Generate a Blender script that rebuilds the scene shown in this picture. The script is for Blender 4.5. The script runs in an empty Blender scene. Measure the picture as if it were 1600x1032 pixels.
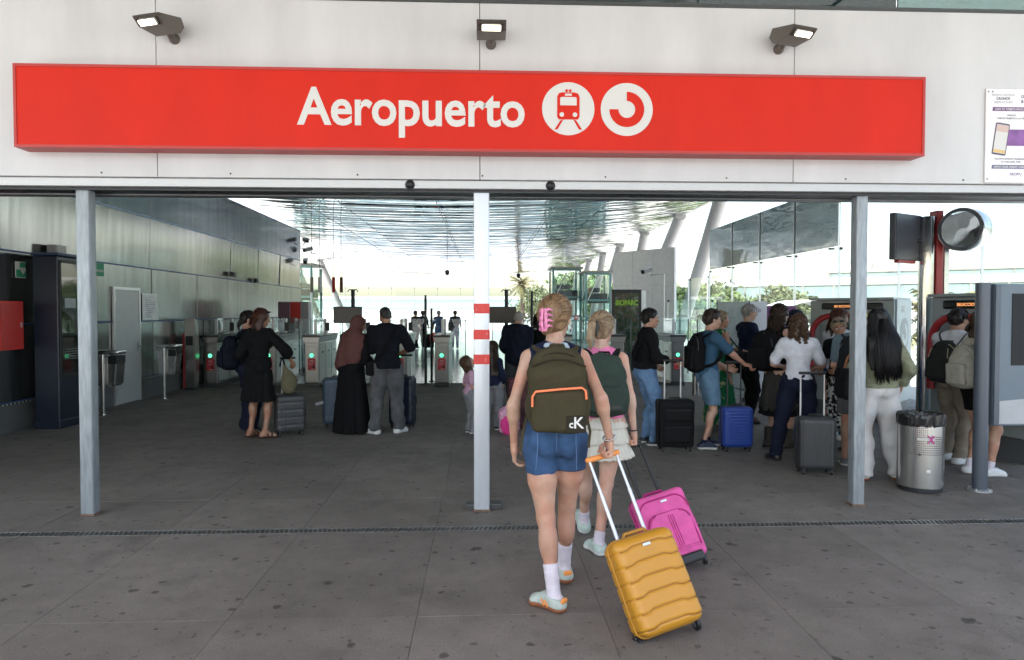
import bpy, bmesh, math, random
import numpy as np
from mathutils import Vector, Matrix, Euler
random.seed(7)
R = math.radians
PI = math.pi
sc = bpy.context.scene
C = sc.collection
# ---------------------------------------------------------------- camera
cd = bpy.data.cameras.new('camera'); cam = bpy.data.objects.new('camera', cd); C.objects.link(cam)
cam.location = (0, 0, 1.66)
cam.rotation_euler = (R(90 - 1.5), 0, R(-2.47))
cd.sensor_width = 36.0; cd.lens = 24.0; cd.clip_start = .05; cd.clip_end = 2000
sc.camera = cam
# ---------------------------------------------------------------- sky, sun, exposure
SUN_EL, SUN_ROT = R(62), R(204)
w = bpy.data.worlds.new('World'); sc.world = w; w.use_nodes = True
nt = w.node_tree; nt.nodes.clear()
wo = nt.nodes.new('ShaderNodeOutputWorld'); bg = nt.nodes.new('ShaderNodeBackground'); sk = nt.nodes.new('ShaderNodeTexSky')
sk.sky_type = 'NISHITA'; sk.sun_disc = False; sk.sun_elevation = SUN_EL; sk.sun_rotation = SUN_ROT
sk.air_density = 1.25; sk.dust_density = 2.6; sk.ozone_density = .3
bg.inputs[1].default_value = .15
nt.links.new(sk.outputs[0], bg.inputs[0]); nt.links.new(bg.outputs[0], wo.inputs[0])
sd = bpy.data.lights.new('sun', 'SUN'); sun = bpy.data.objects.new('sun', sd); C.objects.link(sun)
sd.energy = 4.0; sd.angle = R(.6); sd.color = (1, .96, .9)
_sv = Vector((math.sin(SUN_ROT) * math.cos(SUN_EL), math.cos(SUN_ROT) * math.cos(SUN_EL), math.sin(SUN_EL)))
sun.rotation_euler = _sv.to_track_quat('Z', 'Y').to_euler()
vs = sc.view_settings
sc.display_settings.display_device = 'sRGB'
vs.view_transform = 'Standard'; vs.look = 'None'; vs.exposure = 1.75; vs.gamma = 1.0; vs.use_curve_mapping = False
sc.render.engine = 'CYCLES'
cy = sc.cycles
cy.use_denoising = True; cy.max_bounces = 8; cy.diffuse_bounces = 3; cy.glossy_bounces = 4; cy.transparent_max_bounces = 20; cy.use_adaptive_sampling = True; cy.adaptive_threshold = .025
cy.transmission_bounces = 6; cy.sample_clamp_indirect = 6; cy.caustics_reflective = True; cy.blur_glossy = 1.0; cy.caustics_refractive = False
# ---------------------------------------------------------------- materials
MATS = {}
def mat(name, col=(.5, .5, .5), rough=.6, metal=0., var=0., vs_=6., bump=0., bs=60., spec=.5, emit=0., sheen=0., aniso=None, coat=0., objvar=0., stretch=None):
    """procedural Principled material: colour with noise variation (var at scale vs_), noise relief (bump at scale bs)"""
    if name in MATS: return MATS[name]
    m = bpy.data.materials.new(name); m.use_nodes = True; MATS[name] = m
    t = m.node_tree; N = t.nodes; L = t.links; b = N['Principled BSDF']
    b.inputs['Base Color'].default_value = (*col, 1); b.inputs['Roughness'].default_value = rough; b.inputs['Metallic'].default_value = metal
    b.inputs['Specular IOR Level'].default_value = spec; b.inputs['Sheen Weight'].default_value = sheen; b.inputs['Coat Weight'].default_value = coat
    tc = N.new('ShaderNodeTexCoord'); mp = N.new('ShaderNodeMapping'); L.new(tc.outputs['Object'], mp.inputs[0])
    if stretch: mp.inputs['Scale'].default_value = stretch
    if var:
        n = N.new('ShaderNodeTexNoise'); n.inputs['Scale'].default_value = vs_; n.inputs['Detail'].default_value = 6; n.inputs['Roughness'].default_value = .6
        L.new(mp.outputs[0], n.inputs['Vector'])
        r = N.new('ShaderNodeMapRange'); r.inputs[1].default_value = .3; r.inputs[2].default_value = .7; r.inputs[3].default_value = 1 - var; r.inputs[4].default_value = 1 + var
        L.new(n.outputs['Fac'], r.inputs[0])
        x = N.new('ShaderNodeMix'); x.data_type = 'RGBA'; x.blend_type = 'MULTIPLY'; x.inputs[0].default_value = 1; x.inputs[6].default_value = (*col, 1)
        L.new(r.outputs[0], x.inputs[7]); L.new(x.outputs[2], b.inputs['Base Color'])
        rr = N.new('ShaderNodeMapRange'); rr.inputs[3].default_value = max(0, rough * .8); rr.inputs[4].default_value = min(1, rough * 1.2)
        L.new(n.outputs['Fac'], rr.inputs[0]); L.new(rr.outputs[0], b.inputs['Roughness'])
    if bump:
        n2 = N.new('ShaderNodeTexNoise'); n2.inputs['Scale'].default_value = bs; n2.inputs['Detail'].default_value = 4
        L.new(mp.outputs[0], n2.inputs['Vector'])
        bp = N.new('ShaderNodeBump'); bp.inputs['Strength'].default_value = bump; bp.inputs['Distance'].default_value = .01
        L.new(n2.outputs['Fac'], bp.inputs['Height']); L.new(bp.outputs[0], b.inputs['Normal'])
    if emit:
        b.inputs['Emission Color'].default_value = (*col, 1); b.inputs['Emission Strength'].default_value = emit
    return m
def nodes_of(m): return m.node_tree.nodes, m.node_tree.links, m.node_tree.nodes['Principled BSDF']
def glass(name, tint=(.93, .97, .96), ior=1.45, rough=0.):
    if name in MATS: return MATS[name]
    m = bpy.data.materials.new(name); m.use_nodes = True; MATS[name] = m
    N = m.node_tree.nodes; L = m.node_tree.links; N.remove(N['Principled BSDF'])
    tr = N.new('ShaderNodeBsdfTransparent'); tr.inputs[0].default_value = (*tint, 1)
    gl = N.new('ShaderNodeBsdfGlossy'); gl.inputs['Roughness'].default_value = rough
    lw_ = N.new('ShaderNodeLayerWeight'); lw_.inputs[0].default_value = .5
    pw = N.new('ShaderNodeMath'); pw.operation = 'POWER'; pw.inputs[1].default_value = 5; L.new(lw_.outputs['Facing'], pw.inputs[0])
    fr = N.new('ShaderNodeMapRange'); fr.inputs[3].default_value = .035; fr.inputs[4].default_value = .9; L.new(pw.outputs[0], fr.inputs[0])
    mx = N.new('ShaderNodeMixShader'); L.new(fr.outputs[0], mx.inputs[0]); L.new(tr.outputs[0], mx.inputs[1]); L.new(gl.outputs[0], mx.inputs[2])
    L.new(mx.outputs[0], N['Material Output'].inputs[0])
    return m
# ---------------------------------------------------------------- mesh helpers
def box(bm, c, s, bev=0., M=None, seg=2):
    g = bmesh.ops.create_cube(bm, size=1); v = g['verts']
    for q in v: q.co = Vector((q.co.x * s[0] + c[0], q.co.y * s[1] + c[1], q.co.z * s[2] + c[2]))
    if bev:
        es = list({e for q in v for e in q.link_edges})
        g2 = bmesh.ops.bevel(bm, geom=es, offset=bev, segments=seg, profile=.5, affect='EDGES')
        v = list({q for q in g2['verts']} | {q for q in v if q.is_valid})
    if M is not None:
        for q in v: q.co = M @ q.co
    return v
def bb(bm, x0, x1, y0, y1, z0, z1, bev=0., M=None, seg=2):
    return box(bm, ((x0 + x1) / 2, (y0 + y1) / 2, (z0 + z1) / 2), (abs(x1 - x0), abs(y1 - y0), abs(z1 - z0)), bev, M, seg)
def tube(bm, pts, r, n=10, cap=True, flat=None):
    pts = [Vector(p) for p in pts]; k = len(pts)
    rs = r if isinstance(r, (list, tuple)) else [r] * k
    rings = []; up = None
    for i, p in enumerate(pts):
        d = (pts[min(i + 1, k - 1)] - pts[max(i - 1, 0)]).normalized()
        if up is None:
            up = Vector((0, 0, 1)) if abs(d.z) < .9 else Vector((1, 0, 0))
            if flat is not None: up = Vector(flat[0])
        x = d.cross(up).normalized(); u = x.cross(d).normalized(); up = u
        fx, fu = (1, 1) if flat is None else (flat[1], flat[2])
        rings.append([bm.verts.new(p + (x * math.cos(a) * fx + u * math.sin(a) * fu) * rs[i]) for a in (2 * PI * j / n + PI / n for j in range(n))])
    for a, b in zip(rings, rings[1:]):
        for j in range(n): bm.faces.new((a[j], a[(j + 1) % n], b[(j + 1) % n], b[j]))
    if cap:
        bm.faces.new(list(reversed(rings[0]))); bm.faces.new(rings[-1])
    return [v for q in rings for v in q]
def lathe(bm, prof, n=24, M=None, cap=True):
    M = M or Matrix.Identity(4); rings = []
    for r, z in prof: rings.append([bm.verts.new(M @ Vector((r * math.cos(2 * PI * j / n), r * math.sin(2 * PI * j / n), z))) for j in range(n)])
    for a, b in zip(rings, rings[1:]):
        for j in range(n): bm.faces.new((a[j], a[(j + 1) % n], b[(j + 1) % n], b[j]))
    if cap:
        bm.faces.new(list(reversed(rings[0]))); bm.faces.new(rings[-1])
def prism(bm, poly, d0, d1, M=None):
    """poly: list of (x,z), extruded along y from d0 to d1"""
    M = M or Matrix.Identity(4)
    a = [bm.verts.new(M @ Vector((x, d0, z))) for x, z in poly]; b = [bm.verts.new(M @ Vector((x, d1, z))) for x, z in poly]
    n = len(poly)
    bm.faces.new(a); bm.faces.new(list(reversed(b)))
    for i in range(n): bm.faces.new((a[i], b[i], b[(i + 1) % n], a[(i + 1) % n]))
def arc(cx, cz, r, a0, a1, n): return [(cx + r * math.cos(R(a0 + (a1 - a0) * i / n)), cz + r * math.sin(R(a0 + (a1 - a0) * i / n))) for i in range(n + 1)]
def obj(name, bm, m, parent=None, smooth=False, loc=None, rz=0.):
    if isinstance(bm, bmesh.types.BMesh):
        bmesh.ops.recalc_face_normals(bm, faces=bm.faces[:])
        me = bpy.data.meshes.new(name); bm.to_mesh(me); bm.free()
    else: me = bm
    if m is not None and not me.materials: me.materials.append(m)
    if smooth is True: me.polygons.foreach_set('use_smooth', [True] * len(me.polygons))
    elif smooth: me.shade_smooth_by_angle(R(smooth)) if hasattr(me, 'shade_smooth_by_angle') else None
    if smooth and smooth is not True:
        me.set_sharp_from_angle(angle=R(smooth)); me.polygons.foreach_set('use_smooth', [True] * len(me.polygons))
    o = bpy.data.objects.new(name, me); C.objects.link(o)
    if parent is not None: o.parent = parent
    if loc is not None: o.location = loc
    if rz: o.rotation_euler.z = rz
    return o
def NB(): return bmesh.new()
def tag(o, label=None, cat=None, group=None, kind=None):
    for k, v in (('label', label), ('category', cat), ('group', group), ('kind', kind)):
        if v: o[k] = v
    return o
def thing(name, label, cat, loc=(0, 0, 0), rz=0., group=None):
    o = bpy.data.objects.new(name, None); C.objects.link(o); o.location = loc; o.rotation_euler.z = rz; o.empty_display_size = .1
    return tag(o, label, cat, group)
def copy_tree(o, parent=None):
    c = o.copy(); C.objects.link(c); c.parent = parent
    for ch in list(o.children): copy_tree(ch, c)
    return c
def text(name, s, size, m, parent, loc, rot=(PI / 2, 0, 0), bold=0., sx=1., ext=.001, align='LEFT', shear=0., space=1.):
    cu = bpy.data.curves.new(name, 'FONT'); cu.body = s; cu.size = size; cu.offset = bold; cu.extrude = ext; cu.align_x = align; cu.shear = shear; cu.space_character = space
    cu.resolution_u = 4
    to = bpy.data.objects.new(name, cu); C.objects.link(to)
    me = bpy.data.meshes.new_from_object(to.evaluated_get(bpy.context.evaluated_depsgraph_get()))
    bpy.data.objects.remove(to); bpy.data.curves.remove(cu)
    me.name = name; me.materials.clear(); me.materials.append(m)
    o = bpy.data.objects.new(name, me); C.objects.link(o); o.parent = parent; o.location = loc; o.rotation_euler = rot; o.scale = (sx, 1, 1)
    return o
def MT(loc=(0, 0, 0), rx=0., ry=0., rz=0.): return Matrix.Translation(loc) @ Euler((R(rx), R(ry), R(rz))).to_matrix().to_4x4()

# common materials
M_white = mat('white_panel', (.59, .59, .595), .42, var=.085, vs_=1.3, bump=.03, bs=3, stretch=(1.6, 1, .45))
M_alu = mat('aluminium', (.62, .63, .64), .35, .85, var=.06, vs_=8)
M_galv = mat('galvanised', (.48, .51, .54), .5, .55, var=.22, vs_=9, bump=.05, bs=30)
M_dark = mat('dark_metal', (.035, .037, .042), .4, .3)
M_black = mat('black_plastic', (.012, .012, .013), .45)
M_steel = mat('stainless', (.56, .565, .56), .25, 1., var=.05, vs_=3, bump=.02, bs=4)
M_red = mat('red_paint', (.62, .03, .025), .4)
M_glass = glass('clear_glass')
M_teal = glass('tinted_glass', (.93, .98, .97))
# ================================================================ SETTING
def floor_mat(name, base, rough, gum=True):
    m = mat(name, base, rough, spec=.3 if gum else .5); N, L, b = nodes_of(m)
    g = N.new('ShaderNodeNewGeometry')
    def noise(scale, det=6, ro=.6):
        n = N.new('ShaderNodeTexNoise'); n.inputs['Scale'].default_value = scale; n.inputs['Detail'].default_value = det; n.inputs['Roughness'].default_value = ro
        L.new(g.outputs['Position'], n.inputs['Vector']); return n.outputs['Fac']
    def rng(x, a, b_, c, d):
        r = N.new('ShaderNodeMapRange'); r.inputs[1].default_value = a; r.inputs[2].default_value = b_; r.inputs[3].default_value = c; r.inputs[4].default_value = d
        L.new(x, r.inputs[0]); return r.outputs[0]
    def mul(x, y):
        k = N.new('ShaderNodeMath'); k.operation = 'MULTIPLY'; L.new(x, k.inputs[0]); L.new(y, k.inputs[1]); return k.outputs[0]
    v = mul(rng(noise(.55, 4), .3, .7, .78, 1.2), rng(noise(5, 8, .7), .3, .7, .86, 1.13))
    v = mul(v, rng(noise(100, 4, .8), .25, .75, .64, 1.34))
    v = mul(v, rng(noise(1.7, 8, .75), .55, .7, 1., .68)); v = mul(v, rng(noise(.9, 10, .8), .6, .66, 1., .8))
    oi = N.new('ShaderNodeObjectInfo'); v = mul(v, rng(oi.outputs['Random'], 0, 1, .93, 1.07))
    if gum:
        for s, th, jit, dk in ((2.1, .066, .5, .42), (3.7, .085, .6, .45), (1.15, .04, .5, .38), (6.3, .095, .5, .55), (11, .1, .5, .62)):
            vo = N.new('ShaderNodeTexVoronoi'); vo.voronoi_dimensions = '2D'; vo.inputs['Scale'].default_value = s
            nz = N.new('ShaderNodeTexNoise'); nz.inputs['Scale'].default_value = 24; nz.inputs['Detail'].default_value = 3; L.new(g.outputs['Position'], nz.inputs['Vector'])
            ad = N.new('ShaderNodeMixRGB'); ad.blend_type = 'ADD'; ad.inputs[0].default_value = .05; L.new(g.outputs['Position'], ad.inputs[1]); L.new(nz.outputs['Color'], ad.inputs[2])
            mp = N.new('ShaderNodeMapping'); mp.inputs['Scale'].default_value = (1, 1, 0); mp.inputs['Location'].default_value = (s * 3, s, .3); L.new(ad.outputs[0], mp.inputs[0]); L.new(mp.outputs[0], vo.inputs['Vector'])
            sp = N.new('ShaderNodeSeparateColor'); L.new(vo.outputs['Color'], sp.inputs[0])
            thr = rng(sp.outputs[0], .25, 1, -.02, th)
            d = N.new('ShaderNodeMath'); d.operation = 'SUBTRACT'; L.new(vo.outputs['Distance'], d.inputs[0]); L.new(thr, d.inputs[1])
            v = mul(v, rng(d.outputs[0], -.012, .012, dk, 1.))
    x = N.new('ShaderNodeMix'); x.data_type = 'RGBA'; x.blend_type = 'MULTIPLY'; x.inputs[0].default_value = 1; x.inputs[6].default_value = (*base, 1)
    L.new(v, x.inputs[7]); L.new(x.outputs[2], b.inputs['Base Color'])
    L.new(rng(noise(3, 5), .3, .7, rough * .85, min(1, rough * 1.15)), b.inputs['Roughness'])
    bp = N.new('ShaderNodeBump'); bp.inputs['Strength'].default_value = .25; bp.inputs['Distance'].default_value = .004
    L.new(noise(120, 4, .7), bp.inputs['Height']); L.new(bp.outputs[0], b.inputs['Normal'])
    return m
M_conc = floor_mat('concrete', (.18, .158, .138), .66)
M_joint = mat('joint', (.11, .1, .09), .9)
M_apron = mat('apron', (.42, .41, .39), .8, var=.1, vs_=.2)
gb = NB(); bb(gb, -600, 600, -400, 900, -.4, -.05)
tag(obj('ground', gb, M_apron), kind='structure', label='pale ground around the station reaching the horizon')
# station pavement: slabs with open joints on a dark bed
pv = NB(); bb(pv, -6.5, 8.2, -5.9, 15.98, -.12, -.008)
pav = tag(obj('pavement', pv, M_joint), kind='structure', label='grey concrete slab pavement with gum spots')
_sl = {}
xs = [-.36 + 1.02 * k for k in range(-7, 9)]; xs = [-6.5] + [x for x in xs if -6.4 < x < 8] + [8.2]
DR0, DR1 = 5.15, 5.27
ys = [-5.9, -3.5, -1.1, 1.3, 3.7, DR0, DR1, 6.1, 7.9, 10.3, 12.7, 15.97]
def slab(x0, x1, y0, y1):
    k = (round(x1 - x0, 3), round(y1 - y0, 3))
    if k not in _sl:
        s = NB(); bb(s, -k[0] / 2 + .001, k[0] / 2 - .001, -k[1] / 2 + .001, k[1] / 2 - .001, -.03, 0, .0012, seg=1)
        me = bpy.data.meshes.new('slab'); s.to_mesh(me); s.free(); me.materials.append(M_conc); _sl[k] = me
    return obj('slab', _sl[k], None, pav, loc=((x0 + x1) / 2, (y0 + y1) / 2, random.uniform(-.0008, .0008)))
for j in range(len(ys) - 1):
    if ys[j] == DR0: continue
    for i in range(len(xs) - 1): slab(xs[i], xs[i + 1], ys[j], ys[j + 1])
# tiled hall floor past the gates
M_tile = floor_mat('hall_tile', (.46, .46, .45), .12, gum=False)
hf = NB(); bb(hf, -12.6, 8.2, 15.99, 62, -.1, -.006)
hall = tag(obj('hall_floor', hf, mat('tile_bed', (.25, .25, .24), .7)), kind='structure', label='pale polished tile floor beyond the ticket gates')
t0 = NB(); bb(t0, -.847, .847, -.597, .597, -.03, 0, .002, seg=1); tm = bpy.data.meshes.new('tile'); t0.to_mesh(tm); t0.free(); tm.materials.append(M_tile)
for j in range(15):
    for i in range(12): obj('tile', tm, None, hall, loc=(-11.7 + 1.7 * i, 16.6 + 1.2 * j, random.uniform(-.0006, .0006)))
bm = NB(); bb(bm, -12.6, 8.2, 34, 62, -.03, -.0004); obj('tile_field', bm, M_tile, hall)
# drain
dr = thing('drain_channel', 'narrow slotted metal drain grating running across the pavement', 'drain', (0, 5.21, 0))
bm = NB(); bb(bm, -6.5, 8.2, -.06, .06, -.12, -.06); obj('channel_bed', bm, mat('drain_dirt', (.03, .028, .026), .9), dr)
M_grate = mat('grate_steel', (.22, .22, .21), .45, .7, var=.3, vs_=14)
for s in (-1, 1):
    bm = NB(); bb(bm, -6.5, 8.2, s * .059, s * .047, -.06, .002, .002, seg=1); obj('edge_rail', bm, M_grate, dr)
bm = NB(); x = -6.48
while x < 8.18:
    sk_ = -.03 if x < -1 else .03
    vv = bb(bm, x, x + .012, -.0465, .0465, -.05, .0005)
    for q in vv: q.co.x += sk_ * q.co.y / .06 * .5
    x += .036
g_ = obj('grating', bm, M_grate, dr); g_['kind'] = 'stuff'

# ---------------------------------------------------------------- roof and mirrored ceiling
def ceil_z(x):
    t = (x + 1.2) / (9.2 if x > -1.2 else 11.2); return 4.88 + .68 * t * t
RY0, RY1 = -.6, 58.
rf = NB()
X = [-12.4 + 20.4 * i / 24 for i in range(25)]
prev = None
for y in (RY0 + .05, RY1 - .05):
    row = [rf.verts.new((x, y, ceil_z(x) + .3)) for x in X] + [rf.verts.new((x, y, ceil_z(x) + 1.0 - abs(x + 2) * .06)) for x in reversed(X)]
    if prev:
        n = len(row)
        for i in range(n): rf.faces.new((prev[i], prev[(i + 1) % n], row[(i + 1) % n], row[i]))
        rf.faces.new(row)
    else: rf.faces.new(row)
    prev = row
roof = thing('hull_roof', 'long hull shaped station roof lined with polished metal panels below', 'roof', (0, 0, 0))
obj('roof_shell', rf, mat('roof_grey', (.4, .41, .42), .5, .3), roof, smooth=30)
def mirror(name, col, rough, b1, sc1, str1):
    m = mat(name, col, rough, 1.); N, L, b = nodes_of(m)
    tc = N.new('ShaderNodeNewGeometry'); mp = N.new('ShaderNodeMapping'); mp.inputs['Scale'].default_value = str1; L.new(tc.outputs['Position'], mp.inputs[0])
    n = N.new('ShaderNodeTexNoise'); n.inputs['Scale'].default_value = sc1; n.inputs['Detail'].default_value = 2; L.new(mp.outputs[0], n.inputs['Vector'])
    bp = N.new('ShaderNodeBump'); bp.inputs['Strength'].default_value = b1; bp.inputs['Distance'].default_value = .05
    L.new(n.outputs['Fac'], bp.inputs['Height']); L.new(bp.outputs[0], b.inputs['Normal'])
    return m
M_mirror = mirror('polished_ceiling', (.68, .71, .69), .05, .6, 1.2, (.55, 1.9, 1))
cxs = [-12.4 + 20.4 * i / 5 for i in range(6)]
NSTRIP = 49; pit = (RY1 - RY0) / NSTRIP
_cp = {}
for i in range(5):
    for var in range(7):
        bm = NB(); nx, ny = 6, 12; rr = random.Random(i * 9 + var); grid = []
        tl = rr.uniform(-.03, .03); sg0 = rr.uniform(.02, .034); wv = rr.uniform(0, 6)
        for a in range(nx + 1):
            x = cxs[i] + .012 + (cxs[i + 1] - cxs[i] - .024) * a / nx
            grid.append([bm.verts.new((x, (b_ / ny - .5) * (pit + .03), ceil_z(x) - sg0 * (1 - (2 * ((b_ / 6) % 1) - 1) ** 2) + tl * (b_ / ny - .5) + .012 * (b_ / ny) + .006 * math.sin(a * 1.1 + wv))) for b_ in range(ny + 1)])
        for a in range(nx):
            for b_ in range(ny): bm.faces.new((grid[a][b_], grid[a][b_ + 1], grid[a + 1][b_ + 1], grid[a + 1][b_]))
        for f in bm.faces: f.smooth = True
        me = bpy.data.meshes.new('ceiling_panel'); bm.to_mesh(me); bm.free(); me.materials.append(M_mirror); _cp[i, var] = me
for j in range(NSTRIP):
    for i in range(5): obj('ceiling_panel', _cp[i, random.randrange(7)], None, roof, loc=(0, RY0 + pit * (j + .5), 0))
M_rim = mat('roof_rim', (.72, .72, .7), .4, .2)
for xe, s in ((8.0, 1), (-12.4, -1)):
    bm = NB(); z = ceil_z(xe)
    prism(bm, [(xe - s * .02, z - .02), (xe + s * .25, z + .02), (xe + s * .5, z + .16), (xe + s * .6, z + .4), (xe + s * .4, z + .55), (xe - s * .02, z + .5)], RY0, RY1)
    obj('edge_rim', bm, M_rim, roof)
bm = NB()
pr_ = [(x, ceil_z(x) - .05) for x in X] + [(x, ceil_z(x) + .3) for x in reversed(X)]
prism(bm, pr_, RY1, RY1 + .12); obj('end_rim', bm, M_rim, roof)
bm = NB(); prism(bm, pr_, RY0 - .12, RY0); obj('end_rim', bm, M_rim, roof)
# thin cables with clips under the ceiling
M_cable = mat('cable', (.1, .1, .1), .4, .6)
for x in (-5.2, -1.3, 2.2):
    bm = NB(); tube(bm, [(x, 8, ceil_z(x) - .12), (x, 57, ceil_z(x) - .12)], .012, 6); obj('cable', bm, M_cable, roof)
# columns
M_col = mat('column_grey', (.5, .49, .47), .45, .1, var=.05)
def column(label, x, y, xb, yb, r=.23):
    t = thing('leaning_column', label, 'column', (xb, yb, 0), group='leaning roof columns')
    z = ceil_z(x) + .05
    bm = NB(); tube(bm, [(0, 0, 0), (x - xb, y - yb, z - .06)], r, 20); obj('shaft', bm, M_col, t, smooth=40)
    bm = NB(); lathe(bm, [(r + .14, 0), (r + .14, .03), (r + .04, .05)], 20); obj('base_plate', bm, M_col, t, smooth=40)
    return t
_ord = ['first', 'second', 'third', 'fourth', 'fifth', 'sixth', 'seventh']
for k, (y, hv) in enumerate(((22.5, 0), (27.2, 1), (33.2, 0), (39.1, 1), (44.8, 0), (50.6, 1), (56.5, 0))):
    column('thick grey roof column along the right glass side, %s from the entrance, %s' % (_ord[k], 'leaning strongly' if hv else 'leaning slightly'), 7.95, y, 7.95, y + (10 if hv else 5.5))
for k, (y, dy) in enumerate(((43., 4.), (51., 5.))):
    column('grey leaning roof column past the end of the steel wall, %s one' % ('nearer', 'farther')[k], -12.0, y, -10.6, y + dy, .22)
# ---------------------------------------------------------------- entrance fascia
fas = thing('fascia_wall', 'white metal panel fascia above the station entrance', 'wall', (0, 5.55, 2.73))
for x0, x1 in ((-7.7, -5.13), (-5.13, -2.569), (-2.569, -.02), (-.02, 2.558), (2.558, 5.12), (5.12, 8.0)):
    bm = NB(); bb(bm, x0 + .0025, x1 - .0025, 0, .05, 0, 1.408, .003, seg=1); obj('panel', bm, M_white, fas)
bm = NB(); bb(bm, -7.7, 8.0, .052, .32, .01, 1.35); obj('backing', bm, M_dark, fas)
bm = NB(); bb(bm, -7.7, 8.0, .0, .34, 1.409, 1.44); obj('coping', bm, mat('coping', (.06, .065, .065), .4, .4), fas)
for k in range(16):
    bm = NB(); lathe(bm, [(.007, 0), (.007, .004), (.003, .006)], 8, MT((-7 + k, -.001, .03), 90)); obj('rivet', bm, M_dark, fas)
hd = thing('door_track', 'grey metal sliding door track under the white fascia', 'door track', (0, 5.58, 2.66))
bm = NB(); bb(bm, -7.7, 8.0, 0, .22, 0, .068, .004, seg=1); obj('track_box', bm, mat('track_grey', (.5, .5, .5), .45, .5, var=.05), hd)
bm = NB(); bb(bm, -7.7, 8.0, .05, .3, -.022, -.001); obj('lower_channel', bm, M_dark, hd)
bm = NB(); bb(bm, -7.7, 8.0, .24, .36, -.03, .1); obj('inner_channel', bm, mat('chan2', (.2, .21, .22), .4, .6), hd)
for x, lb in ((-.585, 'black dome sensor on the door track left of the centre post'), (.555, 'black dome sensor on the door track right of the centre post')):
    s = thing('dome_sensor', lb, 'sensor', (x, 5.58, 2.69), group='door sensors')
    bm = NB(); lathe(bm, [(.036, 0), (.035, .01), (.029, .022), (.016, .032), (.002, .036)], 16, MT((0, 0, 0), 90)); obj('dome', bm, M_black, s, smooth=True)
    bm = NB(); lathe(bm, [(.04, 0), (.04, .006)], 16, MT((0, 0.003, 0), 90)); obj('ring', bm, M_dark, s)
# dark clerestory strip above the fascia
cl = thing('clerestory_glazing', 'dark glass strip between the fascia and the mirrored ceiling', 'glazing', (0, 6.5, 4.1))
M_dglass = mat('dark_glass', (.01, .03, .03), .05, 0, spec=.8)
for k in range(8):
    x0 = -7.7 + k * 1.95
    bm = NB(); bb(bm, x0 + .01, x0 + 1.94, 0, .02, 0, ceil_z(x0 + 1) - 4.12); obj('pane', bm, M_dglass if k < 6 else mirror('clerestory_mirror', (.16, .22, .21), .05, .9, 1.6, (1, 1, 2)), cl)
# ---------------------------------------------------------------- red sign
sg = thing('station_sign', 'long red sign reading Aeropuerto with two white roundels', 'sign', (0, 5.38, 2.915))
def sign_red():
    m = mat('sign_red', (.62, .026, .014), .4, var=.07, vs_=1.2, spec=.12, stretch=(1.5, 1, .5)); return m
M_sred = sign_red(); M_sred2 = mat('sign_red_frame', (.44, .028, .022), .4)
bm = NB(); bb(bm, -3.556, 3.556, .012, .168, 0, .632, .004, seg=1); obj('case', bm, M_sred2, sg)
bm = NB(); bb(bm, -3.535, 3.535, .006, .0118, .022, .61); obj('face', bm, M_sred, sg)
for a in ((-3.556, 3.556, 0, .012, .61, .632), (-3.556, 3.556, 0, .012, 0, .022), (-3.556, -3.535, 0, .012, .0225, .6095), (3.535, 3.556, 0, .012, .0225, .6095)):
    bm = NB(); bb(bm, *a); obj('frame_edge', bm, M_sred2, sg)
M_swhite = mat('sign_white', (.66, .645, .62), .4)
def glyph_word(parent):
    return text('lettering', 'Aeropuerto', .40, M_swhite, parent, (-1.42, .004, .203), bold=.0085, sx=.905, ext=.0015, space=1.0)
_tx = glyph_word(sg)
def ring_poly(cx, cz, r, n=40): return [(cx + r * math.cos(2 * PI * i / n), cz + r * math.sin(2 * PI * i / n)) for i in range(n)]
for cx in (.675, 1.138):
    bm = NB(); prism(bm, ring_poly(cx, .342, .207), .002, .0055); d_ = obj('roundel', bm, M_swhite, sg)
    if cx < 1:
        y0, y1 = -.002, .0015
        bm = NB()
        prism(bm, [(cx - .088, .28), (cx - .088, .435), (cx - .075, .46), (cx - .05, .468), (cx + .05, .468), (cx + .075, .46), (cx + .088, .435), (cx + .088, .28), (cx + .075, .258), (cx - .075, .258)], y0, y1)
        obj('train_body', bm, M_sred, d_)
        for s_ in (-1, 1):
            bm = NB(); prism(bm, [(cx + s_ * .062, .25), (cx + s_ * .04, .257), (cx + s_ * .085, .18), (cx + s_ * .108, .18)], y0, y1); obj('rail', bm, M_sred, d_)
        bm = NB(); prism(bm, ring_poly(cx - .014, .482, .011, 14), y0, y1); prism(bm, ring_poly(cx + .014, .482, .011, 14), y0, y1); obj('lamp_dot', bm, M_sred, d_)
        for p_ in ([(cx - .065, .367), (cx + .065, .367), (cx + .065, .425), (cx + .052, .432), (cx - .052, .432), (cx - .065, .425)], [(cx - .027, .442), (cx + .027, .442), (cx + .027, .458), (cx - .027, .458)], ring_poly(cx - .052, .295, .018, 16), ring_poly(cx + .052, .295, .018, 16)):
            bm = NB(); prism(bm, p_, -.004, -.0021); obj('train_window', bm, M_swhite, d_)
    else:
        bm = NB(); o_ = arc(cx, .342, .138, 90, -180, 40); i_ = arc(cx, .342, .067, -180, 90, 40)
        y0, y1 = -.002, .0015
        n = len(o_)
        for k in range(n - 1):
            a, b_ = o_[k], o_[k + 1]; c_, e_ = i_[n - 1 - k], i_[n - 2 - k]
            prism(bm, [a, b_, e_, c_], y0, y1)
        obj('arc_emblem', bm, M_sred, d_)
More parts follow.
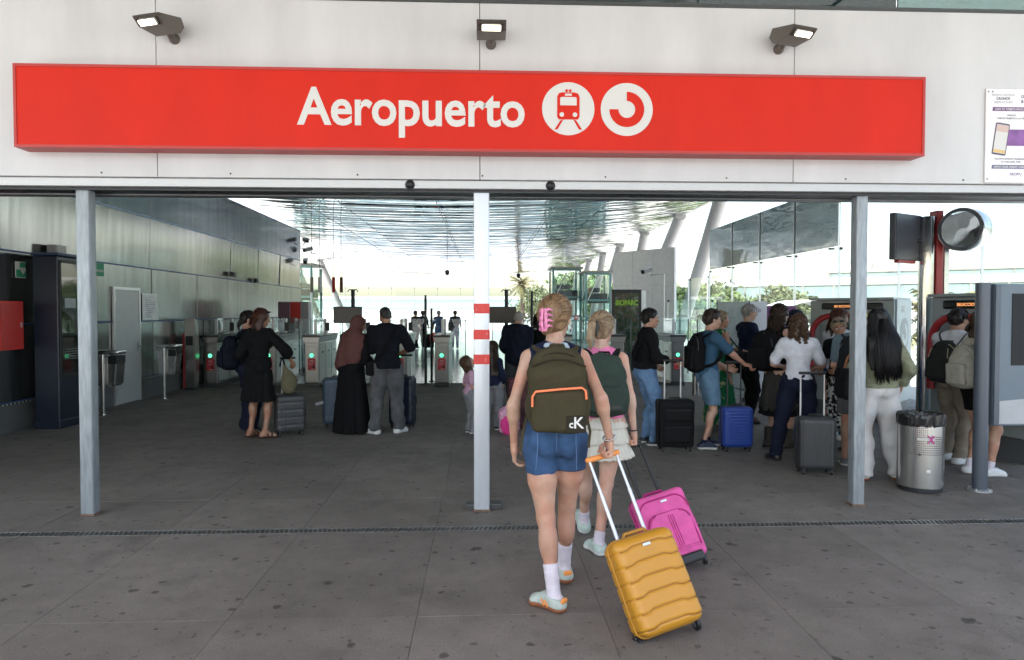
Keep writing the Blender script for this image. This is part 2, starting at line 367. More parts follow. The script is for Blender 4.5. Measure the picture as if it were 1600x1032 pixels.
# floodlights
M_flood = mat('flood_bronze', (.16, .145, .125), .4, .6)
M_lens = mat('flood_lens', (1, .88, .66), .3, emit=2.6)
def flood(label, x, yaw):
    t = thing('floodlight', label, 'floodlight', (x, 5.55, 3.81), group='floodlights above the sign')
    bm = NB(); lathe(bm, [(.042, 0), (.042, .02), (.026, .04), (.026, .07)], 16, MT((0, 0, 0), 90)); obj('wall_mount', bm, M_flood, t, smooth=40)
    Mh = MT((0, -.09, .05), 0, 0, yaw) @ MT((0, 0, 0), 6) @ Matrix.Diagonal((.9, .95, .72, 1))
    bm = NB(); prism(bm, [(-.0, .09), (-.25, .05), (-.26, .035), (-.2, -.045), (-.02, -.075), (.03, .0)], -.125, .125, Mh @ Matrix.Rotation(PI / 2, 4, 'Z')); obj('housing', bm, M_flood, t, smooth=30)
    q = Mh @ Matrix.Rotation(PI / 2, 4, 'Z')
    bm = NB(); prism(bm, [(-.235, .024), (-.246, .018), (-.2, -.04), (-.19, -.037)], -.1, .1, q @ MT((-.012, 0, -.012))); obj('bezel', bm, M_dark, t)
    bm = NB(); prism(bm, [(-.232, .014), (-.238, .010), (-.203, -.033), (-.197, -.029)], -.078, .078, q @ MT((-.022, 0, -.022))); obj('lens', bm, M_lens, t)
    bm = NB(); tube(bm, [(0, -.06, 0), (0, -.1, .02)], .028, 14); obj('swivel', bm, M_flood, t, smooth=40)
flood('bronze floodlight above the left end of the red sign', -2.42, -18)
flood('bronze floodlight above the middle of the red sign', .07, 0)
flood('bronze floodlight above the right end of the red sign', 2.42, 18)
# notice on the fascia
nb = thing('ticket_notice', 'white printed notice about contactless ticket payment on the fascia', 'notice', (4.175, 5.535, 2.738))
bm = NB(); bb(bm, 0, 1.1, 0, .012, 0, .775, .002, seg=1); obj('board', bm, mat('notice_white', (.8, .79, .8), .35), nb)
M_ink = mat('notice_ink', (.12, .1, .16), .6); M_pur = mat('notice_purple', (.16, .06, .2), .5); M_gink = mat('notice_grey', (.4, .4, .45), .6); M_sl = mat('notice_slate', (.16, .16, .27), .5)
def nt_(s, sz, x, z, m, al='CENTER', sh=0., b=0.): text('print', s, sz, m, nb, (x, -.0012, z), bold=b, align=al, shear=sh, ext=.0004)
nt_('NUEVO SISTEMA', .026, .145, .715, M_gink, sh=.2); nt_('CRONOS', .028, .145, .685, M_ink, b=.0006); nt_('NEW SYSTEM', .026, .145, .655, M_gink, sh=.2)
nt_('D', .034, .30, .7, M_ink, 'LEFT', 0, .0008); nt_('B', .034, .30, .66, M_ink, 'LEFT', 0, .0008)
for z, m, s in ((.592, M_pur, 'CON TU TARJETA BANCARIA'), (.115, M_sl, 'WITH YOUR CREDIT CARD')):
    bm = NB(); prism(bm, [(.055, z), (.6, z), (.6, z + .032), (.06, z + .032)], -.001, .0); obj('banner', bm, m, nb); text('print', s, .022, M_swhite, nb, (.075, -.0022, z + .008), bold=.0006, ext=.0004)
nt_('PERMITE', .02, .22, .55, M_ink); nt_('VARIOS VIAJEROS A LA VEZ', .02, .22, .525, M_ink); nt_('ALLOWS SEVERAL PASSENGERS', .02, .22, .19, M_ink); nt_('AT THE SAME TIME', .02, .22, .165, M_ink); nt_('FROM J', .032, .21, .06, M_pur, 'LEFT', .25)
bm = NB(); prism(bm, [(.18, .305), (.62, .305), (.62, .44), (.18, .44)], -.001, 0); obj('card_print', bm, mat('card_purple', (.22, .08, .28), .4, var=.4, vs_=7), nb)
Mp = MT((.13, 0, .36), 0, 8, 0)
bm = NB(); prism(bm, [(-.06, -.125), (-.05, -.132), (.05, -.132), (.06, -.125), (.06, .125), (.05, .132), (-.05, .132), (-.06, .125)], -.003, -.0012, Mp); obj('phone_print', bm, M_ink, nb)
for a, b_, m in ((-.118, .118, M_swhite), (.06, .115, mat('pr_tan', (.6, .45, .4), .5)), (-.115, -.09, mat('pr_yel', (.7, .5, .2), .5))):
    bm = NB(); prism(bm, [(-.052, a), (.052, a), (.052, b_), (-.052, b_)], -.0045 if m is not M_swhite else -.0038, -.0031, Mp); obj('phone_screen_print', bm, m, nb)
for x, z in ((.02, .75), (.055, .75), (.02, .03)):
    bm = NB(); lathe(bm, [(.006, 0), (.004, .004)], 8, MT((x, -.0005, z), 90)); obj('screw', bm, M_dark, nb)
# ---------------------------------------------------------------- entrance posts
def post(label, x, wd, mt, bands=False):
    t = thing('entrance_post', label, 'post', (x, 5.7, 0), group='entrance posts')
    bm = NB(); box(bm, (0, 0, 1.35), (wd, wd, 2.7), .012, seg=3); obj('shaft', bm, mt, t, smooth=40)
    bm = NB(); box(bm, (0, 0, .01), (wd + .012, wd + .012, .02), .003, seg=1); obj('foot_collar', bm, mat('rust', (.16, .1, .07), .8, var=.4, vs_=20), t)
    if bands:
        m = mat('red_band', (.66, .05, .04), .5); N, L, b = nodes_of(m)
        tc = N.new('ShaderNodeTexCoord'); mp = N.new('ShaderNodeMapping'); mp.inputs['Scale'].default_value = (60, 60, 14); n = N.new('ShaderNodeTexNoise'); n.inputs['Scale'].default_value = 1.1; n.inputs['Detail'].default_value = 8; n.inputs['Roughness'].default_value = .75
        L.new(tc.outputs['Object'], mp.inputs[0]); L.new(mp.outputs[0], n.inputs['Vector'])
        r = N.new('ShaderNodeValToRGB'); r.color_ramp.elements[0].position = .6; r.color_ramp.elements[0].color = (.66, .05, .04, 1); r.color_ramp.elements[1].position = .66; r.color_ramp.elements[1].color = (.7, .62, .62, 1)
        L.new(n.outputs['Fac'], r.inputs[0]); L.new(r.outputs[0], b.inputs['Base Color'])
        for z in (1.69, 1.475, 1.27):
            bm = NB(); box(bm, (0, 0, z), (wd + .004, wd + .004, .093), .013, seg=3); obj('red_band', bm, m, t)
        bm = NB(); box(bm, (.015, .05, .025), (.3, .13, .05), .006); obj('base_shoe', bm, mat('shoe_metal', (.12, .12, .12), .4, .7), t)
    return t
M_gpost = mat('post_paint', (.31, .34, .36), .5, .35, var=.25, vs_=7, stretch=(6, 6, .8), bump=.04, bs=20)
post('left galvanised entrance post with scuffed paint', -3.212, .105, M_gpost)
post('centre white entrance post with three red tape bands', -.008, .13, mat('post_white', (.66, .69, .73), .3, .35, var=.04, vs_=6, stretch=(5, 5, .7)), True)
post('right galvanised entrance post beside the ticket queue', 3.205, .1, M_gpost)
# ================================================================ LEFT WALL
def brushed(name, col, rough, wav):
    m = mat(name, col, rough, .92); N, L, b = nodes_of(m)
    g = N.new('ShaderNodeNewGeometry')
    def nz(sc_, det, s):
        mp = N.new('ShaderNodeMapping'); mp.inputs['Scale'].default_value = s; L.new(g.outputs['Position'], mp.inputs[0])
        n = N.new('ShaderNodeTexNoise'); n.inputs['Scale'].default_value = sc_; n.inputs['Detail'].default_value = det; L.new(mp.outputs[0], n.inputs['Vector']); return n.outputs['Fac']
    r = N.new('ShaderNodeMapRange'); r.inputs[3].default_value = rough * .7; r.inputs[4].default_value = rough * 1.35; L.new(nz(9, 4, (1, 1, .12)), r.inputs[0]); L.new(r.outputs[0], b.inputs['Roughness'])
    b.inputs['Anisotropic'].default_value = 0.
    bp = N.new('ShaderNodeBump'); bp.inputs['Strength'].default_value = wav; bp.inputs['Distance'].default_value = .03; L.new(nz(.9, 2, (1, 1, .6)), bp.inputs['Height'])
    L.new(bp.outputs[0], b.inputs['Normal'])
    cv = N.new('ShaderNodeMapRange'); cv.inputs[1].default_value = .3; cv.inputs[2].default_value = .7; cv.inputs[3].default_value = .78; cv.inputs[4].default_value = 1.22; L.new(nz(7, 5, (1, 1, .05)), cv.inputs[0])  # vertical tone streaks imitate the wall's streaky reflections in the colour
    x = N.new('ShaderNodeMix'); x.data_type = 'RGBA'; x.blend_type = 'MULTIPLY'; x.inputs[0].default_value = 1; x.inputs[6].default_value = (*col, 1); L.new(cv.outputs[0], x.inputs[7]); L.new(x.outputs[2], b.inputs['Base Color'])
    return m
M_br = brushed('brushed_steel', (.33, .34, .35), .14, .14)
M_br2 = brushed('dim_reflection_steel', (.27, .28, .285), .2, .14)  # lower rows: same steel, darker tone stands in for their dark reflections
WX = -6.5
lw = thing('steel_wall', 'brushed steel panel wall along the left side of the station', 'wall', (WX, 0, 0))
jy = [5.9, 7.3, 9.45, 11.6, 13.75, 15.9, 18.05, 20.2, 22.35, 24.8]
rows = [(.42, 1.48), (1.5, 2.5), (2.52, 3.49), (3.52, 4.54)]
for a, b_ in zip(jy, jy[1:]):
    for z0, z1 in rows:
        bm = NB(); bb(bm, -.03, 0, a + .004, b_ - .004, z0 + .003, z1 - .003, .003, seg=1)
        tw = random.uniform(-.009, .009); tz = (0, .01, .04, 0)[rows.index((z0, z1))] + random.uniform(-.006, .006)
        for v in bm.verts: v.co.x += tw * (v.co.y - (a + b_) / 2) + tz * (v.co.z - z1) - .004
        obj('panel', bm, M_br if z0 > 2 else M_br2, lw)
M_blue = mat('blue_strip', (.03, .07, .24), .4); M_lblue = mat('pale_strip', (.3, .4, .55), .35, .4)
bm = NB(); bb(bm, -.45, -.12, 5.9, 24.8, 0, 4.5); obj('core', bm, M_dark, lw)
for z, m, h in ((.415, M_blue, .012), (1.49, M_blue, .02), (2.51, M_blue, .02), (3.505, M_lblue, .03), (4.55, M_blue, .03)):
    bm = NB(); bb(bm, -.02, .004, 5.9, 24.8, z - h / 2, z + h / 2); obj('seam_strip', bm, m, lw)
bm = NB(); bb(bm, -.03, .006, 5.9, 24.8, 0, .375); obj('plinth', bm, mat('plinth_concrete', (.1, .1, .1), .7, var=.2, vs_=2), lw)
bm = NB(); bb(bm, -.02, .007, 5.9, 24.8, .376, .408); obj('marker_strip', bm, M_black, lw)
M_glow = mat('glow_dash', (.42, .47, .33), .5)
g0 = NB(); prism(g0, [(0, .381), (.035, .381), (.05, .392), (.035, .403), (0, .403), (.015, .392)], 0, .002); gm = bpy.data.meshes.new('dash'); g0.to_mesh(gm); g0.free(); gm.materials.append(M_glow)
for k in range(96):
    o = obj('dash', gm, None, lw, loc=(.0085, 9 + k * .08, 0), rz=PI / 2)
def wallbox(name, label, cat, y0, y1, z0, z1, d, m, parts=()):
    t = thing(name, label, cat, (WX, (y0 + y1) / 2, z0)); h = (y1 - y0) / 2
    bm = NB(); bb(bm, .005, d, -h, h, 0, z1 - z0, .006); obj('case', bm, m, t)
    for n, a0, a1, c0, c1, mm in parts:
        bm = NB(); bb(bm, d + .0005, d + .008, a0 * h, a1 * h, c0 * (z1 - z0), c1 * (z1 - z0)); obj(n, bm, mm, t)
    return t
M_green = mat('sign_green', (.03, .3, .16), .5)
rb = wallbox('fire_hose_cabinet', 'red fire hose cabinet on the steel wall at the left edge', 'cabinet', 9.25, 9.72, 1.15, 1.81, .16, M_red, [('door', -.94, .94, .04, .96, mat('red_door', (.5, .025, .02), .35))])
bm = NB(); bb(bm, .168, .175, .16, .19, .3, .37); obj('latch', bm, M_alu, rb)
sg_ = wallbox('defibrillator_sign', 'small green and white heart sign beside the dark display kiosk', 'sign', 9.8, 10.02, 2.14, 2.37, .012, M_swhite, [('print', -.9, .9, .05, .5, M_green), ('print', -.2, .9, .55, .95, M_green)])
bm = NB(); prism(bm, [(0, -.05), (.055, .01), (.05, .045), (.025, .055), (0, .035), (-.025, .055), (-.05, .045), (-.055, .01)], 0, .002, MT((.024, .03, .1), 0, 0, 90)); obj('heart', bm, M_swhite, sg_)
ex = wallbox('exit_sign', 'green exit sign with an arrow on the steel wall above the grey door', 'sign', 11.68, 12.02, 2.27, 2.49, .02, M_green, [('arrow', -.85, -.35, .4, .5, M_swhite)])
text('lettering', 'SALIDA', .062, M_swhite, ex, (.0225, -.06, .07), rot=(PI / 2, 0, PI / 2), bold=.001)
wallbox('junction_box', 'small grey junction box on the ledge above the display kiosk', 'electrical box', 10.5, 10.76, 2.53, 2.67, .14, mat('jbox', (.42, .41, .39), .6), [('cover', -.85, .85, .1, .9, mat('jbox2', (.5, .49, .47), .6))])
fr = wallbox('framed_notice', 'framed white notice beside the grey service door', 'notice', 13.32, 13.92, 1.5, 2.02, .03, M_alu, [('sheet', -.9, .9, .06, .94, mat('paper', (.66, .67, .68), .3, var=.25, vs_=9))])
for k in range(9):
    bm = NB(); bb(bm, .0386, .0392, -.2, random.uniform(-.05, .2), .06 + k * .04, .075 + k * .04); obj('print', bm, M_gink, fr)
for y, z in ((17.9, 2.58), (19.7, 2.5)):
    wallbox('wall_fixture', 'tiny dark fixture on the steel wall, %s one' % ('nearer' if y < 19 else 'farther'), 'fixture', y, y + .2, z, z + .12, .1, M_dark, [('lens', -.5, .5, .2, .8, M_black)])
dr_ = thing('service_door', 'plain grey steel service door in the panel wall', 'door', (WX, 12.74, 0))
M_door = mat('door_grey', (.5, .51, .515), .45, .3, var=.05)
bm = NB(); bb(bm, .008, .03, -.42, .42, .01, 2.06, .003, seg=1); obj('leaf', bm, M_door, dr_)
for a in ((-.47, -.423, .005, .04, 0, 2.11), (.423, .47, .005, .04, 0, 2.11), (-.422, .422, .005, .04, 2.063, 2.11)):
    bm = NB(); bb(bm, a[2], a[3], a[0], a[1], a[4], a[5]); obj('frame', bm, M_alu, dr_)
bm = NB(); tube(bm, [(.03, .36, 1.02), (.075, .36, 1.02), (.078, .26, 1.02)], .011, 8); obj('handle', bm, M_steel, dr_, smooth=40)
bm = NB(); bb(bm, .031, .035, .34, .38, .93, 1.1); obj('handle_plate', bm, M_steel, dr_)
for z in (.2, 1.03, 1.86):
    bm = NB(); tube(bm, [(.045, -.425, z), (.045, -.425, z + .11)], .009, 8); obj('hinge', bm, M_steel, dr_)
# display kiosk
ki = thing('display_kiosk', 'tall dark blue advertising display kiosk against the steel wall', 'display kiosk', (-6.0, 10.25, 0))
M_navy = mat('kiosk_navy', (.012, .018, .035), .35)
bm = NB(); bb(bm, -.34, .0, -.32, .32, 0, 2.46, .015); obj('cabinet', bm, M_navy, ki)
bm = NB(); bb(bm, -.36, .03, -.35, .35, 2.461, 2.5, .006, seg=1); obj('cap', bm, mat('kiosk_cap', (.03, .06, .12), .4), ki)
bm = NB(); bb(bm, -.36, .012, -.335, .335, .0, .12, .01); obj('base', bm, M_navy, ki)
bm = NB(); bb(bm, .001, .02, -.3, .3, .72, 2.4, .003, seg=1); obj('bezel', bm, M_black, ki)
bm = NB(); bb(bm, .0205, .024, -.27, .27, .78, 2.36); obj('screen', bm, mat('screen_dark', (.012, .016, .014), .04, var=.5, vs_=3, spec=.9), ki)
for k in range(5):
    bm = NB(); bb(bm, .0242, .0246, -.2, .1 + .05 * (k % 3), .98 + k * .035, .992 + k * .035); obj('print', bm, mat('dimprint', (.16, .17, .16), .5), ki)
bm = NB(); bb(bm, .0242, .0247, -.2, .06, 1.72, 1.86); obj('print_block', bm, mat('dimprint2', (.3, .34, .36), .3), ki)
# litter bins on posts
def post_bin(label, x, y):
    t = thing('post_bin', label, 'litter bin', (x, y, 0), group='post mounted bins')
    bm = NB(); tube(bm, [(-.02, -.17, 0), (-.02, -.17, .98)], .03, 14); obj('post', bm, M_steel, t, smooth=40)
    bm = NB(); lathe(bm, [(.08, 0), (.08, .012)], 16, MT((-.02, -.17, 0))); obj('base_plate', bm, M_steel, t)
    bm = NB(); prism(bm, [(-.15, .46), (.15, .46), (.2, .96), (-.2, .96)], -.13, .14)
    bmesh.ops.bevel(bm, geom=bm.edges[:], offset=.03, segments=3, affect='EDGES'); obj('bucket', bm, M_steel, t, smooth=30)
    bm = NB(); bb(bm, -.2, .2, -.13, .14, .975, 1.04, .02); obj('lid', bm, M_steel, t, smooth=30)
    bm = NB(); bb(bm, .185, .205, -.09, .09, .84, .96); obj('opening', bm, M_black, t)
    bm = NB(); bb(bm, .04, .18, -.136, -.128, .82, .95); obj('opening', bm, M_black, t)
    return t
post_bin('stainless litter bin on a post beside the display kiosk', -6.08, 11.4)
post_bin('stainless litter bin on a post past the grey service door', -6.05, 13.45)
# ================================================================ GATES
M_gate = mat('gate_steel', (.3, .3, .295), .3, .92, var=.05, vs_=4); M_gdoor = mat('gate_door', (.62, .63, .63), .4, .5)
M_gtop = mat('gate_top', (.05, .055, .055), .3); M_gled = mat('gate_led', (.1, .9, .35), .4, emit=1.5); M_stick = mat('sticker_red', (.55, .03, .045), .5)
def make_gate():
    t = thing('ticket_gate', 'x', 'ticket gate')
    bm = NB(); bb(bm, -.15, .15, .02, 1.9, .09, .98, .01); obj('cabinet', bm, M_gate, t)
    bm = NB(); bb(bm, -.165, .165, -.01, 1.92, 0, .088, .004, seg=1); obj('plinth', bm, M_gtop, t)
    bm = NB(); bb(bm, -.118, .118, .004, .0195, .13, .9, .003, seg=1); obj('front_plate', bm, M_gate, t)
    bm = NB(); prism(bm, [(-.15, .981), (.15, .981), (.185, 1.1), (-.185, 1.1)], -.03, 1.9); obj('collar', bm, M_gate, t)
    bm = NB(); bb(bm, -.19, .19, -.04, 1.91, 1.101, 1.15, .01); obj('top_cover', bm, M_gtop, t)
    bm = NB(); lathe(bm, [(.052, 0), (.052, .006)], 20, MT((0, .0035, .7), 90)); k = obj('indicator', bm, M_black, t)
    bm = NB(); o_, i_ = arc(0, .7, .04, 0, 360, 20), arc(0, .7, .027, 0, 360, 20)
    for q in range(20): prism(bm, [o_[q], o_[q + 1], i_[q + 1], i_[q]], -.005, -.003)
    prism(bm, [(-.016, .7), (.004, .718), (.004, .682)], -.005, -.003); obj('led_ring', bm, M_gled, k)
    bm = NB(); bb(bm, -.085, .085, .001, .0035, .37, .63); s = obj('sticker', bm, M_stick, t)
    for a in ((-.06, .06, .53, .536), (-.06, .03, .49, .496), (-.02, .06, .39, .4), (-.04, .04, .57, .585)):
        bm = NB(); bb(bm, a[0], a[1], -.0005, .0007, a[2], a[3]); obj('print', bm, M_swhite, s)
    bm = NB(); bb(bm, .02, .065, -.0005, .0007, .41, .47); obj('print', bm, M_black, s)
    for sx in (-1, 1):
        for q in range(3):
            bm = NB(); bb(bm, sx * .151, sx * .157, .1 + q * .6, .66 + q * .6, .14, .93, .002, seg=1); d = obj('side_door', bm, M_gdoor, t)
            bm = NB(); bb(bm, sx * .1572, sx * .159, .28 + q * .6, .5 + q * .6, .74, .77); obj('slot', bm, M_black, d)
    for y in (.35, 1.3):
        bm = NB(); bb(bm, -.03, .03, y, y + .05, 1.15, 1.5, .005, seg=1); obj('upright', bm, M_gdoor, t)
    bm = NB(); bb(bm, -.006, .006, .42, 1.28, 1.17, 1.52); obj('glass_screen', bm, M_teal, t)
    for sx in (-1, 1):
        bm = NB(); bb(bm, sx * .16, sx * .5, .9, .912, .35, 1.5); obj('glass_flap', bm, M_teal, t)
        bm = NB(); bb(bm, sx * .5, sx * .515, .885, .925, .2, 1.5); obj('flap_edge', bm, M_dark, t)
    bm = NB(); bb(bm, .1, .2, .893, .898, 1.22, 1.42); obj('pictogram', bm, M_dark, t)
    return t
gt = make_gate()
for i, (x, y, lb) in enumerate(((-3.79, 15.3, 'ticket gate between the woman in the black dress and the hijab'), (-1.85, 15.3, 'ticket gate half hidden behind the man in the black T-shirt'), (-.91, 15.2, 'ticket gate just left of the centre post, in full view'), (.75, 15.9, 'ticket gate behind the man in the navy hooded jacket'), (3.05, 15.3, 'ticket gate left of the man in the black jacket'), (4.4, 15.2, 'ticket gate right of the man in the black jacket'), (5.7, 15.4, 'ticket gate behind the man in the blue T-shirt'), (-6.0, 15.3, 'wide ticket gate closest to the steel wall'), (-5.1, 17.6, 'ticket gate set back behind the person with the navy backpack'), (-2.85, 15.35, 'ticket gate behind the woman in the hijab'), (-4.75, 15.35, 'ticket gate behind the woman in the black dress'), (1.85, 15.4, 'ticket gate behind the foreground woman'))):
    o = gt if i == 0 else copy_tree(gt); o.location = (x, y, 0); o['label'] = lb; o['group'] = 'ticket gates'
def pylon(label, x, y):
    t = thing('validator_pylon', label, 'validator', (x, y, 0), group='curved validators')
    bm = NB(); prism(bm, [(-.1, .05), (.1, .05), (.13, .6), (.12, 1.2), (.05, 1.5), (-.1, 1.53)], -.11, .11, Matrix.Rotation(-PI / 2, 4, 'Z') @ Matrix.Scale(-1, 4, (1, 0, 0))); bmesh.ops.bevel(bm, geom=bm.edges[:], offset=.02, segments=2, affect='EDGES'); obj('housing', bm, M_gate, t, smooth=40)
    bm = NB(); bb(bm, -.13, .13, -.15, .13, 0, .05, .01); obj('base', bm, M_gtop, t)
    bm = NB(); bb(bm, -.14, -.112, -.1, .1, .05, 1.2); obj('side_stripe', bm, M_stick, t)
    bm = NB(); bb(bm, -.07, .07, -.14, -.125, .95, 1.15); obj('reader', bm, M_black, t)
pylon('curved steel validator pylon beside the wide ticket gate', -6.25, 14.95)
pylon('curved steel validator pylon set back past the wide gate', -5.75, 17.7)
# monitors on poles, tall bars
def gate_monitor(label, x, y):
    t = thing('gate_monitor', label, 'monitor', (x, y, 0), group='gate monitors')
    bm = NB(); tube(bm, [(.1, .1, 0), (.1, .1, 2.2)], .045, 12); obj('pole', bm, M_dark, t, smooth=40)
    bm = NB(); bb(bm, -.33, .33, -.05, .03, 1.4, 1.79, .008); obj('casing', bm, M_dark, t)
    bm = NB(); bb(bm, -.31, .31, -.054, -.0505, 1.42, 1.77); obj('screen', bm, mat('off_screen', (.02, .022, .024), .25), t)
    bm = NB(); tube(bm, [(.1, .1, 2.15), (.02, .1, 2.2), (-.02, .1, 2.14)], .012, 6); tube(bm, [(.1, .1, 2.15), (.18, .1, 2.2), (.22, .1, 2.14)], .012, 6); obj('bracket', bm, M_dark, t)
gate_monitor('black monitor on a pole behind the woman in the hijab', -3.16, 16.2)
gate_monitor('black monitor on a pole right of the centre post', .47, 16.2)
for x, y, h, lb in ((-1.32, 15.9, 2.05, 'tall thin dark bar between two ticket gates left of the centre post'), (1.15, 15.9, 2.15, 'tall dark pole just left of the foreground woman\'s hair clip'), (-1.22, 16.4, 1.75, 'shorter dark bar beside the tall thin bar at the gates')):
    t = thing('barrier_pole', lb, 'pole', (x, y, 0), group='dark barrier poles')
    bm = NB(); tube(bm, [(0, 0, 0), (0, 0, h)], .03, 10); obj('shaft', bm, M_dark, t, smooth=40)
    bm = NB(); lathe(bm, [(.07, 0), (.07, .015)], 14); obj('base', bm, M_dark, t)
# glass partitions beside the gates
def glass_run(name, label, pts, h, z0=.05, wd=1.3, m=None, postm=None, rail=True, rows_=1):
    a, b_ = Vector(pts[0]), Vector(pts[1]); L_ = (b_ - a).length; n = max(1, round(L_ / wd)); ang = math.atan2(b_.y - a.y, b_.x - a.x)
    t = thing(name, label, 'glass wall', (a.x, a.y, 0), ang); s = L_ / n
    for i in range(n):
        for r in range(rows_):
            zz0 = z0 + (h - z0) * r / rows_; zz1 = z0 + (h - z0) * (r + 1) / rows_
            bm = NB(); bb(bm, i * s + .008, (i + 1) * s - .008, -.006, .006, zz0 + .006, zz1 - .006); obj('pane', bm, m or M_glass, t)
    for i in range(n + 1):
        bm = NB(); bb(bm, i * s - .006, i * s + .006, .012, .06, 0, h); obj('mullion', bm, postm or M_alu, t)
        for r in range(rows_ + 1):
            bm = NB(); lathe(bm, [(.03, -.03), (.03, .02)], 8, MT((i * s, 0, min(h - .04, max(.1, z0 + (h - z0) * r / rows_))), 90)); obj('clamp', bm, M_dark, t)
    if rail:
        bm = NB(); tube(bm, [(0, -.12, 1.15), (L_, -.12, 1.15)], .025, 8); obj('handrail', bm, M_dark, t)
    return t
glass_run('end_glass_wall', 'tall clear glass wall closing the far end of the hall', [(-10.6, 40), (8, 40)], 3.1, wd=1.33, rows_=2)
glass_run('side_glass_wall', 'clear glass side wall behind the ticket machines', [(7.6, 5.9), (7.6, 22.5)], 3.05, wd=2.08, rows_=1, rail=False)
glass_run('hall_side_glass', 'clear glass side wall along the columns inside the hall', [(7.7, 23), (7.7, 40)], 2.9, wd=2.1, rail=False)
glass_run('gate_glass_screen', 'low glass screen between the gates and the information screens', [(5.0, 18.2), (7.4, 18.2)], 2.0, wd=1.2, rail=False)
glass_run('lift_lobby_glass', 'glass screen beside the steel wall past the gates', [(-6.4, 26), (-10.4, 30)], 3.0, wd=1.4, rail=False)
bnd = thing('mirrored_fascia', 'polished metal band above the glass side wall reflecting the ceiling', 'fascia', (7.55, 5.9, 3.07))
M_band = mirror('band_mirror', (.24, .27, .26), .09, .5, 1.2, (1, .5, 1.5))
for k in range(4, 8):
    bm = NB(); bb(bm, 0, .04, k * 2.075 + .01, (k + 1) * 2.075 - .01, 0, 1.31, .004, seg=1); obj('panel', bm, M_band, bnd)
    bm = NB(); bb(bm, -.02, .0, k * 2.075 - .012, k * 2.075 + .012, -.06, 1.3); obj('joint_post', bm, M_alu, bnd)
    for q in range(1):
        bm = NB(); bb(bm, .0, .12, k * 2.075 + .4 + q * .63, k * 2.075 + .45 + q * .63, -.05, -.01); obj('hanger', bm, M_dark, bnd)
# grey wall slab and advertising light box in the hall
cw = thing('concrete_partition', 'pale grey panelled partition wall behind the advertising light box', 'wall', (5.0, 26.0, 0), math.atan2(-2.4, 1.7))
for k in range(3):
    for r in range(3):
        bm = NB(); bb(bm, k * .98, k * .98 + .97, 0, .12, .1 + r * 1.28, 1.37 + r * 1.28, .004, seg=1); obj('panel', bm, mat('part_grey', (.78, .78, .77), .35, .1, var=.08), cw)
bm = NB(); bb(bm, 0, 2.94, .02, .1, 0, .1); obj('base', bm, M_dark, cw)
ad = thing('advertising_light_box', 'black framed BIOPARC advertising light box past the gates', 'light box', (4.08, 19.2, 0))
bm = NB(); bb(bm, -.42, .42, 0, .2, .25, 2.3, .01); obj('housing', bm, M_black, ad)
bm = NB(); bb(bm, .425, .55, .03, .22, .25, 2.27, .01); obj('side_panel', bm, M_alu, ad)
bm = NB(); bb(bm, -.3, .3, .02, .18, 0, .25); obj('foot', bm, M_dark, ad)
pm = mat('poster_jungle', (.03, .06, .03), .15, emit=0); N, L, b = nodes_of(pm)
tc = N.new('ShaderNodeTexCoord'); vo = N.new('ShaderNodeTexNoise'); vo.inputs['Scale'].default_value = 7; vo.inputs['Detail'].default_value = 5; L.new(tc.outputs['Object'], vo.inputs[0])
rp = N.new('ShaderNodeValToRGB'); cr = rp.color_ramp; cr.elements[0].position = .36; cr.elements[0].color = (.01, .03, .015, 1); cr.elements[1].position = .68; cr.elements[1].color = (.12, .2, .08, 1)
for p_, c_ in ((.48, (.05, .09, .04, 1)), (.56, (.1, .05, .04, 1)), (.6, (.14, .17, .2, 1))):
    e = cr.elements.new(p_); e.color = c_
L.new(vo.outputs['Fac'], rp.inputs[0]); L.new(rp.outputs[0], b.inputs['Base Color'])
bm = NB(); bb(bm, -.35, .35, -.006, -.0005, .5, 2.2); po = obj('poster', bm, pm, ad)
text('lettering', 'BIOPARC', .2, mat('bio_green', (.3, .55, .02), .4), po, (0, -.009, 1.86), bold=.009, sx=.78, align='CENTER', ext=.001)
# lifts
def lift(label, x, y, w_, d_, h):
    t = thing('glass_lift', label, 'lift', (x, y, 0), group='glass lifts')
    M_fr = mat('lift_teal', (.12, .25, .24), .35, .5)
    for sx in (0, 1):
        for sy in (0, 1):
            bm = NB(); bb(bm, sx * w_ - .05, sx * w_ + .05, sy * d_ - .05, sy * d_ + .05, 0, h); obj('corner_post', bm, M_fr, t)
    for z in (.1, h * .36, h * .62, h):
        bm = NB(); bb(bm, .05, w_ - .05, -.04, .04, z - .05, z + .05); obj('cross_beam', bm, M_fr, t)
        bm = NB(); bb(bm, -.04, .04, .05, d_ - .05, z - .05, z + .05); obj('cross_beam', bm, M_fr, t)
    bm = NB(); bb(bm, -.15, w_ + .15, -.15, d_ + .15, h + .06, h + .16); obj('roof', bm, mat('lift_roof', (.3, .28, .24), .5), t)
    bm = NB(); bb(bm, .12, w_ - .12, .15, d_ - .15, h * .58, h * .72, .03); obj('machinery', bm, M_dark, t)
    bm = NB(); bb(bm, .2, w_ - .5, .2, d_ - .2, h * .74, h * .8, .03); obj('machinery', bm, M_dark, t)
    for a in ((.06, w_ - .06, -.01, .005), (.06, w_ - .06, d_ - .005, d_ + .01)):
        bm = NB(); bb(bm, a[0], a[1], a[2], a[3], .16, h - .06); obj('pane', bm, M_teal, t)
    for xx in (-.01, w_ + .002):
        bm = NB(); bb(bm, xx, xx + .008, .06, d_ - .06, .16, h - .06); obj('pane', bm, M_teal, t)
    bm = NB(); tube(bm, [(.1, -.06, h * .62), (w_ * .5, -.06, h * .95)], .025, 6); obj('brace', bm, M_alu, t)
    return t
lift('glass lift shaft with dark roof right of the hair clip', 3.9, 37.6, 1.5, 1.8, 4.0)
lift('glass lift shaft between the first lift and the light box', 5.5, 36.2, 1.3, 1.8, 3.7)
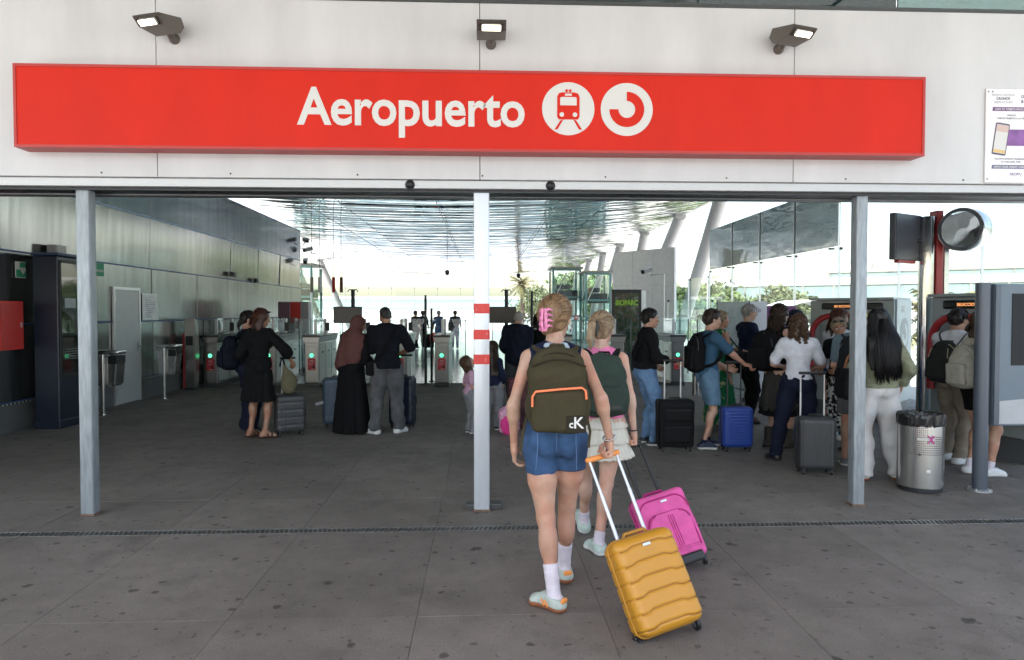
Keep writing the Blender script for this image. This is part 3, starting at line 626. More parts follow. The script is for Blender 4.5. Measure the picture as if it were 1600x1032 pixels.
lift('glass lift shaft past the end of the steel wall', -9.4, 34, 1.0, 2.0, 3.9)
rs = thing('round_sign', 'small red square sign with a white disc on the lift', 'sign', (4.63, 33.5, 1.3))
bm = NB(); tube(bm, [(0, .03, -1.3), (0, .03, .25)], .02, 8); obj('post', bm, M_dark, rs)
bm = NB(); bb(bm, -.1, .1, 0, .01, -.02, .2); obj('plate', bm, M_red, rs)
bm = NB(); lathe(bm, [(.07, 0), (.07, .003)], 16, MT((0, -.001, .09), 90)); obj('disc', bm, M_swhite, rs)
# cctv cameras
def cctv(label, p, yaw, pole=None):
    t = thing('security_camera', label, 'camera', p, R(yaw), 'security cameras')
    bm = NB(); bb(bm, -.07, .07, -.2, .2, -.06, .06, .02, MT((0, -.1, 0), 15)); obj('housing', bm, mat('cam_grey', (.22, .22, .22), .4), t)
    bm = NB(); bb(bm, -.085, .085, -.24, .2, .062, .08, .004, MT((0, -.1, 0), 15)); obj('sun_shield', bm, M_alu, t)
    bm = NB(); lathe(bm, [(.045, 0), (.045, .01)], 12, MT((0, -.1, 0), 15) @ MT((0, -.2, 0), 90)); obj('lens', bm, M_black, t)
    bm = NB(); tube(bm, [(0, .0, -.06), (0, .12, -.12), (0, .34, -.12)] if pole is None else [(0, .0, -.06), (0, .06, -.12), (.5, .06, -.12), (.5, .06, -pole)], .02, 8); obj('bracket', bm, M_alu, t)
cctv('security camera on a pole in front of the grey partition', (4.9, 20., 2.88), -50, 2.88)
cctv('upper security camera at the end of the steel wall', (-6.3, 24.6, 4.2), 30)
cctv('dark security camera under the upper one at the end of the steel wall', (-6.2, 24.9, 3.9), -30)
cctv('lowest security camera at the end of the steel wall', (-6.25, 24.5, 3.45), 10)
def hang_cam(label, x, y, z):
    t = thing('ceiling_camera', label, 'camera', (x, y, z), group='ceiling cameras')
    bm = NB(); tube(bm, [(0, 0, ceil_z(x) - z), (0, 0, .1)], .012, 6); obj('rod', bm, M_dark, t)
    bm = NB(); lathe(bm, [(.02, -.16), (.1, -.1), (.12, 0), (.12, .08), (.04, .12)], 14); obj('dome', bm, M_black, t, smooth=True)
hang_cam('black dome camera hanging from the ceiling left of the centre post', -1.85, 36, 3.75)
hang_cam('black dome camera hanging from the ceiling right of the centre post', 2., 38, 3.7)
# red cabinet and signs near the far gates on the left
wc = thing('information_cabinet', 'red and grey cabinet standing behind the woman in the black dress', 'cabinet', (-5.25, 19.2, 0))
bm = NB(); bb(bm, -.42, .42, 0, .3, .1, 1.95, .01); obj('case', bm, mat('cab_grey', (.4, .38, .4), .4), wc)
bm = NB(); bb(bm, -.08, .2, -.01, -.001, 1.35, 1.93); obj('red_panel', bm, M_red, wc)
bm = NB(); bb(bm, -.4, -.1, -.01, -.001, 1.35, 1.93); obj('print_panel', bm, mat('cab_mag', (.2, .1, .14), .4), wc)
bm = NB(); bb(bm, -.44, .44, -.02, .32, 0, .1); obj('plinth', bm, M_dark, wc)
for k, x in enumerate((-5.55, -5.3, -4.85, -4.6)):
    t = thing('hanging_flag_sign', 'narrow hanging sign strip near the end of the steel wall, number %s from the left' % ('one', 'two', 'three', 'four')[k], 'sign', (x, 22.5, 2.3), group='hanging sign strips')
    bm = NB(); bb(bm, -.05, .05, 0, .03, 0, .5, .004, seg=1); obj('board', bm, (mat('flag_w', (.5, .42, .36), .5), M_alu, M_red, mat('flag_b', (.2, .08, .06), .5))[k], t)
    bm = NB(); tube(bm, [(0, .015, .5), (0, .015, ceil_z(x) - 2.3)], .008, 6); obj('rod', bm, M_dark, t)
# ================================================================ TICKET AREA
M_mach = mat('machine_grey', (.33, .37, .37), .45, .2, var=.04); M_mside = mat('machine_side', (.4, .45, .46), .45, .15, var=.04)
M_mdark = mat('machine_dark', (.1, .105, .11), .4); M_led = mat('led_orange', (.9, .35, .12), .4, emit=.6); M_mred = mat('machine_red', (.36, .025, .03), .3)
def arc_emblem(bm, cx, cz, r0, r1, y0, y1, a0, a1, M, n=28):
    o_, i_ = arc(cx, cz, r1, a0, a1, n), arc(cx, cz, r0, a0, a1, n)
    for k in range(n): prism(bm, [o_[k], o_[k + 1], i_[k + 1], i_[k]], y0, y1, M)
def machine(label, loc, rz):
    t = thing('ticket_machine', label, 'ticket machine', loc, rz, 'ticket machines')
    bm = NB(); bb(bm, -.6, .6, .06, 1.0, .28, 1.84, .012); obj('cabinet', bm, M_mach, t)
    bm = NB(); bb(bm, -.58, .58, .1, .98, 0, .279); obj('plinth', bm, M_mdark, t)
    bm = NB(); bb(bm, .601, .625, .12, .99, .3, 1.85, .004, seg=1); sp = obj('side_panel', bm, M_mside, t)
    bm = NB(); prism(bm, [(-.6, 1.845), (.6, 1.845), (.6, 1.88), (-.6, 1.88)], .0, 1.0); obj('top', bm, M_mach, t)
    Ms = MT((.6265, .56, 0), 0, 0, 90)
    bm = NB(); arc_emblem(bm, 0, 1.32, .0, .25, -.002, 0, 0, 360, Ms); obj('emblem_disc', bm, mat('emblem_grey', (.26, .28, .28), .5), sp)
    bm = NB(); arc_emblem(bm, 0, 1.32, .085, .17, -.004, -.0021, 90, -180, Ms); obj('emblem_arc', bm, M_mside, sp)
    for z in (1.66, .5):
        for k in range(5):
            bm = NB(); bb(bm, .6255, .628, .35, .43, z + k * .02, z + .008 + k * .02); obj('vent_slot', bm, M_mdark, sp)
            bm = NB(); bb(bm, .6255, .628, .46, .54, z + k * .02, z + .008 + k * .02); obj('vent_slot', bm, M_mdark, sp)
    # recessed fascia with screen, keypad and slots, ringed by a red hoop
    bm = NB(); bb(bm, -.45, .42, .03, .0595, .75, 1.62, .01); f = obj('front_panel', bm, mat('machine_front', (.2, .22, .23), .35), t)
    bm = NB(); bb(bm, -.3, .1, .024, .0295, 1.2, 1.5); obj('screen', bm, mat('mscreen', (.02, .05, .07), .1, emit=0), f)
    for a in ((.16, .36, 1.38, 1.5), (.16, .36, 1.2, 1.34), (-.3, -.05, .98, 1.1), (.02, .2, .95, 1.1), (.25, .38, .9, 1.1)):
        bm = NB(); bb(bm, a[0], a[1], .022, .0295, a[2], a[3], .003, seg=1); obj('slot_unit', bm, M_mdark, f)
    bm = NB(); bb(bm, -.1, .12, .022, .0295, 1.53, 1.59); obj('label_plate', bm, mat('yl', (.6, .55, .35), .5), f)
    bm = NB(); pts = [(-.56, .02, .72)] + [(x * 1., .02, z) for x, z in arc(-.26, 1.3, .3, 180, 90, 10)] + [(x, .02, z) for x, z in arc(.22, 1.3, .3, 90, 0, 10)] + [(.52, .02, .95)]
    tube(bm, pts, .045, 12); obj('red_hoop', bm, M_mred, t, smooth=50)
    bm = NB(); bb(bm, -.42, .45, .035, .0595, 1.7, 1.8, .02); hd_ = obj('led_strip', bm, M_black, t)
    text('led_text', 'SELECCIONE BILLETE', .05, M_led, hd_, (.0, .033, 1.733), align='CENTER', ext=.0005)
    return t
machine('grey ticket machine behind the queue, its emblem side panel in view', (5.6, 10.2, 0), R(-45))
machine('grey ticket machine with red hoop used by the man with the charcoal backpack', (5.64, 7.62, 0), R(-75))
# clock / display pole
cp = thing('display_pole', 'steel and red pole carrying a flat display and a round mirror glass clock', 'display pole', (5.98, 8.85, 0))
bm = NB(); tube(bm, [(-.1, -.02, 0), (-.1, -.02, 2.92)], .095, 20); obj('steel_column', bm, mirror('pole_steel', (.62, .63, .64), .12, .05, 4, (1, 1, 1)), cp, smooth=40)
bm = NB(); bb(bm, -.0, .09, -.08, .08, 0, 3.0, .01); obj('red_column', bm, mat('pole_red', (.38, .04, .035), .4), cp)
bm = NB(); bb(bm, .13, .2, -.05, .05, 0, 2.7, .01); obj('steel_edge', bm, M_steel, cp)
bm = NB(); bb(bm, -.04, .04, -.3, .3, -.3, .3, .008, MT((-.44, -.1, 2.64), 0, 0, -62)); d_ = obj('display', bm, mat('disp_case', (.09, .095, .105), .4), cp)
bm = NB(); bb(bm, -.046, -.041, -.28, .28, -.28, .28, 0, MT((-.44, -.1, 2.64), 0, 0, 118)); obj('display_screen', bm, mat('disp_scr', (.07, .075, .085), .3), d_)
bm = NB(); bb(bm, -.03, .03, -.2, .2, -.34, -.3, .004, MT((-.44, -.1, 2.64), 0, 0, -62)); obj('display_base', bm, M_mred, d_)
bm = NB(); tube(bm, [(-.5, -.03, 2.6), (-.1, -.02, 2.6)], .03, 10); obj('display_arm', bm, M_dark, cp)
Mc = MT((.33, -.22, 2.72), 90, 0, -58)
bm = NB(); lathe(bm, [(.265, -.0), (.275, .01), (.275, .24), (.265, .25)], 40, Mc); ck = obj('clock_drum', bm, M_steel, cp, smooth=50)
bm = NB(); lathe(bm, [(.262, .251), (.262, .254)], 40, Mc); obj('bezel', bm, mat('clk_rim', (.09, .1, .11), .25, .3), ck)
bm = NB(); lathe(bm, [(.225, .2545), (.225, .257)], 40, Mc); obj('mirror_glass', bm, mirror('clock_glass', (.75, .78, .8), .02, .15, 1.5, (1, 1, 1)), ck)
bm = NB(); tube(bm, [(.15, -.03, 2.7), (.36, -.16, 2.7)], .03, 10); obj('clock_arm', bm, M_dark, cp)
# information totem
to = thing('information_totem', 'blue grey information totem on a round post at the right edge', 'information totem', (4.62, 6.12, 0))
M_tot = mat('totem_blue', (.13, .165, .2), .4, .2, var=.04)
bm = NB(); tube(bm, [(0, 0, 0), (0, 0, 1.93)], .062, 24); obj('post', bm, mat('totem_post', (.09, .105, .13), .35, .3), to, smooth=40)
bm = NB(); lathe(bm, [(.1, 0), (.1, .012), (.07, .02)], 20); obj('base_flange', bm, M_alu, to, smooth=40)
for a in range(4):
    bm = NB(); lathe(bm, [(.01, .012), (.01, .028)], 6, MT((.085 * math.cos(a * PI / 2 + .6), .085 * math.sin(a * PI / 2 + .6), 0))); obj('bolt', bm, M_alu, to)
bm = NB(); bb(bm, .075, 1.15, -.05, .1, .61, 1.92, .008); pn = obj('panel', bm, M_tot, to)
bm = NB(); bb(bm, .075, .125, -.066, -.0505, .62, 1.91, .004, seg=1); obj('panel_edge', bm, mat('totem_edge', (.09, .11, .135), .35, .3), pn)
bm = NB(); bb(bm, .24, 1.05, -.057, -.0505, 1.17, 1.83); obj('screen', bm, mat('tot_screen', (.02, .022, .026), .3, spec=.15), pn)
bm = NB(); prism(bm, [(.135, .63), (.38, .63), (.37, .86), (.135, .84)], -.053, -.0505); obj('torn_paper', bm, mat('torn', (.42, .43, .44), .7, var=.1), pn)
for k, (x, z) in enumerate(((.36, 1.7), (.35, 1.5), (.5, 1.62))):
    bm = NB(); bb(bm, x, x + .1, -.0585, -.0572, z, z + .05); obj('print', bm, mat('tot_pr', (.07, .07, .075), .5), pn)
# litter bin
lb_ = thing('litter_bin', 'round perforated stainless litter bin with black bag liner', 'litter bin', (4.1, 6.2, 0))
M_bin = brushed('bin_steel', (.62, .61, .59), .24, .1)
bm = NB(); lathe(bm, [(.185, .04), (.193, .045), (.193, .66), (.186, .665), (.17, .665), (.17, .3)], 56, cap=False); bd = obj('drum', bm, M_bin, lb_, smooth=40)
bm = NB(); lathe(bm, [(.18, 0), (.186, .005), (.186, .039), (.18, .0395)], 40); obj('base_ring', bm, M_dark, lb_, smooth=40)
bm = NB()
for k in range(26):
    for z in range(13):
        a = R(-150 + 5.2 * k * .92); zz = .36 + z * .02
        if z > 8 and 9 < k < 19: continue
        lathe(bm, [(.0048, 0), (.0048, .0015)], 6, Matrix.Rotation(a, 4, 'Z') @ MT((.1925, 0, zz), 0, 90))
h_ = obj('perforations', bm, M_black, bd); h_['kind'] = 'stuff'
random.seed(5)
bm = NB(); n = 72; prof = [(.196, .61), (.2, .63), (.202, .69), (.196, .715), (.18, .72), (.165, .7), (.15, .6), (.1, .5), (.02, .48)]
rings = []
for i, (r, z) in enumerate(prof):
    rings.append([bm.verts.new(((r + random.uniform(-.007, .007)) * math.cos(2 * PI * j / n), (r + random.uniform(-.007, .007)) * math.sin(2 * PI * j / n), z + random.uniform(-.006, .006))) for j in range(n)])
for a, b_ in zip(rings, rings[1:]):
    for j in range(n): bm.faces.new((a[j], a[(j + 1) % n], b_[(j + 1) % n], b_[j]))
obj('bag_liner', bm, mat('bin_bag', (.012, .012, .013), .28), lb_)
ma = R(-112)
Mx = Matrix.Rotation(ma + PI / 2, 4, 'Z') @ MT((0, -.1945, 0))
bm = NB(); bb(bm, -.065, .075, -.001, .0, .49, .51, 0, Mx); obj('scratch', bm, mat('scr', (.5, .5, .5), .4, .5), bd)
bm = NB(); prism(bm, [(.015, .465), (.03, .465), (.08, .535), (.065, .535)], -.003, -.0012, Mx); prism(bm, [(.065, .465), (.08, .465), (.03, .535), (.015, .535)], -.0042, -.003, Mx); obj('sticker_cross', bm, mat('magenta', (.5, .04, .25), .5), bd)
bm = NB(); lathe(bm, [(.02, 0), (.02, .004), (.012, .005)], 16, Mx @ MT((.03, 0.003, .2), 90)); obj('badge', bm, M_alu, bd)
bm = NB(); lathe(bm, [(.012, 0), (.012, .012)], 10, Matrix.Rotation(R(-125), 4, 'Z') @ MT((.193, 0, .36), 0, 90)); obj('lock', bm, M_dark, bd)
# small signs behind the queue
t = thing('operator_sign', 'white sign board reading renfe behind the queue', 'sign', (5.05, 12.4, 0))
bm = NB(); bb(bm, -.2, .2, 0, .05, .1, 1.86, .006); obj('board', bm, mat('op_white', (.7, .7, .74), .4), t)
text('lettering', 'renfe', .14, mat('op_ink', (.2, .12, .22), .5), t, (-.06, -.003, 1.66), align='CENTER', bold=.0)
bm = NB(); bb(bm, -.19, -.16, -.003, -.0005, 1.66, 1.74); bb(bm, -.235 + .09, -.235 + .115, -.003, -.0005, 1.66, 1.74); obj('mark', bm, mat('op_ink', (.2, .12, .22), .5), t)
bm = NB(); bb(bm, -.22, .22, -.05, .1, 0, .1); obj('foot', bm, M_dark, t)
t = thing('purple_sign', 'purple sign board beside the white sign behind the queue', 'sign', (5.6, 12.6, 0))
bm = NB(); bb(bm, -.28, .3, 0, .05, .1, 1.78, .006); obj('board', bm, mat('purple', (.12, .02, .12), .4), t)
bm = NB(); arc_emblem(bm, .05, 1.55, .04, .075, -.004, -.0005, 0, 360, None); obj('mark', bm, M_swhite, t)
bm = NB(); bb(bm, -.28, .3, -.05, .1, 0, .1); obj('foot', bm, M_dark, t)
t = thing('map_panel', 'clear panel with printed map left of the white sign', 'notice', (4.55, 12.2, 0))
bm = NB(); bb(bm, -.3, .28, 0, .02, .1, 1.85); obj('panel', bm, mat('map_panel', (.34, .38, .37), .2, var=.2, vs_=6), t)
bm = NB(); bb(bm, -.31, -.3, -.01, .03, 0, 1.87); obj('edge', bm, M_dark, t)
bm = NB(); bb(bm, .28, .29, -.01, .03, 0, 1.87); obj('edge', bm, M_dark, t)
for k in range(3):
    bm = NB(); arc_emblem(bm, -.05 + .1 * k, 1.4 - .2 * k, .03, .04, -.003, -.0005, 0, 360, None, 16); obj('print', bm, M_gink, t)
# queue rail
qr = thing('queue_rail', 'low steel queue rail behind the man in the navy shirt', 'railing', (4.6, 11.6, 0))
for x in (0, .9, 1.8):
    bm = NB(); tube(bm, [(-x * .2, x, 0), (-x * .2, x, 1.25)], .07, 16); obj('post', bm, M_steel, qr, smooth=40)
for z in (.3, .6, .9):
    bm = NB(); tube(bm, [(0, 0, z), (-.36, 1.8, z)], .02, 8); obj('bar', bm, M_steel, qr, smooth=40)
# ================================================================ OUTSIDE
M_bwhite = mat('pale_render', (.62, .61, .58), .7, var=.05, vs_=.2); M_bglass = mat('facade_glass', (.5, .66, .66), .35, 0, spec=.4)
def long_building(name, label, loc, rz, L_, h, bays, m, lettering=None):
    t = thing(name, label, 'building', loc, rz)
    bm = NB(); bb(bm, 0, L_, .2, 14, 0, h * .42); obj('lower_wall', bm, m, t)
    bm = NB(); bb(bm, -1, L_ + 1, -1.2, 14.5, h * .86, h, .1); obj('roof', bm, m, t)
    bm = NB(); bb(bm, 0, L_, .6, 14, h * .42, h * .86); obj('core', bm, M_bglass, t)
    s = L_ / bays
    for i in range(bays):
        bm = NB(); bb(bm, i * s + .08, (i + 1) * s - .08, .3, .5, h * .44, h * .84); obj('window', bm, M_bglass, t)
        bm = NB(); bb(bm, i * s - .08, i * s + .08, .1, .55, h * .42, h * .86); obj('mullion', bm, m, t)
    if lettering: text('lettering', lettering, 1.4, mat('bl_ink', (.2, .2, .2), .6), t, (6, -1.25, h * .9), ext=.05)
    return t
long_building('terminal_walkway', 'long low glazed walkway building seen through the right glass side', (24, 78, 0), R(-32), 60, 5.2, 20, M_bwhite)
long_building('terminal_building', 'beige terminal building with AE lettering beyond the glazed walkway', (58, 112, 0), R(-34), 70, 9.5, 14, mat('beige', (.55, .5, .44), .8), 'AE')
long_building('distant_building', 'pale distant building beyond the far end of the hall', (-55, 190, 0), 0, 90, 6, 16, M_bwhite)
# car shelters outside
for k in range(4):
    t = thing('car_shelter', 'white curved car park shelter outside the right glass side, number %s from the left' % ('one', 'two', 'three', 'four')[k], 'shelter', (22 + 6.5 * k, 46 - 3 * k, 0), group='car park shelters')
    bm = NB(); prism(bm, arc(0, -1.7, 4.2, 55, 125, 12) + list(reversed(arc(0, -1.8, 4.2, 55, 125, 12))), -2, 2); obj('canopy', bm, mat('shelter_white', (.6, .6, .6), .6), t, smooth=40)
    for x in (-2.4, 2.4):
        bm = NB(); tube(bm, [(x * .85, 0, 0), (x * .85, 0, 1.9)], .06, 8); obj('post', bm, M_alu, t)
# trees
def leaf_mat(name, c): return mat(name, c, .6, var=.35, vs_=.9, spec=.3)
M_leaf = [leaf_mat('leaf_a', (.1, .15, .06)), leaf_mat('leaf_b', (.13, .17, .06)), leaf_mat('leaf_c', (.14, .16, .08))]
M_bark = mat('bark', (.12, .09, .065), .9, var=.3, vs_=3)
def tree(label, loc, h, rad, mi, seed, group='trees outside the station'):
    rr = np.random.RandomState(seed); t = thing('leafy_tree', label, 'tree', loc, 0, group)
    bm = NB(); tube(bm, [(0, 0, 0), (.1, 0, h * .3), (0, .1, h * .6)], [.22, .16, .08], 8)
    for k in range(5):
        a = k * 1.26 + seed; tube(bm, [(.08, 0, h * .3), (rad * .6 * math.cos(a), rad * .6 * math.sin(a), h * .7)], [.09, .03], 6)
    obj('trunk', bm, M_bark, t)
    n = 4200; cl_ = rr.randn(26, 3) * .45; cl_ /= np.maximum(1, np.linalg.norm(cl_, axis=1))[:, None]
    p = cl_[rr.randint(26, size=n)] + rr.randn(n, 3) * .17; p *= (rad, rad, h * .46); p[:, 2] += h * .54
    d1 = rr.randn(n, 3); d1 /= np.linalg.norm(d1, axis=1)[:, None]; d2 = np.cross(d1, rr.randn(n, 3)); d2 /= np.linalg.norm(d2, axis=1)[:, None]
    s = rr.uniform(.12, .3, (n, 1)); V = np.stack([p - d1 * s, p + d2 * s * .5, p + d1 * s, p - d2 * s * .5], 1).reshape(-1, 3)
    me = bpy.data.meshes.new('crown'); me.from_pydata(V.tolist(), [], np.arange(n * 4).reshape(-1, 4).tolist()); obj('crown', me, M_leaf[mi], t)
random.seed(11)
for k, (x, y, h, r_, lb) in enumerate(((12.5, 44, 3.2, 2.2, 'low leafy tree outside the right glass side, behind the green dress'), (17.5, 50, 3.6, 2.6, 'leafy tree outside the right glass side, behind the white sign board'), (24, 52, 3.4, 2.4, 'leafy tree outside by the curved car shelters'), (9.6, 66, 6, 2.6, 'tall leafy tree at the end of the column row'), (12.5, 74, 6.4, 3, 'tall leafy tree behind the one at the column row end'), (7, 92, 4.6, 3, 'pale tree far beyond the end glass, beside the palms'))):
    tree(lb, (x, y, 0), h, r_, k % 3, k)
def palm(label, loc, h, seed):
    rr = random.Random(seed); t = thing('palm_tree', label, 'palm tree', loc, 0, 'palms beyond the hall')
    bm = NB(); tube(bm, [(0, 0, 0), (.1, 0, h * .5), (.05, 0, h)], [.24, .2, .22], 10); obj('trunk', bm, M_bark, t)
    bm = NB()
    for k in range(34):
        a = rr.uniform(0, 2 * PI); e = rr.uniform(-.9, 1.2); L_ = rr.uniform(1.1, 1.6); pts = []
        for q in range(6):
            s = q / 5; r = L_ * s * math.cos(e * (1 - .3 * s)); z = h + L_ * s * math.sin(e) - .5 * s * s
            pts.append(Vector((r * math.cos(a) + .05, r * math.sin(a), z)))
        sd = Vector((-math.sin(a), math.cos(a), 0))
        for q in range(1, 6):
            for sg2 in (-1, 1):
                p = pts[q]; w2 = .42 * (1 - .5 * q / 5)
                v = [bm.verts.new(p), bm.verts.new(p + sd * sg2 * w2 + (pts[q] - pts[q - 1]) * .5 + Vector((0, 0, -.12))), bm.verts.new(p + (pts[q] - pts[q - 1]) * .4)]
                bm.faces.new(v)
                v = [bm.verts.new(p.lerp(pts[q - 1], .5)), bm.verts.new(p.lerp(pts[q - 1], .5) + sd * sg2 * w2 + (pts[q] - pts[q - 1]) * .4 + Vector((0, 0, -.14))), bm.verts.new(p)]
                bm.faces.new(v)
    obj('crown', bm, mat('palm_leaf', (.13, .12, .045), .6, var=.5, vs_=2), t)
palm('palm tree beyond the hall just left of the first lift', (3.6, 63, 0), 4.2, 1)
palm('palm with low fan leaves outside behind the display pole', (13.2, 19.5, 0), 1.6, 3)
# ================================================================ SOFT BODIES: distance fields meshed with surface nets
def A3(v): return np.asarray(v, float)
def smin(a, b, k):
    if k <= 0: return np.minimum(a, b)
    h = np.clip(.5 + .5 * (b - a) / k, 0, 1); return b + (a - b) * h - k * h * (1 - h)
def smax(a, b, k): return -smin(-a, -b, k)
class Rc:   # round cone a->b, optionally squashed along unit vector n by factor s
    def __init__(s, a, b, ra, rb, n=None, sq=1.): s.a, s.b, s.ra, s.rb, s.n, s.sq = A3(a), A3(b), ra, rb, (A3(n) if n is not None else None), sq
    def box(s):
        r = max(s.ra, s.rb); return np.minimum(s.a, s.b) - r, np.maximum(s.a, s.b) + r
    def __call__(s, P):
        ab = s.b - s.a; q = P - s.a; t = np.clip(q @ ab / max(1e-9, ab @ ab), 0, 1); d = q - t[..., None] * ab
        if s.n is not None: d = d + (1 / s.sq - 1) * (d @ s.n)[..., None] * s.n
        f = 1. if s.n is None else (.5 + .5 * s.sq)
        return (np.sqrt((d * d).sum(-1)) - (s.ra + (s.rb - s.ra) * t)) * f
class El:   # ellipsoid with 3x3 rotation (columns = axes)
    def __init__(s, c, r, M=None): s.c, s.r, s.M = A3(c), A3(r), (np.eye(3) if M is None else A3(M))
    def box(s):
        e = np.abs(s.M) @ s.r; return s.c - e, s.c + e
    def __call__(s, P):
        q = (P - s.c) @ s.M; k0 = np.sqrt(((q / s.r) ** 2).sum(-1)); k1 = np.sqrt(((q / s.r ** 2) ** 2).sum(-1)); return k0 * (k0 - 1) / np.maximum(k1, 1e-6)
class Bx:   # rounded box
    def __init__(s, c, h, r, M=None): s.c, s.h, s.r, s.M = A3(c), A3(h), r, (np.eye(3) if M is None else A3(M))
    def box(s):
        e = np.abs(s.M) @ s.h; return s.c - e, s.c + e
    def __call__(s, P):
        q = np.abs((P - s.c) @ s.M) - s.h + s.r; return np.sqrt((np.maximum(q, 0) ** 2).sum(-1)) + np.minimum(q.max(-1), 0) - s.r
def folds(P, amp, fr, seed, st=(1, 1, 1)):
    rr = np.random.RandomState(seed); o = np.zeros(P.shape[:-1]); Q = P * A3(st)
    W = np.sin(Q @ (rr.randn(3) * fr * .5) + 1)
    for i in range(5):
        k = rr.randn(3) * fr; o += np.sin(Q @ k + rr.rand() * 6.3 + 1.3 * W) / (1 + .35 * i)
    return o * amp * .55
def field(prims, P, k, lo, h):
    V = np.full(P.shape[:-1], 9.)
    sh = A3(V.shape)
    for p in prims:
        kk = k
        if isinstance(p, tuple): p, kk = p
        a, b = p.box(); m = kk + 4 * h + .02
        i0 = np.maximum(0, np.floor((a - m - lo) / h)).astype(int); i1 = np.minimum(sh, np.ceil((b + m - lo) / h) + 1).astype(int)
        if (i1 <= i0).any(): continue
        sl = tuple(slice(u, v) for u, v in zip(i0, i1))
        V[sl] = smin(V[sl], p(P[sl]), kk)
    return V
def nets(V, lo, h):
    ins = V < 0; nx, ny, nz = V.shape
    c = np.zeros((nx - 1, ny - 1, nz - 1), int); offs = [(i, j, k) for i in (0, 1) for j in (0, 1) for k in (0, 1)]
    for i, j, k in offs: c += ins[i:nx - 1 + i, j:ny - 1 + j, k:nz - 1 + k]
    act = (c > 0) & (c < 8); idx = np.argwhere(act); n = len(idx)
    if n == 0: return np.zeros((0, 3)), []
    idm = np.full(act.shape, -1); idm[act] = np.arange(n)
    S = np.zeros((n, 3)); W = np.zeros(n); I = idx
    for ax in range(3):
        for (u, v) in ((0, 0), (0, 1), (1, 0), (1, 1)):
            o0 = [0, 0, 0]; ot = [a for a in range(3) if a != ax]; o0[ot[0]] = u; o0[ot[1]] = v; o1 = list(o0); o1[ax] = 1
            va = V[I[:, 0] + o0[0], I[:, 1] + o0[1], I[:, 2] + o0[2]]; vb = V[I[:, 0] + o1[0], I[:, 1] + o1[1], I[:, 2] + o1[2]]
            cr = (va < 0) != (vb < 0); t = np.where(cr, va / np.where(np.abs(va - vb) < 1e-12, 1e-12, va - vb), 0)
            p = np.tile(A3(o0), (n, 1)); p[:, ax] = t
            S[cr] += p[cr]; W[cr] += 1
    VX = lo + (idx + S / W[:, None]) * h
    F = []
    for ax in range(3):
        a, b = [(1, 2), (2, 0), (0, 1)][ax]
        s0 = [slice(None)] * 3; s1 = [slice(None)] * 3; s0[ax] = slice(0, -1); s1[ax] = slice(1, None)
        A_, B_ = ins[tuple(s0)], ins[tuple(s1)]; e = np.argwhere(A_ != B_); e = e[(e[:, a] > 0) & (e[:, b] > 0)]
        e = e[(e[:, a] < V.shape[a] - 1) & (e[:, b] < V.shape[b] - 1)]
        if not len(e): continue
        def cell(da, db):
            q = e.copy(); q[:, a] -= da; q[:, b] -= db; return idm[q[:, 0], q[:, 1], q[:, 2]]
        q = np.stack([cell(1, 1), cell(0, 1), cell(0, 0), cell(1, 0)], 1)
        fl = ~A_[tuple(e.T)]
        q[fl] = q[fl][:, ::-1]
        F.append(q[(q >= 0).all(1)])
    return VX, np.concatenate(F)
def soft(prims, h, k=.02, cuts=(), post=None, pad=.03, subs=(), clip=None):
    """mesh data of a smooth union; cuts = [(point, normal)] keep the side the normal points away from; subs = prims removed; post(P,V)->V"""
    bs = [(p[0] if isinstance(p, tuple) else p).box() for p in prims]
    lo = np.min([b[0] for b in bs], 0) - pad; hi = np.max([b[1] for b in bs], 0) + pad
    if clip is not None: lo = np.maximum(lo, clip[0]); hi = np.minimum(hi, clip[1])
    n = np.maximum(4, np.ceil((hi - lo) / h).astype(int) + 1)
    P = np.stack(np.meshgrid(*[lo[i] + h * np.arange(n[i]) for i in range(3)], indexing='ij'), -1)
    V = field(prims, P, k, lo, h)
    if post: V = post(P, V)
    for p, nn in cuts:
        nn = A3(nn) / np.linalg.norm(nn); V = smax(V, (P - A3(p)) @ nn, .006)
    for s in subs:
        kk = .01
        if isinstance(s, tuple): s, kk = s
        V = smax(V, -s(P), kk)
    return nets(V, lo, h)
def mesh_of(name, parts, m):
    vs_, fs, o = [], [], 0
    for v, f in parts:
        if len(v) == 0: continue
        vs_.append(v); fs.append(np.asarray(f) + o); o += len(v)
    me = bpy.data.meshes.new(name)
    if vs_:
        v = np.concatenate(vs_); f = np.concatenate(fs).astype(np.int32)
        me.vertices.add(len(v)); me.vertices.foreach_set('co', v.ravel()); me.loops.add(f.size); me.loops.foreach_set('vertex_index', f.ravel())
        me.polygons.add(len(f)); me.polygons.foreach_set('loop_start', np.arange(0, f.size, 4, dtype=np.int32)); me.polygons.foreach_set('loop_total', np.full(len(f), 4, np.int32))
        me.update(calc_edges=True); me.polygons.foreach_set('use_smooth', [True] * len(f))
    if m: me.materials.append(m)
    return me
def rotm(yaw=0, pitch=0, roll=0):
    """yaw about z (deg, + = turn left), pitch about x (+ = nose up), roll about y"""
    return np.array((Matrix.Rotation(R(yaw), 3, 'Z') @ Matrix.Rotation(R(pitch), 3, 'X') @ Matrix.Rotation(R(roll), 3, 'Y')))
def ik(a, c, l1, l2, pole):
    a, c, pole = A3(a), A3(c), A3(pole); d = c - a; L_ = np.linalg.norm(d); d = d / L_; Lc = min(L_, (l1 + l2) * .999); c = a + d * Lc
    x = (l1 * l1 - l2 * l2 + Lc * Lc) / (2 * Lc); y = math.sqrt(max(0, l1 * l1 - x * x)); p = pole - d * (pole @ d); p /= np.linalg.norm(p)
    return a + d * x + p * y, c
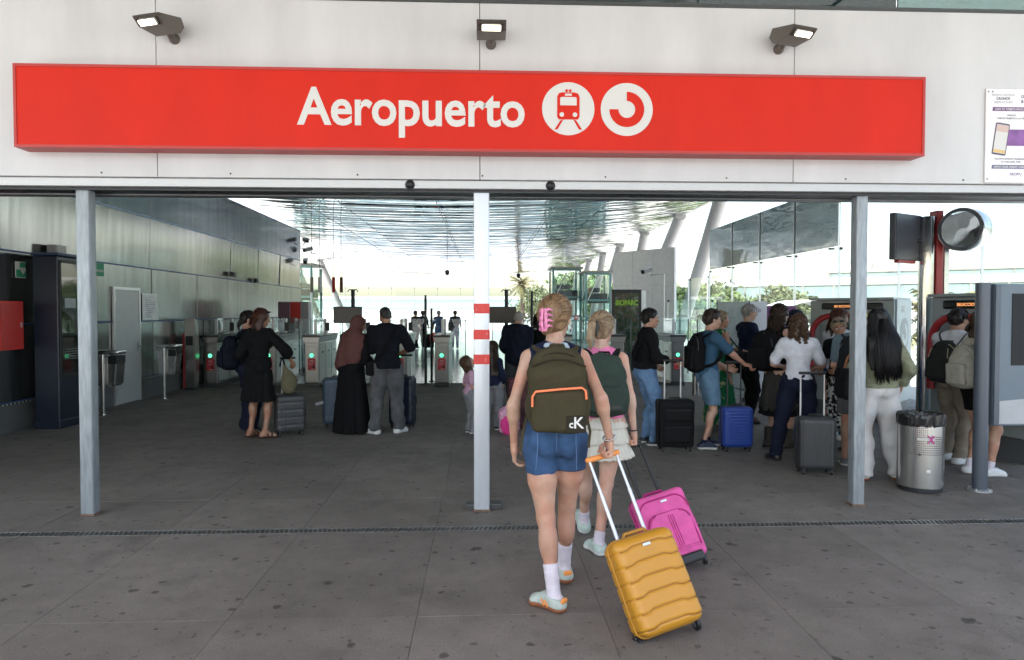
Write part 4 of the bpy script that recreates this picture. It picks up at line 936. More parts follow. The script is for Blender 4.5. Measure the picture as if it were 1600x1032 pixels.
# skin and cloth materials
def skin(name, c): 
    m = mat(name, c, .48, var=.17, vs_=9, bump=.06, bs=120); N, L, b = nodes_of(m)
    ms = next(n for n in N if n.type == 'MIX'); tc = next(n for n in N if n.type == 'TEX_COORD'); n2 = N.new('ShaderNodeTexNoise'); n2.inputs['Scale'].default_value = 5.5; n2.inputs['Detail'].default_value = 5; L.new(tc.outputs['Object'], n2.inputs['Vector'])
    rp = N.new('ShaderNodeValToRGB'); e_ = rp.color_ramp.elements; e_[0].position = .38; e_[0].color = (c[0] * .98, c[1] * .78, c[2] * .72, 1); e_[1].position = .62; e_[1].color = (c[0] * 1.06, c[1] * 1.08, c[2] * 1.08, 1); L.new(n2.outputs['Fac'], rp.inputs[0]); L.new(rp.outputs[0], ms.inputs[6])
    b.inputs['Subsurface Weight'].default_value = .12; b.inputs['Subsurface Radius'].default_value = (.02, .008, .004); b.inputs['Subsurface Scale'].default_value = .5; return m
SK = {'fair': skin('skin_fair', (.47, .285, .205)), 'pale': skin('skin_pale', (.52, .34, .26)), 'tan': skin('skin_tan', (.34, .18, .115)), 'mid': skin('skin_mid', (.4, .23, .155))}
def cloth(name, c, var=.12, vs_=18, bump=.35, bs=220, rough=.85): return mat('cloth_' + name, c, rough, var=var, vs_=vs_, bump=bump, bs=bs, spec=.12)
def hairm(name, c): 
    m = mat('hair_' + name, c, .42, var=.45, vs_=30, stretch=(1, 1, .12), bump=.9, bs=70, spec=.4); return m
HCOL = {'black': (.011, .009, .008), 'dark': (.03, .019, .013), 'brown': (.07, .04, .024), 'blond': (.2, .12, .06), 'ash': (.24, .17, .105), 'grey': (.26, .25, .24), 'red': (.06, .022, .014)}
HAIR = {'black': hairm('black', (.011, .009, .008)), 'dark': hairm('dark', (.03, .019, .013)), 'brown': hairm('brown', (.07, .04, .024)), 'blond': hairm('blond', (.2, .12, .06)), 'ash': hairm('ash', (.24, .17, .105)), 'grey': hairm('grey', (.26, .25, .24)), 'red': hairm('red', (.06, .022, .014))}
class Fig:
    """a posed person in local space: faces +y, x to their right, z up"""
    def __init__(s, name, label, loc, face, H=1.7, sex='f', skin_='fair', lean=0, side=0, twist=0, feet=None, hands=None, head=(0, 0, 0), build=1., vox=.014, group=None, hipz=None, grip=(0, 0), elbow=None, knee=None, palm=None, headscale=1.):
        s.sc = S = H / 1.75; s.vox = vox; s.H = H; s.sex = sex; s.build = build * .955; s.n = 0
        f = sex == 'f'; s.child = H < 1.35
        hw = (.092 if f else .088) * S; sw = (.158 if f else .188) * S * (.95 if s.child else 1)
        hz = (hipz or .925) * S; s.P0 = A3((0, 0, hz + .03 * S))
        s.T = rotm(twist, -lean, side); s.face = face
        def tor(x, y, z): return s.P0 + s.T @ (A3((x, y, z)) * S)
        s.tor = tor
        feet = feet or ((-.1, .0), (.1, .0)); s.foot = []; s.hip, s.knee, s.ank = [], [], []
        for i, sg_ in enumerate((-1, 1)):
            ft = feet[i]; fx, fy = ft[0], ft[1]; fz = ft[2] if len(ft) > 2 else 0; toe = ft[3] if len(ft) > 3 else -sg_ * 8; pt = ft[4] if len(ft) > 4 else 0
            hp = A3((sg_ * hw, 0, hz)); an = A3((fx * S, fy * S, (.085 + fz) * S)); kn, an = ik(hp, an, .445 * S, .415 * S, (knee[i] if knee else (sg_ * .12, 1, 0)))
            s.hip.append(hp); s.knee.append(kn); s.ank.append(an); s.foot.append((toe, pt))
        s.sh, s.el, s.wr, s.hd = [], [], [], []
        hands = hands or (None, None)
        for i, sg_ in enumerate((-1, 1)):
            sh = tor(sg_ * sw / S, -.01, .45); hnd = hands[i]
            if hnd is None: hnd = (sg_ * (.27 if f else .31), .05, .84)
            e, w = ik(sh, A3(hnd) * S, .285 * S, .255 * S, (elbow[i] if elbow and elbow[i] else (sg_ * .35, -1, -.1)))
            s.sh.append(sh); s.el.append(e); s.wr.append(w)
        s.grip = grip; s.palm = palm or (None, None)
        s.neck = tor(0, -.012, .50); s.HM = rotm(head[0], head[1], head[2]); s.headscale = hs = headscale * (1.12 if s.child else 1.) / (1 if s.child else 1)
        s.hc = s.neck + s.T @ (A3((0, .012, .08)) * S) + s.HM @ (A3((0, .02, .095)) * S * hs)
        s.root = None; s.name, s.label, s.loc, s.group, s.skin = name, label, loc, group, SK[skin_]
    def hp(s, x, y, z): return s.hc + s.HM @ (A3((x, y, z)) * s.sc * s.headscale)
    def he(s, c, r): return El(s.hp(*c), A3(r) * s.sc * s.headscale, s.HM)
    # ---- prim lists
    def torso(s, e=0., belly=0.):
        S, f, b = s.sc, s.sex == 'f', s.build; t = s.tor; ny = s.T @ A3((0, 1, 0)); q = S * b
        P = [Rc(t(-.045, 0, .02), t(.045, 0, .02), (.118 if f else .112) * q + e, (.118 if f else .112) * q + e, ny, .88),
             Rc(t(0, 0, .06), t(0, 0, .2), .128 * q + e, (.104 if f else .122) * q + e, ny, .78),
             Rc(t(0, 0, .2), t(0, .008, .36), (.106 if f else .122) * q + e, (.132 if f else .15) * q + e, ny, .74),
             Rc(t(-.06, 0, .36), t(.06, 0, .36), (.092 if f else .108) * q + e, (.092 if f else .108) * q + e, ny, .9),
             Rc(s.sh[0] + s.T @ A3((.03, 0, -.005)) * S, s.sh[1] + s.T @ A3((-.03, 0, -.005)) * S, .056 * q + e, .056 * q + e),
             Rc(t(-.04, -.005, .47), t(.04, -.005, .47), .05 * q + e, .05 * q + e)] + [Rc(t(g * .02, -.012, .515), s.sh[(g + 1) // 2] + s.T @ A3((-g * .03, 0, .005)) * S, .042 * q + e, .05 * q + e) for g in (-1, 1)]
        for g in (-1, 1): P.insert(6, El(t(g * .06, -.055, -.015), A3((.085, .085, .095)) * q + e))
        if f and not s.child:
            for g in (-1, 1): P.append(El(t(g * .065, .085, .33), A3((.06, .055, .06)) * q + e))
        if belly: P.append(El(t(0, .06, .13), A3((.12, .1 * belly, .13)) * q + e))
        return P
    def leg(s, i, e0=0., e1=0., e2=0., upto=1.):
        S, b = s.sc, s.build * (1.04 if s.sex == 'f' else 1); h, k, a = s.hip[i], s.knee[i], s.ank[i]; d = (a - k) / np.linalg.norm(a - k)
        bk = A3((0, 1, 0)) - d * d[1]; sd = A3((1, 0, 0)); return [Rc(h + A3((0, -.005, 0)), h + (k - h) * .5, .092 * S * b + e0, .08 * S * b + (e0 + e1) / 2), Rc(h + (k - h) * .5, k, .08 * S * b + (e0 + e1) / 2, .05 * S * b + e1), Rc(k, a, .047 * S * b + e1, .034 * S * b + e2), El(k + (a - k) * .3 - bk * .02 * S + sd * .012 * S, A3((.04, .046, .115)) * S * b + (e1 + e2) / 2 * A3((1, 1, 0))), El(k + (a - k) * .27 - bk * .02 * S - sd * .014 * S, A3((.038, .045, .1)) * S * b + (e1 + e2) / 2 * A3((1, 1, 0))), El(k + bk * .022 * S, A3((.04, .03, .045)) * S * b + e1 * A3((1, 1, 0)))]
    def arm(s, i, e0=0., e1=0., e2=0., frac=2.):
        S, b = s.sc * s.build, 1 if s.sex == 'f' else 1.14; h, k, a = s.sh[i], s.el[i], s.wr[i]
        if frac <= 1: k2 = h + (k - h) * frac; return [Rc(h, k2, .05 * S * b + e0, (.05 - .012 * frac) * S * b + e1)]
        P = [Rc(h, k, .043 * S * b + e0, .033 * S * b + e1)]
        f2 = frac - 1; P.append(Rc(k, k + (a - k) * f2, .036 * S * b + e1, (.034 - .011 * f2) * S * b + e2))
        if frac == 2.: P.insert(1, El(k + (a - k) * .22, A3((.036, .036, .04)) * S * b + e1))
        return P
    def neckp(s, e=0.): return [Rc(s.tor(0, -.012, .47), s.hp(0, -.025, -.06), (.052 if s.sex == 'f' else .06) * s.sc + e, (.05 if s.sex == 'f' else .057) * s.sc + e)]
    def headp(s):
        e = s.he
        return [e((0, -.012, .03), (.076, .094, .088)), (e((0, .02, -.04), (.06, .07, .075)), .03), (e((0, .042, -.085), (.036, .04, .028)), .025), (e((0, .083, .02), (.05, .02, .012)), .02), (Rc(s.hp(0, .09, .018), s.hp(0, .108, -.028), .008 * s.sc, .013 * s.sc), .014), (e((.013, .098, -.03), (.01, .01, .008)), .008), (e((-.013, .098, -.03), (.01, .01, .008)), .008), (e((0, .088, -.06), (.024, .014, .006)), .008), (e((0, .086, -.071), (.02, .014, .007)), .008), (e((.045, .06, -.015), (.02, .022, .02)), .02), (e((-.045, .06, -.015), (.02, .022, .02)), .02), (e((.079, -.012, -.005), (.009, .02, .032)), .008), (e((-.079, -.012, -.005), (.009, .02, .032)), .008)]
    def sockets(s): return [(s.he((g * .033, .098, .004), (.016, .014, .01)), .012) for g in (-1, 1)]
    def footp(s, i, e=0.):
        S = s.sc; a = s.ank[i]; toe, pt = s.foot[i]; M = rotm(toe, -pt); h = a + M @ (A3((0, -.035, -.045)) * S); t = a + M @ (A3((0, .13, -.06)) * S)
        return [Rc(a, h, .036 * S + e, .036 * S + e), Rc(h, t, .034 * S + e, .026 * S + e), Rc(a, a + M @ (A3((0, .1, -.05)) * S), .034 * S + e, .026 * S + e), Rc(t + M @ (A3((-.022, -.01, 0)) * S), t + M @ (A3((.022, .0, 0)) * S), .024 * S + e, .022 * S + e)]
    def handp(s, i):
        """palm, four fingers and a thumb; grip 0 relaxed .. 1 closed"""
        S = s.sc * (1.0 if s.sex == 'f' else 1.1); g = s.grip[i]; w = s.wr[i]; sg_ = (-1, 1)[i]
        d = (w - s.el[i]); d /= np.linalg.norm(d)
        if s.palm[i] is not None:
            n, d2 = s.palm[i]
            if d2 is not None: d = A3(d2) / np.linalg.norm(d2)
            n = A3(n)
        else: n = A3((-sg_, 0.0, 0))
        n = n - d * (n @ d); n /= np.linalg.norm(n); x = np.cross(d, n)   # x: across the palm
        th = x if x @ A3((0, 1, 0)) + .3 * (x @ A3((0, 0, 1))) > 0 else -x
        P = [Rc(w, w + d * .03 * S, .026 * S, .028 * S, n, .75), (Bx(w + d * .055 * S, A3((.036, .045, .014)) * S, .012 * S, np.stack([th, d, n], 1)), .02)]
        for q, (o, ln) in enumerate(((.028, .072), (.0095, .08), (-.0095, .074), (-.027, .058))):
            p = w + d * .095 * S + th * o * S; a = .25 + 1.25 * g + .05 * q
            for sgm in range(3):
                dd = d * math.cos(a) + n * math.sin(a); L_ = ln * (.45, .32, .25)[sgm] * S; P.append((Rc(p, p + dd * L_, .0088 * S, .008 * S), .006)); p = p + dd * L_; a += .22 + .9 * g
        p = w + d * .025 * S + th * .03 * S + n * .005 * S; dd = d * .65 + th * (.6 - .35 * g) + n * (.25 + .45 * g); dd /= np.linalg.norm(dd); P.append((Rc(p, p + dd * .045 * S, .0125 * S, .0105 * S), .012)); p = p + dd * .045 * S; dd = d * .9 + n * (.3 + .3 * g) - th * .3 * g; dd /= np.linalg.norm(dd); P.append((Rc(p, p + dd * .034 * S, .0098 * S, .008 * S), .006))
        s.hd.append(w + d * .085 * S + n * .025 * S); return P
    # ---- meshes
    def body(s, legs=True, arms=True, hidetorso=False, bare_feet=False, hair_only=False, hands=(1, 1)):
        S, h = s.sc, s.vox; big = (s.torso() if not hidetorso else []) + s.neckp()
        for i in (0, 1):
            if legs: big += s.leg(i)
            if bare_feet and legs: big += s.footp(i)
            if arms: big += s.arm(i)
        nz = s.hp(0, 0, -.1); nn = s.HM @ A3((0, 0, 1)); parts = []
        wc = []
        parts.append(soft(big, h, .03 * S, cuts=[(s.hp(0, -.02, -.085), nn)]))
        hh = min(h, .0075)
        parts.append(soft(s.headp() + s.neckp(), hh, .02 * S, subs=s.sockets(), cuts=[(s.hp(0, -.02, -.125), -nn)]))
        if arms:
            for i in (0, 1):
                if hands[i]: parts.append(soft(s.handp(i) + [s.arm(i)[-1]], min(h, .0062), .012, clip=(s.wr[i] - .17 * S, s.wr[i] + .17 * S), cuts=[(s.wr[i] - (s.wr[i] - s.el[i]) * .1, -(s.wr[i] - s.el[i]))]))
                else: s.hd.append(s.wr[i])
        me = mesh_of('person', parts, s.skin)
        o = bpy.data.objects.new('person', me); C.objects.link(o); o.location = s.loc; o.rotation_euler.z = R(s.face); tag(o, s.label, 'person', s.group); s.root = o
        return s
    def add(s, name, parts, m, parent=None, label=None):
        o = bpy.data.objects.new(name, mesh_of(name, parts if isinstance(parts, list) else [parts], m)); C.objects.link(o); o.parent = parent or s.root
        if label: o['label'] = label
        return o
    def eyes(s):
        we, dk = mat('eye_white', (.6, .58, .56), .2), mat('eye_dark', (.02, .013, .01), .1)
        for g in (-1, 1):
            bm = NB(); c = s.hp(g * .033, .083, .003); bmesh.ops.create_uvsphere(bm, u_segments=10, v_segments=8, radius=.0125 * s.sc, matrix=Matrix.Translation(c)); e = obj('eye', bm, we, s.root, smooth=True)
            bm = NB(); c = s.hp(g * .033, .0905, .003); bmesh.ops.create_uvsphere(bm, u_segments=8, v_segments=6, radius=.0065 * s.sc, matrix=Matrix.Translation(c)); obj('iris', bm, dk, e, smooth=True)
            bm = NB(); tube(bm, [s.hp(g * .015, .1, .024), s.hp(g * .033, .101, .03), s.hp(g * .052, .088, .025)], .0045 * s.sc, 6); obj('eyebrow', bm, HAIR['dark'], s.root)
        bm = NB(); tube(bm, [s.hp(-.022, .094, -.066), s.hp(0, .103, -.065), s.hp(.022, .094, -.066)], .004 * s.sc, 6); obj('lips', bm, mat('lips', (.33, .12, .1), .4), s.root)
    def glasses(s, m=None):
        m = m or M_black; bm = NB()
        for g in (-1, 1):
            pts = [s.hp(g * .034 + .02 * math.cos(t), .11 - abs(.02 * math.cos(t)) * .2, .003 + .015 * math.sin(t)) for t in np.linspace(0, 2 * PI, 13)]; tube(bm, pts, .0018, 5, cap=False); tube(bm, [s.hp(g * .054, .105, .006), s.hp(g * .08, .0, .008)], .0018, 5)
        tube(bm, [s.hp(-.014, .113, .006), s.hp(.014, .113, .006)], .0018, 5); obj('glasses', bm, m, s.root)
    def shirt(s, m, e=.012, sleeve=.6, hem=-.04, neck=.5, fold=.004, fr=26, sl_e=.014, cuff=.012, name='shirt', low=None, seed=1, vneck=0., k=.03, armhole=None, label=None):
        """sleeve: 0 sleeveless, .6 short, 1.9 long"""
        P = s.torso(e); up = s.T @ A3((0, 0, 1))
        if low: P += low
        cuts = [(s.tor(0, 0, hem), -up), (s.tor(0, 0, neck + .045), up)]
        if sleeve > 0:
            for i in (0, 1): P += s.arm(i, sl_e, sl_e + .002, cuff, sleeve)
        subs = []
        if armhole:
            for i, g in enumerate((-1, 1)): subs.append((Rc(s.tor(g * (armhole + .02), -.25, .47), s.tor(g * (armhole + .02), .25, .47), .072 * s.sc, .072 * s.sc), .015)); subs.append((Rc(s.tor(g * (armhole + .03), -.25, .39), s.tor(g * (armhole + .03), .25, .39), .055 * s.sc, .055 * s.sc), .02))
        if vneck: subs.append((El(s.tor(0, .02, .52), A3((.07, .14, vneck)) * s.sc), .02))
        if sleeve > 1: pass
        d = soft(P, s.vox, k * s.sc, cuts, post=lambda Q, V: V + folds(Q, fold, fr, seed, (1, 1, .55)), subs=subs)
        if 0 < sleeve <= 1: pass
        return s.add(name, d, m, label=label)
    def trousers(s, m, e=(.014, .018, .02), upto=1., waist=.1, fold=.004, fr=24, name='trousers', seed=2, hemz=None, k=.02):
        P = s.torso(.018)[:2] + s.torso(.018)[6:8]; cuts = [(s.tor(0, 0, waist), s.T @ A3((0, 0, 1)))]; out = []
        for i in (0, 1):
            L_ = s.leg(i, *e)
            if upto < 1: # shorts: thigh prims only
                h_, kn = s.hip[i], s.knee[i]; q = h_ + (kn - h_) * upto; L_ = [Rc(h_ + A3((0, -.005, 0)), h_ + (kn - h_) * min(1, upto + .15), .09 * s.sc * s.build + e[0], .074 * s.sc * s.build + e[1])]
            P += L_
        if upto < 1:
            for i in (0, 1):
                d_ = s.knee[i] - s.hip[i]; 
            zc = [s.hip[i] + (s.knee[i] - s.hip[i]) * upto for i in (0, 1)]
            def post(Q, V):
                V = V + folds(Q, fold, fr, seed, (1, 1, .5))
                left = Q[..., 0] < 0; z = np.where(left, zc[0][2], zc[1][2]); return smax(V, z - Q[..., 2], .006)
            d = soft(P, s.vox, k * s.sc, cuts, post=post)
        else:
            d = soft(P, s.vox, k * s.sc, cuts + [((0, 0, (hemz or .045) * s.sc), (0, 0, -1))], post=lambda Q, V: V + folds(Q, fold * (1 + 1.2 * np.exp(-((Q[..., 2:3][..., 0] - .12) / .1) ** 2)), fr, seed, (1, 1, .8)))
        return s.add(name, d, m)
    def skirt(s, m, z0, z1, r0, r1, sq=.8, name='skirt', pleat=.01, np_=14, seed=3, c=(0, 0), tier=None, k=.02):
        """flared tube from z0 (waist) to z1 (hem), pleated"""
        S = s.sc; a, b = A3((0, 0, z0)) * S, A3((c[0], c[1], z1)) * S
        def post(Q, V):
            an = np.arctan2(Q[..., 1], Q[..., 0]); t = np.clip((a[2] - Q[..., 2]) / (a[2] - b[2]), 0, 1)
            V = V + pleat * t * np.sin(an * np_ + 2 * np.sin(an * 3 + seed)) + folds(Q, .004, 18, seed)
            if tier: V = V - tier * ((t * 3) % 1.) 
            return V
        d = soft([Rc(a, b, r0 * S, r1 * S, (0, 1, 0), sq)], s.vox, .02, [(a, (0, 0, 1)), (b, (0, 0, -1))], post=post, pad=.05)
        return s.add(name, d, m)
    def shoes(s, m, sole=None, e=.009, high=0., which=(0, 1), name='shoe', lace=None):
        for i in which:
            S = s.sc; a = s.ank[i]; toe, pt = s.foot[i]; M = rotm(toe, -pt); top = a + M @ (A3((0, 0, .0 + high)) * S); P = s.footp(i, e)
            if high: P.append(Rc(a, top, .04 * S + e, .042 * S + e))
            bz = a + M @ (A3((0, 0, -.083)) * S)
            o = s.add(name, soft(P, min(s.vox, .008), .015, [(top, M @ A3((0, -.15, 1))), (bz + M @ A3((0, 0, .022)) * S, M @ A3((0, 0, -1)))]), m)
            if sole:
                s.add('sole', soft(s.footp(i, e + .004), min(s.vox, .007), .015, [(bz + M @ A3((0, 0, .03)) * S, M @ A3((0, 0, 1))), (bz, M @ A3((0, 0, -1)))]), sole, o)
            if lace:
                bm = NB()
                for q in range(4):
                    c = a + M @ (A3((0, .045 + .022 * q, .005 - .013 * q)) * S); tube(bm, [c + M @ A3((-.02, 0, -.004)), c + M @ A3((0, .004, .003)), c + M @ A3((.02, 0, -.004))], .003, 5)
                obj('laces', bm, lace, o)
    def socks(s, m, top=.12, e=.004, which=(0, 1)):
        for i in which:
            k, a = s.knee[i], s.ank[i]; d = (k - a) / np.linalg.norm(k - a); t = a + d * top * s.sc
            s.add('sock', soft(s.leg(i, e, e, e)[2:3] + s.footp(i, .002)[:1], min(s.vox, .008), .01, [(t, d)], post=lambda Q, V: V + folds(Q, .0015, 60, 4, (.2, .2, 2))), m)
    def hair(s, style, m, extra=None, e=.014, vol=1., fringe=True, name='hair', front=.035, low=-.03, nolocks=False):
        S = s.sc * s.headscale; P = [s.he((0, -.016, .034), (.078 + e, .098 + e, .09 + e))]; hh = min(s.vox, .009)
        # face opening
        subs = [(s.he((0, .12, -.07), (.074, .1, .115)), .02), (s.he((0, .1, .0), (.062, .06, .062)), .02)] if fringe else []
        nn = s.HM @ A3((0, .45, -1)); cuts = [(s.hp(0, -.02, low), nn)]
        if style == 'short':
            P.append((s.he((0, -.06, -.03), (.062, .042, .05)), .02)); cuts = [(s.hp(0, -.05, low - .03), s.HM @ A3((0, .95, -1)))]
        if style == 'buzz':
            P = [s.he((0, -.014, .03), (.0785, .097, .09)), (s.he((0, -.055, -.03), (.06, .042, .05)), .02)]; cuts = [(s.hp(0, -.05, low - .03), s.HM @ A3((0, .95, -1)))]
        if style in ('bob', 'long', 'curly'):
            cuts = []
            z = {'bob': -.13, 'long': -.42, 'curly': -.2}[style] if extra is None else extra
            w_ = vol
            for g in (-1, 0, 1):
                a0 = s.hp(g * .05, -.03 - .02 * (g == 0), .02); a1 = s.hp(g * .055, -.045 - .02 * (g == 0), -.1); a2 = s.hp(g * .05, -.045, -.1) * 1.0; a2 = a1 + (s.T @ A3((g * .02, -.035, 1)) * 0) + A3((g * .015, -.02, (z + .1))) * S
                P += [(Rc(a0, a1, .05 * S * w_, .048 * S * w_), .03), (Rc(a1, a2, .048 * S * w_, .034 * S * w_), .03)]
            subs = [(s.he((0, .12, -.08), (.07, .1, .13)), .015), (s.he((0, .1, .0), (.06, .06, .06)), .02)] if fringe else []
        if style in ('short', 'buzz'): subs = subs + [(s.he((g * .1, -.004, -.02), (.034, .03, .042)), .012) for g in (-1, 1)]
        amp, fr = (.012, 75) if style == 'curly' else ((.006, 70) if style == 'short' else (.0042, 60))
        hc_ = [q for q in HAIR if HAIR[q] is m]
        if hc_ and s.vox < .02 and style != 'buzz':
            lk = {'short': ('short', 110, .1, 0), 'bob': ('down', 90, .09, .004), 'long': ('down', 110, .3, .006), 'curly': ('down', 130, (.2 if extra is None else -extra) - .02, .016)}[style]
            if not nolocks: s.locks(hc_[0], lk[1], lk[0], 3, drop=(-extra - .03 if extra and style != 'curly' else lk[2]), e=e + .002, wave=lk[3], r=.0075 if style == 'curly' else .005)
        d = soft(P, hh, .02, cuts, post=lambda Q, V: V + folds(Q, amp, fr, 5, (1, 1, .25) if style != 'curly' else (1, 1, .8)), subs=subs)
        return s.add(name, d, m)
    def locks(s, col, n=70, flow='short', seed=1, end=None, drop=.1, e=.014, bun=(-.2, -1, .05), r=.005, wave=.0):
        """separate locks of hair lying over the scalp, in three tones"""
        rr = np.random.RandomState(seed); c0 = A3((0, -.016, .034)); rad = A3((.078 + e, .098 + e, .09 + e)); tones = []
        for f_ in (.6, 1., 1.6): tones.append(mat('hair_%s_%d' % (col, f_ * 10), tuple(min(.6, q * f_) for q in HCOL[col]), .5, var=.3, vs_=40, spec=.3 if HCOL[col][0] > .1 else .12))
        bms = [NB() for _ in tones]; bn = A3(bun) / np.linalg.norm(bun); k = 0; tries = 0
        while k < n and tries < n * 20:
            tries += 1; d = rr.randn(3); d /= np.linalg.norm(d)
            if d[2] < .88 * d[1] - .22 or d[2] < -.45: continue
            pts = []
            if flow == 'bun':
                for t in np.linspace(0, .85, 7):
                    q = d * (1 - t) + bn * t; q /= np.linalg.norm(q); pts.append(c0 + q * rad * (1.0 + .035 * rr.rand()))
            elif flow == 'short':
                fl = A3((.25 * np.sign(d[0]), rr.uniform(-.2, .9) if d[2] > .5 else -.25, -.5 if d[2] < .6 else -.15)) + rr.randn(3) * .25; fl -= d * (fl @ d); L_ = rr.uniform(.3, .55)
                for t in np.linspace(0, 1, 5):
                    q = d + fl * L_ * t; q /= np.linalg.norm(q); pts.append(c0 + q * rad * (1. + .09 * t * rr.uniform(.3, 1)))
                if pts[-1][2] < .9 * pts[-1][1] - .035: continue
            else:
                if d[2] < .1: d[2] = abs(d[2]) + .1; d /= np.linalg.norm(d)
                sd_ = np.sign(d[0]) if abs(d[0]) > .05 else rr.choice((-1, 1)); lo_ = A3((sd_ * rr.uniform(.35, 1), -rr.uniform(.1, 1), -.25)); lo_ /= np.linalg.norm(lo_)
                for t in np.linspace(0, 1, 5):
                    q = d * (1 - t) + lo_ * t; q /= np.linalg.norm(q); pts.append(c0 + q * rad * (1.0 + .05 * rr.rand()))
                b0 = pts[-1]; dr = drop * rr.uniform(.82, 1.05); ph = rr.rand() * 6
                for t in np.linspace(.2, 1, 6): pts.append(b0 + A3((b0[0] * .15 * t + wave * math.sin(9 * t + ph), -.03 * t + wave * math.cos(8 * t + ph), -dr * t)))
            W_ = [s.hp(*p) for p in pts]; m_ = len(W_); tube(bms[rr.choice(3, p=(.35, .45, .2))], W_, [r * s.sc * (1 - .75 * (i / (m_ - 1)) ** 2) for i in range(m_)], 5); k += 1
        for b_, t_ in zip(bms, tones): obj('hair_lock', b_, t_, s.root, smooth=True)['kind'] = 'stuff'
    def tail(s, m, pts, rs, name='ponytail'):
        P = [Rc(s.hp(*a), s.hp(*b), ra * s.sc, rb * s.sc) for a, b, ra, rb in zip(pts, pts[1:], rs, rs[1:])]
        return s.add(name, soft(P, min(s.vox, .009), .015, post=lambda Q, V: V + folds(Q, .004, 70, 9, (1, 1, .2))), m)
    # world position of a local point
    def W(s, p): return Vector(s.loc) + Matrix.Rotation(R(s.face), 3, 'Z') @ Vector(p)
# ================================================================ BAGS
class Bag:
    """soft bag built in its wearer's space, stored from its own base point"""
    def __init__(s, label, cat, name, fig=None, base=(0, 0, 0), loc=None, face=0., group=None):
        s.base = A3(base); s.fig = fig; s.h = fig.vox if fig else .012
        if fig: loc = fig.W(base); face = fig.face
        s.root = thing(name, label, cat, loc, R(face), group)
    def add(s, name, parts, m, parent=None):
        parts = parts if isinstance(parts, list) else [parts]
        return obj(name, mesh_of(name, [(v - s.base, f) for v, f in parts if len(v)], m), None, parent or s.root)
    def tube(s, name, pts, r, m, n=8, flat=None, parent=None):
        bm = NB(); tube(bm, [Vector(A3(p) - s.base) for p in pts], r, n, flat=flat); return obj(name, bm, m, parent or s.root, smooth=50)
def backpack(fig, label, m, w=.3, h=.46, d=.17, zc=.28, strap=None, trim=None, pocket=.45, one=False, handle=True, group='backpacks', tilt=0., name='backpack', gap=.115, front_strap=True, roundtop=.06, tag_=None):
    S = 1.; t = fig.tor; T = fig.T @ rotm(0, tilt); c = fig.P0 + fig.T @ A3((0, -(gap * fig.sc * fig.build + d / 2), zc * fig.sc)); strap = strap or m
    def q(x, y, z): return c + T @ A3((x, y, z))
    B = Bag(label, 'backpack', name, fig, q(0, 0, -h / 2), group=group); B.q = q; B.T = T; B.c = c; B.dim = (w, h, d)
    P = [Bx(q(0, 0, -h * .12), A3((w * .47, d * .47, h * .37)), min(d, w) * .34, T), (El(q(0, .015, h * .28), A3((w * .4, d * .42, h * .22)), T), roundtop), (El(q(0, -.01, -h * .2), A3((w * .52, d * .56, h * .27)), T), .05)]
    B.body = B.add('main_body', soft(P, B.h, .04, post=lambda Q, V: V + folds(Q, .009, 17, 3, (1, 1, .7)) + folds(Q, .003, 50, 4)), m)
    if pocket:
        B.pocket = B.add('front_pocket', soft([Bx(q(0, -d / 2 - .005, -h / 2 + h * pocket / 2 + .03), A3((w * .4, .032, h * pocket / 2)), .03, T)], B.h, .02, post=lambda Q, V: V + folds(Q, .003, 24, 6)), m)
    # zip line over the top
    zp = [q(w * .47 * math.cos(a), -d * .2, h * .12 + h * .3 * math.sin(a)) for a in np.linspace(-.25, PI + .25, 15)]
    B.tube('zip', zp, .004, trim or M_black, 6)
    if handle: B.tube('grab_handle', [q(-.045, d * .3, h * .43), q(-.035, d * .3, h * .5), q(.035, d * .3, h * .5), q(.045, d * .3, h * .43)], .009, strap)
    for i, g in enumerate((-1, 1)):
        if one and g < 0: continue
        sh = fig.sh[i]; S_ = fig.sc; top = A3((-g * .05 * S_, 0, 0)); e = .055 * S_ * fig.build + .022; n0 = fig.T @ A3((0, 0, 1)); y0 = fig.T @ A3((0, 1, 0))
        b0 = q(g * .07, d * .42, h * .4); s0 = sh + fig.T @ top
        pts = [b0, s0 - y0 * .06 + n0 * e * .75, s0 + n0 * e, s0 + y0 * .06 + n0 * e * .7]
        if front_strap: pts += [fig.tor(g * .115, .125 * fig.build, .36), fig.tor(g * .14, .1, .22), fig.tor(g * .15, .0, .12), q(g * w * .42, d * .4, -h * .35)]
        # smooth the polyline
        pts = [A3(p) for p in pts]
        for _ in range(2):
            o = [pts[0]]
            for a, b in zip(pts, pts[1:]): o += [a * .75 + b * .25, a * .25 + b * .75]
            pts = o + [pts[-1]]
        B.tube('shoulder_strap', pts, .028, strap, 8, flat=(tuple(n0), 1., .22))
    if tag_ is not None:
        bm = NB(); bb(bm, -.03, .03, -.003, .003, -.012, .012, 0, Matrix.Translation(Vector(q(w * .2, -d / 2 - .04, -h * .34) - B.base)) @ Matrix(T).to_4x4()); obj('label_patch', bm, tag_, B.root)
    return B
